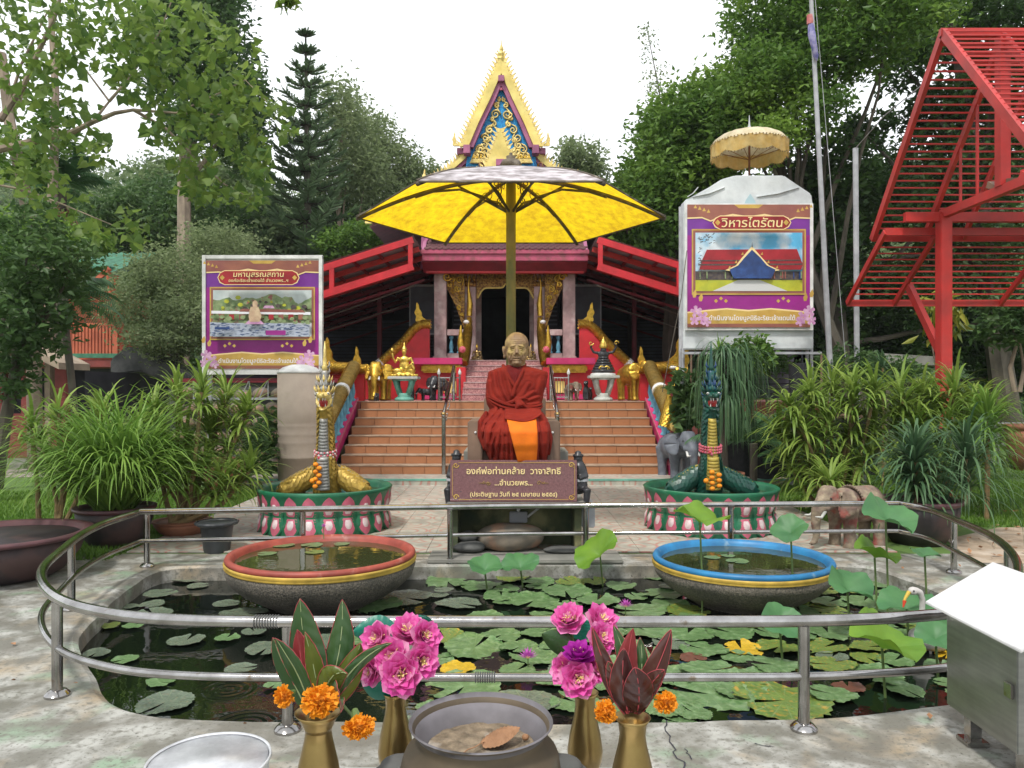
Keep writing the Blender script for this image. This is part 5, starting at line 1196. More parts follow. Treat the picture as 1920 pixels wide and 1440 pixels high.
for (x, y), sgn, lb in ((NX[0],-1,'orange marigold string hanging on the golden naga'),(NX[1],0,'orange marigold string hanging on the green naga')):
    b = MB()
    for k in range(7):
        a = k/6; b.ell((x-.05*(sgn != 0)+(.05 if k % 2 else -.03)*(.5 if sgn else 1), y-.185-.02*a, 1.6-((868 if sgn else 882)+a*(40 if sgn else 30)-HZ)*k9), (.032,.03,.026), n=8, m=6)
    b.ell((x-.10,y-.2,.57), .03, n=8, m=6); tag(b.build('marigold_garland', m_flor, smooth=True), lb, 'garland')
# ---------------------------------------------------------------- terrace kerb, main staircase, terrace
TX = -.18; ZT = 1.35; YT = 15.65
b = MB(); b.box(-4.6,4.6,12.75,13.6,0,.105); struct(b.build('step_landing', m_floortile, bevel=.006))
b = MB(); b.box(-4.62,4.62,12.74,12.80,.085,.112); struct(b.build('green_kerb_edge', m_mint))
st = thing('main_staircase', 'broad terracotta-tiled staircase of eight steps up to the temple terrace', 'staircase', (TX,13.55,.105))
SXA, SXB = -3.06, 2.68; rs = (ZT-.105)/8; td = .30
tb = MB(); TW = (SXB-SXA)/15; tb.box(-TW/2+.003, TW/2-.003, 0, .02, 0, rs-.020); tm = None
for k in range(8):
    y = 13.55+k*td; z = .105+k*rs
    MB().box(SXA,SXB,y+.02,YT+.4 if k == 7 else y+td+.06,.0 if k == 0 else z-.05,z+rs-.020).build('step_core', m_clay, st)
    MB().box(SXA,SXB,y-.012,y+td+.02,z+rs-.019,z+rs).build('tread_nosing', m_nosing, st, bevel=.004)
    for i in range(15):
        if tm is None: o = tmpl(tb, 'riser_tile', m_stairtile, st, bevel=.002); tm = o
        else: o = tm.copy(); col.objects.link(o)
        o.location = Vector((SXA+(i+.5)*TW, y+rnd.uniform(-.002,.002), z+.001)) - st.location
tr = MB(); tr.box(-6.9,6.5,15.9,30,.0,ZT-.012); struct(tr.build('temple_terrace', m_pinktile))
MB().box(-6.9,SXA-.01,15.6,15.9,0,ZT-.012).build('terrace_front_wall', m_redwall)['kind'] = 'structure'
MB().box(SXB+.01,6.5,15.6,15.9,0,ZT-.012).build('terrace_front_wall', m_redwall)['kind'] = 'structure'

# steel handrails on the stairs
for px, lb, s in ((832,'polished steel handrail left of the monk on the main stairs',-1),(1045,'polished steel handrail right of the monk on the main stairs',1)):
    x = (px-960)*13.5/F; t = thing('stair_handrail', lb, 'handrail', (x,13.5,.1))
    MB().tube([(x,13.42,1.12),(x,13.5,1.17),(x,15.85,2.06)], .030, 12).build('rail', m_steel, t, smooth=2)
    for y, z0, z1 in ((13.5,.105,1.16),(15.8,ZT,2.04)): MB().tube([(x,y,z0),(x,y,z1)], .038 if y < 14 else .03, 12).build('post', m_steel, t, smooth=True)
    MB().lathe([(.045,0),(.05,.02),(.03,.045)], (x,13.45,1.15), 12).build('rail_cap', m_brass, t, smooth=2)
    b = MB()
    for j in range(10):
        q = Vector((x,13.6+j*.22,.88+j*.0845)); b.scroll(q, .05, 1.1, j*.9, 1 if j % 2 else -1, .011, (0,1,0), (0,0,1))
    b.build('wavy_infill', m_steel, t, smooth=2)

# balustrades flanking the staircase
BAL = []
def baluster(mb, c, h, r=.05):
    mb.lathe([(r,0),(r,h*.08),(r*.55,h*.14),(r*.95,h*.35),(r*.6,h*.62),(r*.45,h*.78),(r*.9,h*.86),(r,h)], tuple(c), 12)
for s, x, lb in ((-1, -3.22, 'golden scaled balustrade with pale blue balusters left of the main stairs'), (1, 2.80, 'golden scaled balustrade with pale blue balusters right of the main stairs')):
    t = thing('stair_balustrade', lb, 'balustrade', (x,13.3,0)); a = Vector((x,13.3,.98)); c = Vector((x,15.75,2.06))
    MB().tube([a+Vector((0,-.12,-.06)), a, c, c+Vector((0,.1,0))], [.07,.125,.12,.10], 18, up=(1,0,0)).build('serpent_rail', m_goldpale, t, smooth=True)
    b = MB(); add_scales(b, [a, a.lerp(c,.5), c], [.127,.126,.122], size=.05); b.build('rail_scales', m_goldpale, t, kind='stuff')
    MB().tube([a.lerp(c,.52)+Vector((0,0,-.0)), a.lerp(c,.56)], .150, 16, up=(1,0,0)).build('white_bow', m_white, t, smooth=True)
    MB().bar(a+Vector((0,0,-.15)), c+Vector((0,0,-.15)), .12, .06).build('top_plinth', m_petalpink, t)
    MB().bar(Vector((x,13.35,.20)), Vector((x,15.75,1.30)), .16, .24).build('base_plinth', m_magenta, t); MB().bar(Vector((x-s*.085,13.35,.30)), Vector((x-s*.085,15.75,1.40)), .02, .05).build('plinth_trim', m_petalpink, t)
    for j in range(9):
        u = (j+.5)/9; q = Vector((x,13.35,.30)).lerp(Vector((x,15.75,1.40)), u); b = MB(); baluster(b, q, .56, .062); b.build('baluster', m_bluebal, t, smooth=2)
# golden naga parts outside the balustrades
def gold_tube(name, label, pts, rad, cat='ornament', sc_=.05, m=m_gold, flames=True):
    t = thing(name, label, cat, tuple(pts[0])); bd = MB().tube(pts, rad, 16).build('body', m, t, smooth=True)
    b = MB(); add_scales(b, pts, rad, size=sc_); b.build('scales', m, bd, kind='stuff')
    return t
def flame_shape(o, w_, h, lean=.3, dep=.06, m=m_gold, parent=None, name='flame_tail', sgn=1):
    n = 12; L_ = []; Rr = []
    for i in range(n+1):
        u = i/n; cx = lean*h*(u**1.6)*sgn + .10*h*math.sin(u*4.2)*sgn; hw = w_*.5*(1-u)**.8*(1+.25*math.sin(u*16)); L_.append((cx-hw, u*h)); Rr.append((cx+hw, u*h))
    poly = L_+Rr[::-1][1:]
    return MB().prism(poly, o, (1,0,0), (0,0,1), (0,dep,0)).build(name, m, parent, bevel=.006)
k16 = 15.8/F
for s, xa, xb, tx, th, lb in ((-1,-3.35,-3.95,-3.72,.62,'golden serpent body and flame tail on the left end of the terrace'),(1,2.95,3.3,3.38,1.0,'golden serpent body and tall flame tail on the right end of the terrace')):
    t = gold_tube('golden_serpent', lb, [Vector((xa-.35*s,15.9,2.0)), Vector((xa,15.9,2.02)), Vector((xb,15.95,2.04)), Vector((xb+.3*s,16,2.0))], [.08,.11,.12,.09])
    flame_shape((tx,15.95,2.05), .30 if s < 0 else .42, th, .25, .08, m_gold, t, sgn=(-1 if s < 0 else 1))
    flame_shape((tx-s*.55,16.3,1.95), .22, .55, .3, .06, m_gold, t, sgn=-1 if s < 0 else -1)
    MB().lathe([(.13,0),(.15,.02),(.15,.05),(.13,.07)], (xb-.02*s,15.95,2.0), 14).build('white_bow', m_white, t, smooth=2)
    MB().box(min(xa,xb)-.3,max(xa,xb)+.3,15.95,16.1,ZT,1.93).build('red_plinth', m_red, t, bevel=.01)
q = [P(1247,800,13.35), P(1258,760,13.35), P(1266,725,13.35), P(1271,690,13.35)]
t = gold_tube('golden_naga_neck', 'upright golden naga neck at the foot of the right balustrade', q, [.11,.12,.085,.035], sc_=.045)
MB().ell(P(1263,740,13.2), (.06,.04,.04), n=10, m=7).build('red_flower', m_flred, t)

# ---------------------------------------------------------------- elephants
def elephant(name, label, loc, s, rz, body_m, ear_m=None, tusk_m=None, group=None, saddle=None):
    """s = height to the shoulder"""
    t = thing(name, label, 'elephant statue', loc, group); T = Matrix.Translation(loc) @ Matrix.Rotation(rz, 4, 'Z') @ Matrix.Scale(s, 4)
    # faces -Y in its own frame
    b = MB(T); b.ell((0,.25,.70), (.27,.46,.29), n=20, m=14); b.ell((0,-.12,.74), (.24,.28,.27)); b.ell((0,.55,.66), (.24,.22,.26))
    for x, y in ((-.16,-.16),(.16,-.16),(-.16,.50),(.16,.50)): b.tube([(x,y,.68),(x,y,.35),(x,y-.01,.10),(x,y-.02,.0)], [.15,.105,.095,.115], 14)
    b.ell((0,-.46,.84), (.19,.20,.21)); b.ell((0,-.44,.97), (.13,.13,.09)); b.ell((-.07,-.47,.99), (.08,.09,.07)); b.ell((.07,-.47,.99), (.08,.09,.07))
    b.tube([(0,-.58,.80),(0,-.70,.66),(0,-.74,.45),(0,-.72,.25),(0,-.77,.13),(0,-.85,.12)], [.13,.105,.08,.062,.05,.04], 14)
    for q in (-1, 1): b.ell((q*.11,-.60,.70), (.06,.08,.06))
    b.tube([(0,.74,.72),(0,.79,.55),(0,.77,.36)], [.035,.022,.02], 8)
    b.organic('body', body_m, t, .028*s, 3)
    for q in (-1, 1):
        def f(u, v):
            a = v*2*PI; r = u; return (q*(.16+.20*r*max(0, math.cos(a)*.9+.35)+.05*r), -.40+.05*math.sin(a)*r+.10*r*r*max(0,math.cos(a)), .80+.22*r*math.sin(a)-.03*r)
        e = MB(T); e.grid(f, 5, 18); o = e.build('ear', ear_m or body_m, t, smooth=2); mo = o.modifiers.new('s', 'SOLIDIFY'); mo.thickness = .03*s
        MB(T).tube([(q*.10,-.62,.66),(q*.13,-.74,.56),(q*.12,-.86,.58)], [.03,.024,.006], 8).build('tusk', tusk_m or m_white, t, smooth=2)
        MB(T).ell((q*.155,-.56,.86), .018, n=8, m=6).build('eye', m_black, t)
    if saddle:
        b = MB(T); b.grid(lambda u, v: (.30*math.cos(PI*v), .02+.45*u, .71+.31*math.sin(PI*v)), 8, 20); o = b.build('saddle_cloth', saddle, t, smooth=2); mo = o.modifiers.new('s', 'SOLIDIFY'); mo.thickness = .03*s
        b = MB(T); 
        for k in range(21): v = k/20; b.ell((.31*math.cos(PI*v), .0, .71+.32*math.sin(PI*v)), .022, n=6, m=4)
        b.build('saddle_beads', saddle, t, kind='stuff')
    return t
def at(px, py, D): q = P(px, py, D); return (q.x, q.y, q.z)
gp = 'golden elephants on the terrace'
elephant('golden_elephant', 'golden elephant facing the camera at the left of the terrace', (at(705,748,16.15)[0],16.5,ZT), .78, 0, m_gold, group=gp)
elephant('golden_elephant', 'golden elephant half hidden behind the right balustrade, turned sideways', (at(1200,748,16.2)[0]-.02,16.55,ZT), .80, R(25), m_gold, group=gp)
gb = 'small black elephant figures on the terrace'
elephant('small_elephant', 'small black elephant next to the mint green stand on the terrace', (at(797,748,16.4)[0],16.4,ZT), .26, R(-70), m_black, group=gb)
elephant('small_elephant', 'black elephant with grey trunk behind the left low steel fence', (at(822,748,16.6)[0],16.7,ZT), .50, R(-20), m_black, group=gb)
elephant('small_elephant', 'small reddish elephant figure right of the monk on the terrace', (at(1074,748,16.5)[0],16.6,ZT), .38, R(20), m_elestone, group=gb)
elephant('small_elephant', 'small black elephant in front of the left golden elephant', (at(705,748,15.95)[0],15.98,ZT), .16, 0, m_black, group=gb)
elephant('blue_grey_elephant', 'blue-grey elephant statue with white tusks at the foot of the right balustrade', (at(1276,890,12.95)[0],13.1,.06), .80, R(12), m_eleblue, saddle=None)
elephant('stone_elephant', 'worn pinkish-grey stone elephant standing beside the pond, facing left', (3.42,7.83,0), .60, R(-68), m_elestone, tusk_m=m_offwhite, saddle=m_elestone)
# cats / dogs sitting
def sitting_animal(label, loc, h, m, rz=0):
    t = thing('sitting_animal_statue', label, 'statue', loc); T = Matrix.Translation(loc) @ Matrix.Rotation(rz, 4, 'Z') @ Matrix.Scale(h, 4); b = MB(T)
    b.ell((0,.12,.25), (.2,.24,.25)); b.ell((0,-.02,.5), (.15,.16,.26)); b.ell((0,-.1,.83), (.13,.14,.13)); b.ell((0,-.22,.79), (.06,.09,.05))
    for s in (-1, 1): b.tube([(s*.09,-.1,.5),(s*.09,-.14,.05),(s*.09,-.2,.02)], [.07,.05,.05], 8); b.tube([(s*.08,-.06,.9),(s*.1,-.05,1.02)], [.045,.012], 6)
    b.organic('body', m, t, .05*h, 2)
    for s in (-1, 1): MB(T).ell((s*.05,-.215,.87), .018, n=6, m=5).build('eye', m_white, t)
sitting_animal('small black sitting animal figure beside the mint green stand', (at(770,748,16.3)[0],16.4,ZT), .42, m_black, R(20))
sitting_animal('black sitting cat figure left of the white stone stand', (at(1100,748,16.3)[0],16.4,ZT), .44, m_black, R(-15))
sitting_animal('small dark sitting figure right of the monk on the terrace', (at(1118,748,16.3)[0]-.09,16.7,ZT), .3, m_black, R(10))

# stands with seated figures
def stand(name, px, label, m_top, m_base, Y=16.15, w_=.31, ztop=None):
    x = at(px,748,Y)[0]; zt = 1.6-(ztop-HZ)*Y/F; t = thing(name, label, 'stand', (x,Y,ZT)); h = zt-ZT
    MB().box(x-w_,x+w_,Y-.28,Y+.28,zt-.06,zt).build('table_top', m_top, t, bevel=.012)
    b = MB(); b.lathe([(.20,0),(.20,.05),(.13,.10),(.17,.16)], (x,Y,ZT), 24); b.build('foot', m_base, t, smooth=2)
    for k in range(4):
        a = PI/4+k*PI/2; b = MB(); d = Vector((math.cos(a), math.sin(a), 0)); b.tube([Vector((x,Y,ZT+.15))+d*.13, Vector((x,Y,ZT+.3))+d*.20, Vector((x,Y,zt-.05))+d*.24], [.05,.045,.06], 8); b.build('pillar', m_base, t, smooth=2)
    MB().lathe([(.26,0),(.26,.03)], (x,Y,zt-.09), 20).build('collar', m_base, t)
    return Vector((x, Y, zt))
c1 = stand('round_stand', 758, 'mint green open stand with a pale top, carrying the golden seated figure', m_offwhite, m_mint, ztop=706)
c2 = stand('round_stand', 1131, 'white stone stand carrying the black multi-tiered figure', m_offwhite, m_offwhite, ztop=704)
def seated_fig(c, h, label, m, raised=True, crown=None):
    t = thing('seated_figure', label, 'statue', tuple(c)); T = Matrix.Translation(c) @ Matrix.Scale(h, 4); b = MB(T)
    b.ell((0,0,.06), (.34,.20,.06)); b.ell((-.17,-.05,.16), (.16,.12,.09)); b.ell((.17,-.05,.16), (.16,.12,.09)); b.ell((0,.03,.3), (.15,.11,.18)); b.ell((0,.02,.47), (.16,.09,.11))
    b.tube([(0,.02,.5),(0,0,.66)], [.05,.045], 8); b.ell((0,-.01,.70), (.07,.075,.085))
    b.tube([(.16,.02,.54),(.23,.02,.40),(.27,-.06,.30)], [.05,.04,.035], 8)
    if raised: b.tube([(-.16,.02,.54),(-.25,-.02,.40),(-.30,-.1,.52),(-.32,-.12,.66)], [.05,.04,.035,.03], 8)
    else: b.tube([(-.16,.02,.54),(-.23,.02,.40),(-.27,-.06,.30)], [.05,.04,.035], 8)
    b.tube([(.1,-.1,.2),(.24,-.14,.34),(.30,-.16,.2)], [.06,.07,.04], 8)
    b.organic('body', m, t, .018*h, 2)
    MB(T).lathe([(.075,0),(.085,.02),(.06,.06),(.05,.09),(.03,.12),(.028,.16),(.004,.24)], (0,0,.74), 14, lob=lambda a, z: 1+.05*math.cos(8*a)).build('crown', crown or m, t, smooth=2)
    if raised: MB(T).lathe([(.02,0),(.05,.03),(.04,.08),(.005,.14)], (-.325,-.12,.67), 10).build('held_bud', m, t, smooth=2)
    for k in range(9): 
        a = PI+PI*k/8; MB(T).ell((.34*math.cos(a), .2*math.sin(a), .035), (.055,.03,.035), n=8, m=6).build('lotus_base_petal', m, t, smooth=True)
    return t
m_goldbright = mat('bright_gold_leaf', (.80,.58,.13), (.62,.40,.07), rough=.28, metal=.8, scale=20, bump=.3, bscale=50)
seated_fig(c1, .74, 'golden seated figure in a pointed crown with one hand raised, on the mint stand', m_goldbright)
c = c2; t = thing('seated_figure', 'black tiered seated figure with gold crown and raised arms on the white stand', 'statue', tuple(c)); h = .78; T = Matrix.Translation(c) @ Matrix.Scale(h, 4)
MB(T).lathe([(.34,0),(.34,.04),(.28,.07)], (0,0,0), 20).build('white_cloth_base', m_white, t)
for j in range(6):
    MB(T).lathe([(.30-.035*j,0),(.325-.035*j,.035),(.30-.035*j,.075)], (0,0,.08+.07*j), 24, lob=lambda a, z: 1+.03*math.cos(a*7)).build('serpent_coil', m_black, t, smooth=2)
b = MB(T); b.ell((0,-.03,.55), (.15,.1,.12)); b.ell((0,-.04,.68), (.085,.085,.09))
for s in (-1, 1): b.tube([(s*.12,-.02,.6),(s*.26,-.03,.62),(s*.34,-.05,.76),(s*.28,-.08,.86)], [.045,.04,.035,.02], 8)
b.organic('torso', m_black, t, .014, 2)
MB(T).lathe([(.09,0),(.12,.03),(.10,.07),(.105,.10),(.08,.14),(.085,.17),(.05,.21),(.02,.26),(.004,.33)], (0,-.03,.72), 16).build('crown', m_goldbright, t, smooth=2)
for s in (-1, 1): b = MB(T); b.scroll((s*.06,-.26,.17), .08, 1.4, 0 if s > 0 else PI, s, .022, flat=.6); b.scroll((s*.34,-.1,.86), .07, 1, 0, s, .016, flat=.6); b.build('gold_ornament', m_goldbright, t, smooth=2)
# low steel fences on the terrace
for xa, xb, lb in ((823,862,'low steel fence with pointed posts left of the monk on the terrace'),(1035,1066,'low steel fence with pointed posts right of the monk on the terrace')):
    Y = 16.0; x0 = (xa-960)*Y/F; x1 = (xb-960)*Y/F; t = thing('low_fence', lb, 'fence', (x0,Y,ZT))
    for x in (x0, x1): 
        MB().tube([(x,Y,ZT),(x,Y,ZT+.55)], .022, 8).build('post', m_steel, t, smooth=True); MB().lathe([(.03,0),(.035,.04),(.003,.12)], (x,Y,ZT+.55), 8).build('spearhead', m_white, t)
    for z in (.08,.48): MB().bar((x0,Y,ZT+z),(x1,Y,ZT+z),.02,.02).build('rail', m_steel, t)
    for k in range(1,6): x = x0+(x1-x0)*k/6; MB().tube([(x,Y,ZT+.08),(x,Y,ZT+.48)], .008, 6).build('bar', m_steel, t)

# ---------------------------------------------------------------- temple
tp = thing('temple', 'red and gold Thai temple hall with steep gable, porch and blue mosaic pediment', 'temple', (TX,19,0))
FZ = 2.3
# inner stair to the porch
for k in range(7):
    z = ZT+k*(FZ-ZT)/7; y = 17.3+k*.26; h = (FZ-ZT)/7
    MB().box(-1.12,.78,y,19.2,z-.012,z+h-.018).build('porch_step', m_pinktile, tp); MB().box(-1.12,.78,y-.015,y+.27,z+h-.017,z+h).build('step_nosing', m_pinkstone, tp, bevel=.003)
MB().box(-2.1,1.8,19.05,21.9,ZT-.01,FZ-.004).build('porch_floor', m_pinkstone, tp)
b = MB(); b.bar((-.45,19.2,FZ+.02),(.35,19.2,FZ+.02),.9,.02,up=(0,0,1)); 
mm = MB().box(-.62,.35,19.1,19.7,FZ+.0,FZ+.018).build('door_mat', m_black, None); tag(mm, 'black and white striped mat at the porch door', 'mat')
for k in range(7): MB().add([(-.58+k*.13,19.1,FZ+.022),(-.52+k*.13,19.1,FZ+.022),(-.38+k*.13,19.7,FZ+.022),(-.44+k*.13,19.7,FZ+.022)], [(0,1,2,3)]).build('white_stripe', m_white, mm)
# base walls, ledges
for s in (-1, 1):
    X = lambda a: TX+s*a
    def bx(name, a, c_, y0, y1, z0, z1, m, bev=0): x0, x1 = sorted((X(a), X(c_))); return MB().box(x0,x1,y0,y1,z0,z1).build(name, m, tp, bevel=bev)
    bx('base_wall', 1.02, 2.05, 18.3, 21.8, ZT-.01, 2.05, m_red)
    bx('base_cove', 1.00, 1.95, 18.12, 18.3, 1.98, 2.17, m_gold, .04); bx('base_ledge', .98, 2.12, 17.98, 18.4, 2.17, 2.32, m_magenta, .01)
    bx('base_step', 1.02, 1.90, 18.1, 18.3, ZT, 1.47, m_magenta, .01); bx('gold_panel', 1.12, 1.42, 18.22, 18.3, 1.50, 1.78, m_goldyel, .01)
    # gold topped red serpent wall
    prof = [(1.80,ZT),(1.80,3.12),(2.02,3.12),(2.35,2.72),(2.75,2.35),(3.05,2.06),(3.6,1.95),(3.6,ZT)]
    MB().prism([(s*a, z) for a, z in prof], (TX,18.55,0), (1,0,0), (0,0,1), (0,.14,0)).build('serpent_wall', m_red, tp)
    pth = [Vector((X(1.78),18.6,3.15)), Vector((X(2.0),18.6,3.15)), Vector((X(2.18),18.6,3.02)), Vector((X(2.4),18.6,2.75)), Vector((X(2.78),18.6,2.40)), Vector((X(3.05),18.6,2.15)), Vector((X(3.35),18.6,2.0)), Vector((X(3.7),18.6,2.0))]
    MB().tube(pth, .10, 14).build('serpent_cap', m_gold, tp, smooth=True); b = MB(); add_scales(b, pth, [.102]*8, size=.06); b.build('serpent_scales', m_gold, tp, kind='stuff')
    MB().tube([pth[4].lerp(pth[5],.6), pth[4].lerp(pth[5],.9)], .125, 12).build('white_bow', m_white, tp, smooth=True)
    flame_shape((X(1.98),18.55,3.2), .24, .48, .35, .06, m_gold, tp, 'roof_flame', s)
    # columns
    bx('outer_column', 1.44, 1.74, 19.05, 19.35, FZ-.004, 4.62, m_pinkstone, .012)
    bx('column_base', 1.41, 1.77, 19.02, 19.38, FZ-.002, FZ+.10, m_pinkstone, .008)
    bx('inner_column', .73, 1.00, 19.35, 19.62, FZ-.003, 4.55, m_pinkstone, .012)
    bx('sill', 1.01, 1.43, 19.15, 19.32, FZ+.0, FZ+.18, m_pinkstone, .008); bx('hand_rail', 1.01, 1.43, 19.12, 19.34, FZ+.62, FZ+.77, m_pinkstone, .008)
    for j in range(2): b = MB(); baluster(b, (X(1.13+.2*j),19.23,FZ+.18), .44, .062); b.build('baluster', m_bluebal, tp, smooth=2)
    # gold filigree capital and hanging bracket
    b = MB(); 
    for j in range(3): b.lathe([(.035,0),(.05,.06),(.03,.14),(.004,.24)], (X(.77+.1*j),19.32,4.28), 8)
    b.box(*sorted((X(.71),X(1.02))),19.28,19.36,4.16,4.28); b.build('gilded_capital', m_goldshade, tp, smooth=2)
    poly = [(0,0),(.42,.0),(.50,-.14),(.44,-.42),(.34,-.62),(.22,-.86),(.13,-1.12),(.05,-1.35),(0,-1.45)]
    ob = MB(); o_g = MB().prism([(s*(1.0+a), z) for a, z in poly], (TX,19.24,4.52), (1,0,0), (0,0,1), (0,.04,0)).build('gilded_bracket', m_goldshade, tp, bevel=.006)
    b = MB()
    for j, (a, z, r) in enumerate(((1.12,4.30,.10),(1.32,4.33,.09),(1.16,4.08,.09),(1.28,4.02,.06),(1.12,3.86,.07),(1.13,3.62,.06),(1.07,3.44,.045))): b.scroll((X(a),19.215,z), r, 1.5, j, s if j % 2 else -s, .022, flat=.5, tail=(X(a-.04),19.22,z-r*1.8))
    b.build('bracket_scrolls', m_gold, tp, smooth=2)
    b = MB(); b.scroll((X(1.42),19.02,4.36), .11, 1.5, 0, s, .03, flat=.6); b.scroll((X(1.34),19.02,4.16), .07, 1.2, 2, -s, .024, flat=.6, tail=(X(1.26),19.04,4.02)); b.build('corner_scroll', m_gold, tp, smooth=2)
    # gold guardian serpents at the door jambs
    g = gold_tube('golden_naga_jamb', 'golden naga body climbing the ' + ('left' if s < 0 else 'right') + ' door column above the pink steps', [Vector((X(.96),18.2,ZT+.85)), Vector((X(.94),18.4,2.45)), Vector((X(.90),18.9,3.0)), Vector((X(.87),19.1,3.35))], [.10,.12,.10,.05], sc_=.05)
    q = [Vector((X(1.0),18.5,2.35)), Vector((X(1.05),18.45,2.7)), Vector((X(1.04),18.45,3.12))]; MB().tube(q, [.09,.08,.015], 12).build('side_neck', m_gold, g, smooth=True)
    MB().tube([(X(.88),19.12,3.4),(X(.86),19.14,3.7),(X(.90),19.16,4.1),(X(.88),19.16,4.4)], [.07,.075,.03,.01], 10).build('crest', m_gold, g, smooth=True)
    MB().ell((X(.98),18.1,2.52), (.08,.05,.08), n=10, m=7).build('red_flower', m_flred, g); MB().ell((X(.93),18.75,3.22), (.07,.05,.05), n=10, m=7).build('white_bow', m_white, g)
    bx('red_pier', .90, 1.12, 18.0, 18.9, ZT, 2.1, m_red, .01)
    # side windows with louvres behind
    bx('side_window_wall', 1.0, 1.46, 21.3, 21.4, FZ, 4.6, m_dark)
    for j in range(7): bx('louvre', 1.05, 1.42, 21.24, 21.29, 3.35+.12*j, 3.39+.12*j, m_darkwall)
# small figures beside the door
for s, lb in ((-1,'small gilded guardian figure sitting left of the temple door'),(1,'small gilded guardian figure sitting right of the temple door')):
    seated_fig(Vector((TX+s*.66-.02,18.95,FZ)), .42, lb, m_brass, raised=False, crown=m_gold)
# door opening: frame, arch frieze, dark hall
AR = []
for i in range(21):
    u = i/20; x = -.68+1.36*u; a = abs(x)/.68
    z = 4.12-.22*max(0,(a-.72)/.28)**2 + .10*max(0,1-a*9) ; AR.append((x, z))
fr = [(-.73,4.55)]+[(-.73,3.85),(-.68,3.90)]+AR[1:-1]+[(.68,3.90),(.73,3.85),(.73,4.55)]
MB().prism(fr, (TX+.02,19.42,0), (1,0,0), (0,0,1), (0,.08,0)).build('arch_frieze', m_goldshade, tp)
MB().tube([Vector((TX+.02+x,19.40,z+.012)) for x, z in [(-.70,3.86)]+AR[1:-1]+[(.70,3.86)]], .022, 8).build('arch_moulding', m_goldyel, tp, smooth=2)
b = MB()
for k in range(9):
    for s in (-1, 1): b.scroll((TX+.02+s*(.06+.078*k),19.40,4.40-.035*(k % 2)), .055, 1.5, k*.7, s*(1 if k % 2 else -1), .014, flat=.5, tail=(TX+.02+s*(.10+.078*k),19.405,4.24))
b.build('frieze_scrolls', m_goldshade, tp, smooth=2)
MB().box(TX-1.75,TX+1.75,19.35,19.75,4.54,4.68).build('lintel', m_reddark, tp)
MB().box(TX-.95,TX-.66,21.2,21.3,FZ,4.6).build('door_jamb', m_pinkstone, tp); MB().box(TX+.66,TX+.95,21.2,21.3,FZ,4.6).build('door_jamb', m_pinkstone, tp)
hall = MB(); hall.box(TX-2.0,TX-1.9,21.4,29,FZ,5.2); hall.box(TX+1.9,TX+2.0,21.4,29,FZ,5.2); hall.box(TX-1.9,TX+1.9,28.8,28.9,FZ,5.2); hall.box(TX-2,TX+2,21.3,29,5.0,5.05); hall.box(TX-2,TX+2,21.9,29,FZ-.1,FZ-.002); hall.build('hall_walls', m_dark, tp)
# entablature and lean-to tiled roof of the porch
FY = 18.35; x0, x1 = -2.14, 1.80
MB().box(x0,x1,FY,FY+.10,4.64,4.80).build('fascia', m_pinkpaint, tp, bevel=.006); MB().box(x0-.03,x1+.03,FY-.04,FY+.12,4.80,4.90).build('fascia_moulding', m_pinkpaint, tp, bevel=.006)
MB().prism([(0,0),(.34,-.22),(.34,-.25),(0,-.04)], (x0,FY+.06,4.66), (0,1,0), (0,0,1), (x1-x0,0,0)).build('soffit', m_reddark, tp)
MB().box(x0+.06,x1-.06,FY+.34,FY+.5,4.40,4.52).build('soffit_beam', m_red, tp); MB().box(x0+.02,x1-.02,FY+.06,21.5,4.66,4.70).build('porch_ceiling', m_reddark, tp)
for s, a in ((1,x0),(-1,x1)): MB().prism([(0,0),(3,0),(3,1.2),(.3,.25),(0,.0)], (a,FY,4.9), (0,1,0), (0,0,1), (.08*s,0,0)).build('end_board', m_mauve, tp)
tm = None; tw = (x1-x0-.1)/26
for r_ in range(6):
    for i in range(26):
        if tm is None:
            b = MB(); b.add([(-tw*.47,0,0),(tw*.47,0,0),(tw*.47,.14,.075),(-tw*.47,.14,.075),(0,-.035,-.016),(-tw*.47,0,.02),(tw*.47,0,.02),(0,-.035,.004)], [(0,1,2,3),(0,4,1),(5,6,7),(0,5,7,4),(4,7,6,1),(5,3,2,6)]); tm = tmpl(b, 'roof_tile', m_rooftile, tp); o = tm
        else: o = tm.copy(); col.objects.link(o)
        o.location = Vector((x0+.05+(i+.5)*tw+(r_ % 2)*tw*.4, FY-.03+r_*.105, 4.915+r_*.055)) - tp.location; o.rotation_euler = (0, rnd.uniform(-.03,.03), 0)
for s in (-1, 1):                                                     # small bells at the eaves
    q = Vector((TX+s*2.22,FY-.2,4.9)); b = MB(); b.lathe([(.045,0),(.035,.05),(.012,.08)], tuple(q-Vector((0,0,.12))), 10); b.tube([q, q-Vector((0,0,.05))], .004, 5); b.build('wind_bell', m_goldyel, tp)
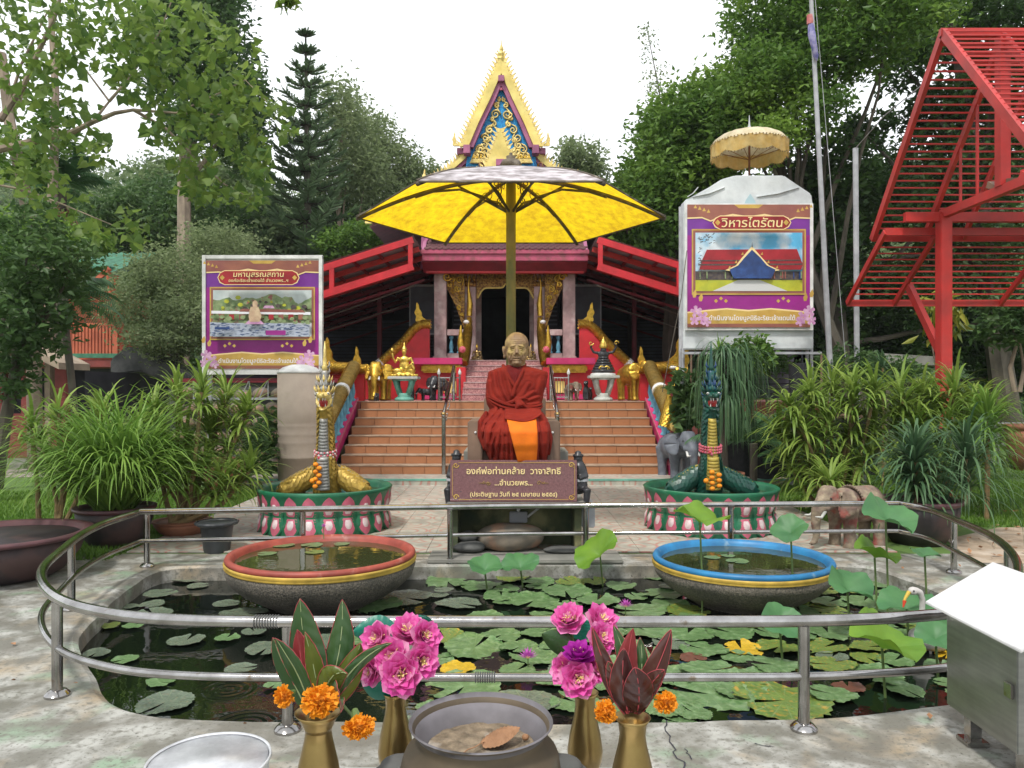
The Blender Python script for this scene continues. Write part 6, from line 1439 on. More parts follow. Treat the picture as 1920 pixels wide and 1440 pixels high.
# main gable
GY = 19.5; kg = GY/F; gx = (940-960)*kg; gz = lambda py: 1.6-(py-HZ)*kg; gxp = lambda px: (px-940)*kg+gx
def gable(apx, y, pts, th, name, inner=True, m=m_goldyel):
    """bargeboards along pts (half outline from apex outward), inner edge th metres nearer the middle, flames on top"""
    def inset(o_):
        q = []
        for i, (a, z) in enumerate(pts):
            if a > o_: 
                if i and pts[i-1][0] <= o_: a0, z0 = pts[i-1]; q.append((0.0, z0+(z-z0)*(o_-a0)/(a-a0)))
                q.append((a-o_, z))
        return q
    for s in (-1, 1):
        P_ = [Vector((gx+s*a, y, z)) for a, z in pts]; i1 = inset(th); i2 = inset(th+.12)
        L_ = [(s*a, z) for a, z in pts]; MB().prism(L_+[(s*a, z) for a, z in i1[::-1]], (gx,y,0), (1,0,0), (0,0,1), (0,.09,0)).build(name+'_bargeboard', m, tp, bevel=.004)
        MB().prism([(s*a, z) for a, z in i1]+[(s*a, z) for a, z in i2[::-1]], (gx,y+.06,0), (1,0,0), (0,0,1), (0,.16,0)).build(name+'_soffit_board', m_mauve, tp)
        # flames
        cum = []; tot = 0
        for i in range(len(P_)-1): tot += (P_[i+1]-P_[i]).length
        nfl = int(tot/.105); 
        for k in range(nfl):
            dist = tot*(k+.5)/nfl; i = 0
            while dist > (P_[i+1]-P_[i]).length: dist -= (P_[i+1]-P_[i]).length; i += 1
            d = (P_[i+1]-P_[i]).normalized(); p = P_[i]+d*dist; nn = Vector((s*abs(d.z),0,abs(d.x)))
            b = MB(); b.prism([(-.05,0),(.05,0),(.045,.05),(-.01,.10),(-.05,.17),(-.06,.17),(-.045,.08)], p+Vector((0,.03,0)), d, nn, (0,.04,0)); b.build(name+'_flame', m_goldpale, tp)
main = [(0,gz(107)),(gxp(952)-gx,gz(135)),(gxp(975)-gx,gz(188)),(gxp(997)-gx,gz(233)),(gxp(1016)-gx,gz(278))]
gable(0, GY-.15, main, .20, 'main_gable')
low1 = [(gxp(1008)-gx,gz(280)),(gxp(1022)-gx,gz(298)),(gxp(1045)-gx,gz(318)),(gxp(1092)-gx,gz(352))]
gable(0, GY+.05, low1, .16, 'lower_gable')
low2 = [(gxp(1075)-gx,gz(350)),(gxp(1110)-gx,gz(378)),(gxp(1160)-gx,gz(400)),(gxp(1200)-gx,gz(414))]
gable(0, GY+.3, low2, .16, 'lowest_gable')
for s in (-1, 1):
    for dx, z0, z1, yy in ((64,292,276,GY-.22),(77,288,277,GY+.0)): 
        cx = gx+s*dx*kg; MB().box(cx-.085,cx+.085,yy,yy+.6,gz(z0),gz(z1)).build('purlin_end', m_mauve, tp, bevel=.008)
    for dx, z0, hh in ((84,276,.36),(140,345,.36)): flame_shape((gx+s*dx*kg,GY-.1,gz(z0)), .14, hh, .2, .05, m_goldpale, tp, 'gable_finial', s)
MB().box(gx-.075,gx+.075,GY-.22,GY+.2,gz(158),gz(147)).build('ridge_end', m_mauve, tp, bevel=.008)
b = MB(); b.tube([(gx,GY-.1,gz(165)),(gx,GY-.1,gz(160))], .006, 5); b.lathe([(.04,0),(.03,.05),(.01,.075)], (gx,GY-.1,gz(172)), 10); b.build('hanging_bell', m_petalpink, tp)
b = MB(); b.lathe([(.05,0),(.09,.06),(.05,.12),(.085,.18),(.04,.26),(.05,.30),(.012,.42),(.004,.55)], (gx,GY-.1,gz(118)), 10, lob=lambda a, z: 1+.25*math.cos(5*a)); b.build('apex_finial', m_goldpale, tp)
for s in (-1, 1):
    for j in range(3): MB().tube([(gx,GY-.1,gz(120)+.09*j),(gx+s*.10,GY-.1,gz(120)+.1+.09*j),(gx+s*.07,GY-.1,gz(120)+.19+.09*j)], [.03,.022,.003], 6, flat=.6).build('apex_finial_flame', m_goldpale, tp)
# pediment: blue mosaic with gold scrolls
MB().prism([(-.90,gz(312)),(.90,gz(312)),(.84,gz(280)),(0,gz(150)),(-.84,gz(280))], (gx,GY+.06,0), (1,0,0), (0,0,1), (0,.05,0)).build('pediment_mosaic', m_bluemosaic, tp)
b = MB()
for s in (-1, 1):
    for j, (px, py, r, tr_, a0) in enumerate(((11,214,.11,1.6,0),(14,232,.06,1.2,2),(22,243,.09,1.4,1),(30,258,.10,1.5,3),(24,262,.06,1.2,0),(32,272,.08,1.4,2),(40,280,.10,1.5,1),(30,284,.08,1.3,3),(46,290,.08,1.4,0),(36,292,.07,1.3,2),(8,197,.06,1.3,1),(5,186,.045,1.2,2),(18,222,.05,1.2,4),(24,288,.06,1.3,1),(50,298,.06,1.3,2))):
        q = Vector((gx+s*px*kg, GY+.03, gz(py))); b.scroll(q, r*1.15, tr_, a0, s*(1 if j % 2 else -1), .040, flat=.6, tail=tuple(q+Vector((-s*.04,0,r*1.6))))
b.build('pediment_scrolls', m_goldpale, tp, smooth=2)
MB().prism([(-.80,gz(306)),(.80,gz(306)),(.74,gz(297)),(-.74,gz(297))], (gx,GY-.02,0), (1,0,0), (0,0,1), (0,.06,0)).build('pediment_base_band', m_goldpale, tp, bevel=.01)
for k in range(16): MB().prism([(-.04,0),(.04,0),(0,.11)], (gx-.70+k*.093,GY-.03,gz(297)), (1,0,0), (0,0,1), (0,.05,0)).build('band_leaf', m_gold, tp)
for s in (-1, 1):
    b = MB(); 
    for k in range(22): u = (k+.5)/22; b.ell((gx+s*(.06+.80*u), GY-.02, gz(168)+(gz(290)-gz(168))*u), (.02,.02,.02), n=6, m=4)
    b.build('soffit_studs', m_black, tp, kind='stuff')
# roof surfaces behind the gables
for pts, y0 in ((main, GY), (low1, GY+.15), (low2, GY+.35)):
    for s in (-1, 1):
        b = MB(); b.add([(gx+s*a*.97, y, z-.05) for a, z in pts for y in (y0, 29)], [(2*i, 2*i+1, 2*i+3, 2*i+2) for i in range(len(pts)-1)]); o = b.build('roof_slope', m_rooftile, tp); mo = o.modifiers.new('s', 'SOLIDIFY'); mo.thickness = .05
MB().prism([(-2.1,4.7),(2.1,4.7),(2.05,gz(400)),(1.9,gz(352)),(1.15,gz(285)),(0,gz(150)),(-1.15,gz(285)),(-1.9,gz(352)),(-2.05,gz(400))], (gx,GY+.45,0), (1,0,0), (0,0,1), (0,.1,0)).build('gable_wall', m_mauve, tp)
# front porch gable
FYG = 18.5; kf = FYG/F; pg = [(0,1.6+(HZ-240)*kf),(.10,1.6+(HZ-262)*kf),(.29,1.6+(HZ-300)*kf),(.75,1.6+(HZ-360)*kf),(1.75,1.6+(HZ-440)*kf)]
gx_save = gx; gx = (938-960)*kf
gable(0, FYG, pg, .30, 'porch_gable')
MB().prism([(-1.7,4.95),(1.7,4.95),(.85,pg[3][1]-.1),(0,pg[0][1]-.2),(-.85,pg[3][1]-.1)], (gx,FYG+.3,0), (1,0,0), (0,0,1), (0,.05,0)).build('porch_pediment', m_bluemosaic, tp)
MB().box(gx-.1,gx+.1,FYG-.1,FYG+.3,1.6+(HZ-312)*kf,1.6+(HZ-300)*kf).build('ridge_end', m_mauve, tp, bevel=.008)
for s in (-1, 1):
    b = MB(); b.add([(gx+s*a*.97, y, z-.05) for a, z in pg for y in (FYG+.08, 20.5)], [(2*i, 2*i+1, 2*i+3, 2*i+2) for i in range(len(pg)-1)]); o = b.build('porch_roof_slope', m_rooftile, tp); mo = o.modifiers.new('s', 'SOLIDIFY'); mo.thickness = .05
gx = gx_save

# ---------------------------------------------------------------- red steel sheds either side
def shed(s, label):
    xi = -2.17 if s < 0 else 1.88; xo = -6.7 if s < 0 else 6.4; Y0 = 17.0; t = thing('side_shed', label, 'shed', ((xi+xo)/2, Y0, 0))
    sl = .315; zi = 4.93; zf = lambda x: zi - abs(x-xi)*sl
    def beam(dz, w_, h, nm, y, m=m_red): MB().bar((xi,y,zi+dz),(xo,y,zf(xo)+dz),w_,h).build(nm, m, t)
    beam(-.06,.10,.14,'top_chord',Y0); beam(-.64,.10,.16,'bottom_chord',Y0)
    for u in (0, .395, .8): x = xi+(xo-xi)*u + (.06*s if u == 0 else 0); MB().box(x-.05,x+.05,Y0-.045,Y0+.045,zf(x)-.60,zf(x)-.10).build('strut', m_red, t)
    # roof sheets with ribs
    nsh = 9
    for k in range(nsh):
        xa = xi+(xo-xi)*k/nsh; xb = xi+(xo-xi)*(k+1)/nsh
        b = MB(); N = 2; ys = np.linspace(Y0+.05, 27.5, 60); vs = []; 
        for i, y in enumerate(ys):
            dz = .028*(1 if (i % 4) < 1 else 0); vs += [(xa, y, zf(xa)+.03+dz+.006*k), (xb, y, zf(xb)+.03+dz+.006*k)]
        b.add(vs, [(2*i, 2*i+1, 2*i+3, 2*i+2) for i in range(len(ys)-1)]); b.build('roof_sheet', m_metalroof, t)
    for k in range(9):
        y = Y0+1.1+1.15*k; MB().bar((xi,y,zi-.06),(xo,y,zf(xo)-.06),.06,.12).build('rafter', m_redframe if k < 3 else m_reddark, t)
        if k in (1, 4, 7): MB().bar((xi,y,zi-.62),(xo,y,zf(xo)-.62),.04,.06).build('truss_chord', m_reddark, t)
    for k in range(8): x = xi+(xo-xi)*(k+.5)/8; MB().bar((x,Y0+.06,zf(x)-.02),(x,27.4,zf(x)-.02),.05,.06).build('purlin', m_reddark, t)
    for y in (17.0, 22.0, 27.2):
        for x in (xo-s*.1, xi+s*1.6 if y > 20 else xo-s*.1): MB().box(x-.06,x+.06,y-.06+.05,y+.06+.05,ZT-.02,zf(x)-.7 if y == 17.0 else zf(x)-.05).build('post', m_reddark, t)
    # back and end walls of dark slats
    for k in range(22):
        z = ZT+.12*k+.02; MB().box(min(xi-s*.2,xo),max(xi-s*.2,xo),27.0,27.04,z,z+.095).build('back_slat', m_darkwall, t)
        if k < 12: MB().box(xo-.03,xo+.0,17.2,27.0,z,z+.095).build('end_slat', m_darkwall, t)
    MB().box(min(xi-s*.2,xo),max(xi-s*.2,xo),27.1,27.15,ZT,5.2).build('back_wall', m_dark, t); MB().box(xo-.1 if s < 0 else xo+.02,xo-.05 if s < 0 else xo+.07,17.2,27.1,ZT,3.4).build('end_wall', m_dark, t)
    MB().box(min(xi+s*.3,xo),max(xi+s*.3,xo),22.5,22.6,ZT,ZT+.75).build('low_red_wall', m_reddark, t)
    MB().tube([(xi+s*.1,18.0,4.0),(xi+s*3.0,19.0,3.15)], .018, 6).build('tie_rod', m_trunk, t); MB().tube([(xi+s*.6,19.0,3.6),(xi+s*4.0,19.5,2.6)], .014, 6).build('tie_rod', m_trunk, t)
    MB().ell((xi+s*3.0,18.6,3.30), (.14,.12,.08), n=10, m=6).build('lamp_shade', m_metalroof, t)
    # framed glass panel near the temple wall
    x = xi+s*(-.02); a0, a1 = sorted((TX+s*1.78, TX+s*2.55))
    MB().box(a0,a1,20.8,20.84,3.1,4.35).build('window_pane', m_darkwall, t)
    for q0, q1, r0, r1 in ((a0,a1,4.35,4.40),(a0,a1,3.05,3.10),(a0-.03,a0,3.05,4.4),(a1,a1+.03,3.05,4.4)): MB().box(q0,q1,20.76,20.86,r0,r1).build('window_frame', m_pole, t)
    return t
shed(-1, 'dark open shed with red steel roof beams left of the temple')
shed(1, 'dark open shed with red steel roof beams right of the temple')
# ---------------------------------------------------------------- banners
def banner(t, ox, y, oz, W, H, kind, shear=0.0):
    """printed banner; local u in 0..1 (right), v in 0..1 (up)"""
    def pt(u, v): return (ox+W*u, oz+H*(v - shear*u*0))
    lay = [0]
    def poly(pts, m, nm='print'):
        lay[0] += 1; yy = y-.0015*lay[0]
        return MB().prism([(W*a, H*b_) for a, b_ in pts], (ox,yy,oz), (1,0,0), (0,0,1), (0,.0012,0)).build(nm, m, t)
    def wave(x0, x1, yc, am, fr, n=24, ph=0): return [(x0+(x1-x0)*i/n, yc+am*math.cos(2*PI*fr*(i/n-.5)+ph)) for i in range(n+1)]
    poly([(0,0),(1,0),(1,1),(0,1)], m_pr_purple, 'printed_ground')
    poly([(0,.12),(1,.12),(1,.30),(0,.30)], m_pr_mag)
    poly([(0,.12),(.06,.12),(.06,.75),(0,.75)], m_pr_mag); poly([(.94,.12),(1,.12),(1,.75),(.94,.75)], m_pr_mag)
    wv = [(0,.895),(.12,.900),(.19,.872),(.27,.905),(.37,.925),(.5,.905),(.63,.925),(.73,.905),(.81,.872),(.88,.900),(1,.895)]
    poly([(a, b_-.012) for a, b_ in wv]+[(1,1),(0,1)], m_pr_goldlt); poly(wv+[(1,1),(0,1)], m_pr_brown)
    poly([(.42,.97),(.58,.97),(.62,1.0),(.38,1.0)], m_pr_gold)
    q = [(0,.0),(1,.0),(1,.115),(.85,.13),(.68,.145),(.5,.13),(.32,.145),(.15,.13),(0,.115)]; poly([(a, b_+.012 if b_ > .05 else b_) for a, b_ in q], m_pr_goldlt); poly(q, m_pr_gold); poly([(.0,.0),(1,.0),(1,.03),(0,.03)], m_pr_brown)
    fx0, fx1, fy0, fy1 = .035,.965,.265,(.755 if kind == 'L' else .80)
    poly([(fx0,fy0),(fx1,fy0),(fx1,fy1),(fx0,fy1)], m_pr_gold, 'printed_frame'); poly([(fx0+.012,fy0+.012),(fx1-.012,fy0+.012),(fx1-.012,fy1-.012),(fx0+.012,fy1-.012)], m_pr_brown, 'printed_frame'); 
    px0, px1, py0, py1 = fx0+.03, fx1-.03, fy0+.03, fy1-.03
    X = lambda a: px0+(px1-px0)*a; Y = lambda b_: py0+(py1-py0)*b_
    def pp(pts, m, nm='printed_picture'): return poly([(X(a), Y(b_)) for a, b_ in pts], m, nm)
    r_ = random.Random(5 if kind == 'L' else 6)
    if kind == 'L':
        pp([(0,0),(1,0),(1,1),(0,1)], m_pr_skyw)
        hill = [(0,.80)]+[(i/30, .80+.10*math.exp(-((i/30-.6)/.17)**2)-.03*math.sin(i)+r_.uniform(-.02,.02)-(.06 if i > 24 and i < 28 else 0)) for i in range(31)]; pp(hill+[(1,.3),(0,.3)], m_pr_green)
        for k in range(46): a = r_.random(); b_ = r_.uniform(.52,.84 if .2 < a < .85 else .76); s = r_.uniform(.015,.035); pp([(max(0,min(1,a+s*math.cos(j))), b_+s*1.6*math.sin(j)) for j in np.linspace(0,6,7)], r_.choice([m_pr_green,m_pr_lawn,m_pr_dark]) if k % 3 else m_pr_green)
        pp([(0,.49),(1,.46),(1,.52),(0,.55)], m_pr_white); pp([(.28,.53),(.95,.51),(.92,.57),(.30,.59)], m_pr_brown); pp([(.52,.60),(.64,.60),(.62,.66),(.54,.66)], m_pr_pink)
        for k in range(9): a = .08+.1*k; pp([(a,.36),(a+.05,.36),(a+.05,.47),(a,.47)], m_pr_red if k % 2 else m_pr_brown)
        for k in range(30): a = r_.random(); b_ = r_.uniform(.28,.42); s = r_.uniform(.02,.035); pp([(max(0,min(1,a+s*math.cos(j))), b_+s*1.5*math.sin(j)) for j in np.linspace(0,6,7)], m_pr_green)
        pp([(0,0),(1,0),(1,.24),(.6,.28),(.3,.27),(0,.30)], m_pr_water)
        for k in range(36): a = r_.uniform(.02,.95); b_ = r_.uniform(.04,.23); s = r_.uniform(.01,.03); pp([(a,b_),(a+s,b_+.006),(a+s*1.4,b_+.02),(a-.004,b_+.016)], m_pr_blue)
        pp([(.57,.02),(.77,.02),(.77,.12),(.57,.12)], m_pr_mag); pp([(.06,.14),(.21,.14),(.21,.19),(.06,.19)], m_pr_blue)
        pp([(.36,.25),(.56,.25),(.52,.33),(.40,.33)], m_pr_pink); pp([(.41,.30),(.51,.30),(.53,.42),(.51,.55),(.49,.66),(.43,.66),(.41,.55),(.40,.42)], m_pr_cream); pp([(.44,.66),(.49,.66),(.49,.72),(.465,.76),(.44,.72)], m_pr_cream)
        for k in (.43,.50): pp([(k-.012,.62),(k+.012,.62),(k+.01,.67),(k-.01,.67)], m_pr_dark)
        bx0, bx1, by0, by1 = .15,.85,.765,.885
    else:
        pp([(0,0),(1,0),(1,1),(0,1)], m_pr_sky); pp([(0,0),(1,0),(1,.2),(0,.2)], m_pr_lawn)
        pp([(.16,.0),(.86,.0),(.60,.19),(.40,.19)], m_pr_road); pp([(0,.19),(1,.19),(1,.34),(0,.34)], m_pr_dark)
        for k in range(26): a = r_.random(); pp([(a,.21),(a+.012,.21),(a+.010,.33),(a,.33)], r_.choice([m_pr_green,m_pr_brown,m_pr_blue]))
        pp([(.03,.36),(.98,.36),(.995,.45),(.94,.71),(.10,.70),(.05,.5)], m_pr_red); pp([(.02,.43),(.99,.44),(.99,.465),(.02,.455)], m_pr_dark); pp([(.04,.50),(.97,.51),(.97,.53),(.04,.52)], m_pr_dark)
        rf = [(.27,.35),(.37,.43),(.43,.57),(.52,.76),(.61,.57),(.68,.43),(.78,.35)]; pp([(a,b_) for a,b_ in rf]+[(.72,.33),(.33,.33)], m_pr_goldlt); pp([(.31,.36),(.39,.43),(.45,.56),(.52,.70),(.60,.56),(.66,.43),(.74,.36),(.70,.21),(.35,.21)], m_pr_blue)
        for a, b_ in ((.31,.38),(.37,.47),(.43,.61),(.61,.61),(.67,.47),(.75,.38)): pp([(a-.012,b_),(a+.012,b_),(a+.006,b_+.05)], m_pr_gold)
        pp([(.515,.74),(.525,.74),(.52,.83)], m_pr_dark)
        for k in range(40): a = r_.uniform(0,.15); b_ = 1-r_.random()*.2; pp([(a,b_-.02),(a+.02,b_-.012),(a+.012,b_)], m_pr_dark)
        for k in range(26): a = r_.uniform(0,.03); b_ = r_.uniform(.2,.75); pp([(a,b_-.02),(a+.02,b_-.012),(a+.012,b_)], m_pr_dark)
        bx0, bx1, by0, by1 = .19,.81,.785,.885
    h = (by1-by0)/2
    def lozenge(g): n = []; return [(bx0-g,by0+h),(bx0+.02-g,by1-.02+g),(bx0+.055,by1+g),(bx1-.055,by1+g),(bx1-.02+g,by1-.02+g),(bx1+g,by0+h),(bx1-.02+g,by0+.02-g),(bx1-.055,by0-g),(bx0+.055,by0-g),(bx0+.02-g,by0+.02-g)]
    poly(lozenge(.007), m_pr_goldlt, 'title_scroll'); poly(lozenge(0), m_pr_red, 'title_scroll')
    for a in (bx0+.035, bx1-.035): poly([(a-.022,by0+h),(a,by0+h+.024),(a+.022,by0+h),(a,by0+h-.024)], m_pr_gold)
    lay[0] += 2; yy = y-.0015*lay[0]-.002
    if kind == 'L':
        text('มหานุสรณสถาน', .118*W/1.85, (ox+W*.5, yy, oz+H*.852), m_pr_goldlt, parent=t, bold=.001, shear=.1, sx=1.1); text('องค์อะริยะเจ้าแดนใต้ อำนวยพร...ฯ', .066*W/1.85, (ox+W*.5, yy, oz+H*.797), m_pr_goldlt, parent=t, bold=.0006, shear=.1, sx=1.1)
    else: text('วิหารไตรัตน', .19*W/1.95, (ox+W*.5, yy, oz+H*.828), m_pr_goldlt, parent=t, bold=.0016, shear=.1, sx=1.1)
    text('ดำเนินงานโดยมูลนิธิอะริยะเจ้าแดนใต้', .098*W/1.9, (ox+W*.5, yy, oz+H*.066), m_pr_white, parent=t, bold=.0006, sx=.95)
    for s, cx in ((-1,.24),(1,.76)):
        for j in range(3): a = cx+s*(-.05+.04*j); b_ = .205+.02*(j % 2); poly([(a-.016,b_),(a,b_+.016),(a+.016,b_),(a,b_-.016)], m_pr_gold)
    for s, c0 in ((-1,0.0),(1,1.0)):
        for (dx, dz, r) in ((.05,.12,.045),(.10,.07,.05),(.035,.05,.04),(.13,.035,.035)):
            cx, cz = c0-s*dx, dz
            for j in range(5): a = 2*PI*j/5+dx*9; poly([(min(1,max(0,cx+r*(.25*math.cos(a+1.2)))), cz+r*.25*math.sin(a+1.2)),(min(1,max(0,cx+r*math.cos(a+.35))), cz+r*math.sin(a+.35)),(min(1,max(0,cx+r*1.1*math.cos(a))), cz+r*1.1*math.sin(a)),(min(1,max(0,cx+r*math.cos(a-.35))), cz+r*math.sin(a-.35)),(min(1,max(0,cx+r*.25*math.cos(a-1.2))), cz+r*.25*math.sin(a-1.2))], m_pr_pink, 'printed_flower')
        for j in range(4): cx = c0-s*(.04+.035*j); cz = .955-.012*j; poly([(cx-.014,cz-.01),(cx,cz+.018),(cx+.014,cz-.01)], m_pr_gold)
        for j in range(2): cx = c0-s*(.035+.05*j); cz = .25-.03*j; poly([(cx-.014,cz-.02),(cx-.02,cz+.01),(cx+.005,cz+.045),(cx+.016,cz+.01),(cx+.006,cz-.02)], m_pr_gold, 'printed_flame')
DB = 13.4; kb = DB/F
t = thing('banner', 'square purple and gold banner with a landscape print, in a white frame', 'banner', ((492-960)*kb, DB, 1.8))
x0, x1 = (380-960)*kb, (605-960)*kb; z1 = 1.6-(482-HZ)*kb; z0 = 1.6-(699-HZ)*kb
MB().box(x0,x1,DB,DB+.03,z0,z1).build('backing_board', m_white, t)
banner(t, x0+.06, DB-.001, z0+.07, x1-x0-.12, z1-z0-.13, 'L')
for a in (x0+.03, x1-.03): MB().box(a-.03,a+.03,DB-.03,DB+.06,z0-.02,z1+.02).build('frame_side', m_white, t)
for a in (z0, z1): MB().box(x0,x1,DB-.025,DB+.05,a-.03,a+.03).build('frame_bar', m_white, t)
for a in (x0+.1, x1-.1): MB().box(a-.035,a+.035,DB+.05,DB+.12,0,z1).build('post', m_pole, t)
for z in (z0-.12, z0-.45):
    MB().bar((x0-.2,DB+.1,z),(x1,DB+.1,z),.05,.04).build('support_bar', m_reddark if z > z0-.2 else m_pole, t)
for k in range(14): a = x0-.2+(x1-x0+.2)*k/14; MB().bar((a,DB+.1,z0-.45),(a+.08*(1 if k % 2 else -1)+.08,DB+.1,z0-.12),.015,.015).build('lattice_bar', m_pole, t)

DR = 13.0; kr = DR/F
t = thing('banner', 'purple and gold banner printed with a red-roofed hall, on the tarpaulin booth', 'banner', ((1405-960)*kr, DR, 2))
x0, x1 = (1286-960)*kr, (1518-960)*kr; z1 = 1.6-(384-HZ)*kr; z0 = 1.6-(614-HZ)*kr
MB().box(x0-.02,x1+.06,DR-.01,DR+.01,z0-.05,z1+.02).build('banner_sheet', m_white, t, bevel=.004)
banner(t, x0+.02, DR-.012, z0, x1-x0-.02, z1-z0, 'R')
# tarpaulin booth behind it
t = thing('tarpaulin_booth', 'tall booth wrapped in white tarpaulin with a trapezoid top', 'booth', ((1405-960)*kr, 13.6, 0))
zt = lambda py: 1.6-(py-HZ)*kr; xt = lambda px: (px-960)*kr
front = [(1283,655),(1528,655),(1528,385),(1526,378),(1524,362),(1488,338),(1472,327),(1380,327),(1355,334),(1330,350),(1285,374),(1283,400)]
def tarpf(name, y0, y1):
    b = MB(); b.prism([(xt(a), zt(c)) for a, c in front], (0,y0,0), (1,0,0), (0,0,1), (0,y1-y0,0)); return b.build(name, m_tarp, t, bevel=.02)
tarpf('tarpaulin_cover', 13.05, 13.35)
for k, (a, c) in enumerate(((1300,1360),(1420,1500),(1290,1310))): 
    MB().tube([(xt(a),13.045,zt(368)),(xt((a+c)/2),13.035,zt(362)),(xt(c),13.045,zt(350))], .02, 6, flat=.4).build('tarpaulin_fold', m_tarp, t, smooth=True)
MB().prism([(xt(1396),zt(384)),(xt(1420),zt(384)),(xt(1416),zt(374)),(xt(1408),zt(362)),(xt(1400),zt(374))], (0,13.035,0), (1,0,0), (0,0,1), (0,.006,0)).build('faded_blue_print', mat('faded_blue_print', (.36,.50,.54), rough=.5), t)
for px in (1283,1526): 
    for y in (13.1,13.3): MB().tube([(xt(px),y,0),(xt(px),y,zt(380))], .028, 8).build('post', m_pole, t, smooth=True)
MB().bar((xt(1278),13.0,zt(662)),(xt(1540),13.0,zt(662)),.04,.04).build('rail', m_pole, t)
for px in (1296,1310,1540): MB().tube([(xt(px),13.0,.6),(xt(px),13.0,zt(662))], .018, 7).build('stake', m_throne, t)
# ceremonial parasol on top
ku = 13.6/F; cx = (1405-960)*ku; zt2 = lambda py: 1.6-(py-HZ)*ku; ru = 70*ku
t = thing('ceremonial_parasol', 'cream and gold scalloped parasol on a rusty pole above the tarpaulin booth', 'parasol', (cx,13.6,4.9))
def dome(u, v, r0=ru, dz=0): a = 2*PI*v; r = r0*math.sin(u*PI/2*.98); return (cx+r*math.cos(a), 13.6+r*math.sin(a), zt2(246)-(zt2(246)-zt2(268))*1.25*(1-math.cos(u*PI/2))+dz+.006*math.cos(a*16)*u)
MB().grid(lambda u, v: dome(u, v), 8, 64).build('parasol_top', mat('cream_parasol_cloth', (.74,.66,.48), (.62,.53,.34), rough=.8, scale=9, trans=.25), t, smooth=2)
def skirt(u, v): a = 2*PI*v; r = ru*(.995+.015*math.cos(a*24)); z = zt2(272)-u*(.20+.055*abs(math.sin(a*5))); return (cx+r*math.cos(a), 13.6+r*math.sin(a), z)
MB().grid(skirt, 4, 120).build('scalloped_skirt', mat('golden_parasol_cloth', (.74,.56,.24), (.66,.44,.13), rough=.8, scale=7, trans=.45), t, smooth=2)
b = MB()
for k in range(70): a = 2*PI*k/70; b.ell((cx+ru*1.01*math.cos(a), 13.6+ru*1.01*math.sin(a), zt2(272)), (.012,.012,.012), n=5, m=3); b.ell((cx+ru*.99*math.cos(a), 13.6+ru*.99*math.sin(a), zt2(272)-.21-.055*abs(math.sin(a*5))), (.010,.010,.02), n=5, m=3)
b.build('trim_beads', m_brass, t, kind='stuff')
for k in range(8): a = 2*PI*k/8+.2; MB().tube([(cx,13.6,zt2(300)),(cx+ru*.97*math.cos(a),13.6+ru*.97*math.sin(a),zt2(274))], .006, 5).build('spoke', m_rust, t)
MB().tube([(cx,13.6,zt2(330)),(cx,13.6,zt2(250))], .020, 8).build('pole', mat('rusty_pole', (.25,.10,.05), (.15,.07,.04), rough=.7), t, smooth=True)
MB().lathe([(.05,0),(.035,.04),(.03,.1),(.018,.12),(.006,.30)], (cx,13.6,zt2(248)), 10).build('silver_spire', m_pole, t, smooth=2)

# beige plastered tank
kt = 12.9/F; cx = (562-960)*kt; r = 40.5*kt
t = thing('water_tank', 'tall beige plastered cylinder tank with a white domed cap', 'tank', (cx,12.9,0)); ztop = 1.6-(700-HZ)*kt
prof = [(r*.97,0),(r*.97,.45)]
for z in (.48,.72,.86,1.0): prof += [(r*.985,z-.03),(r*1.0,z),(r*.975,z+.02)]
prof += [(r*.99,1.05),(r*1.0,ztop)]
MB().lathe(prof, (cx,12.9,0), 48).build('tank_body', m_tank, t, smooth=2)
MB().lathe([(r*1.02,0),(r*1.0,.03),(r*.75,.10),(r*.35,.145),(r*.05,.15)], (cx,12.9,ztop), 40).build('domed_cap', m_white, t, smooth=2)

# flagpole and plain pole
t = thing('flagpole', 'tall grey flagpole leaning slightly, with a furled flag near the top', 'flagpole', (*P(1562,690,13.8)[:2],0))
pb = P(1566,830,13.8); pb.z = .2; ptop = P(1519,-40,13.8)
MB().tube([pb, pb.lerp(ptop,.5), ptop], [.055,.045,.035], 10).build('pole', m_pole, t, smooth=True); MB().tube([ptop+Vector((.06,0,0)), P(1585,670,13.8)], .006, 5).build('halyard', m_pole, t)
c0 = P(1519,30,13.75); m_flag_r = mat('flag_red', (.5,.1,.1), (.6,.3,.3), rough=.8); m_flag_b = mat('flag_blue', (.10,.10,.32), (.35,.33,.5), rough=.8, scale=9)
MB().tube([P(1518,28,13.72), P(1519,40,13.72), P(1518,46,13.72)], [.05,.06,.05], 8).build('flag_red_fold', m_flag_r, t, smooth=True)
MB().tube([P(1520,46,13.72), P(1522,65,13.7), P(1526,85,13.7), P(1530,105,13.72), P(1532,114,13.72)], [.05,.07,.055,.05,.01], 8).build('flag_blue_fold', m_flag_b, t, smooth=True)
q = P(1604,278,14.5); g0 = P(1608,700,14.5); t = tag(MB().tube([(g0.x,14.5,.1),(q.x,14.5,q.z)], .05, 10).build('white_pole', m_pole, smooth=True), 'straight pale grey pole between the flagpole and the red pavilion', 'pole')
tag(MB().tube([q, P(1660,215,13), P(1740,150,12)], .009, 5).build('wire', m_pole), 'wire running from the pale pole towards the red pavilion', 'wire')
tag(MB().tube([P(1288,470,12.9), P(1277,560,12.6), P(1242,735,12.4)], .007, 5).build('guy_rope', m_trunk), 'slack guy rope hanging beside the tarpaulin booth', 'rope')

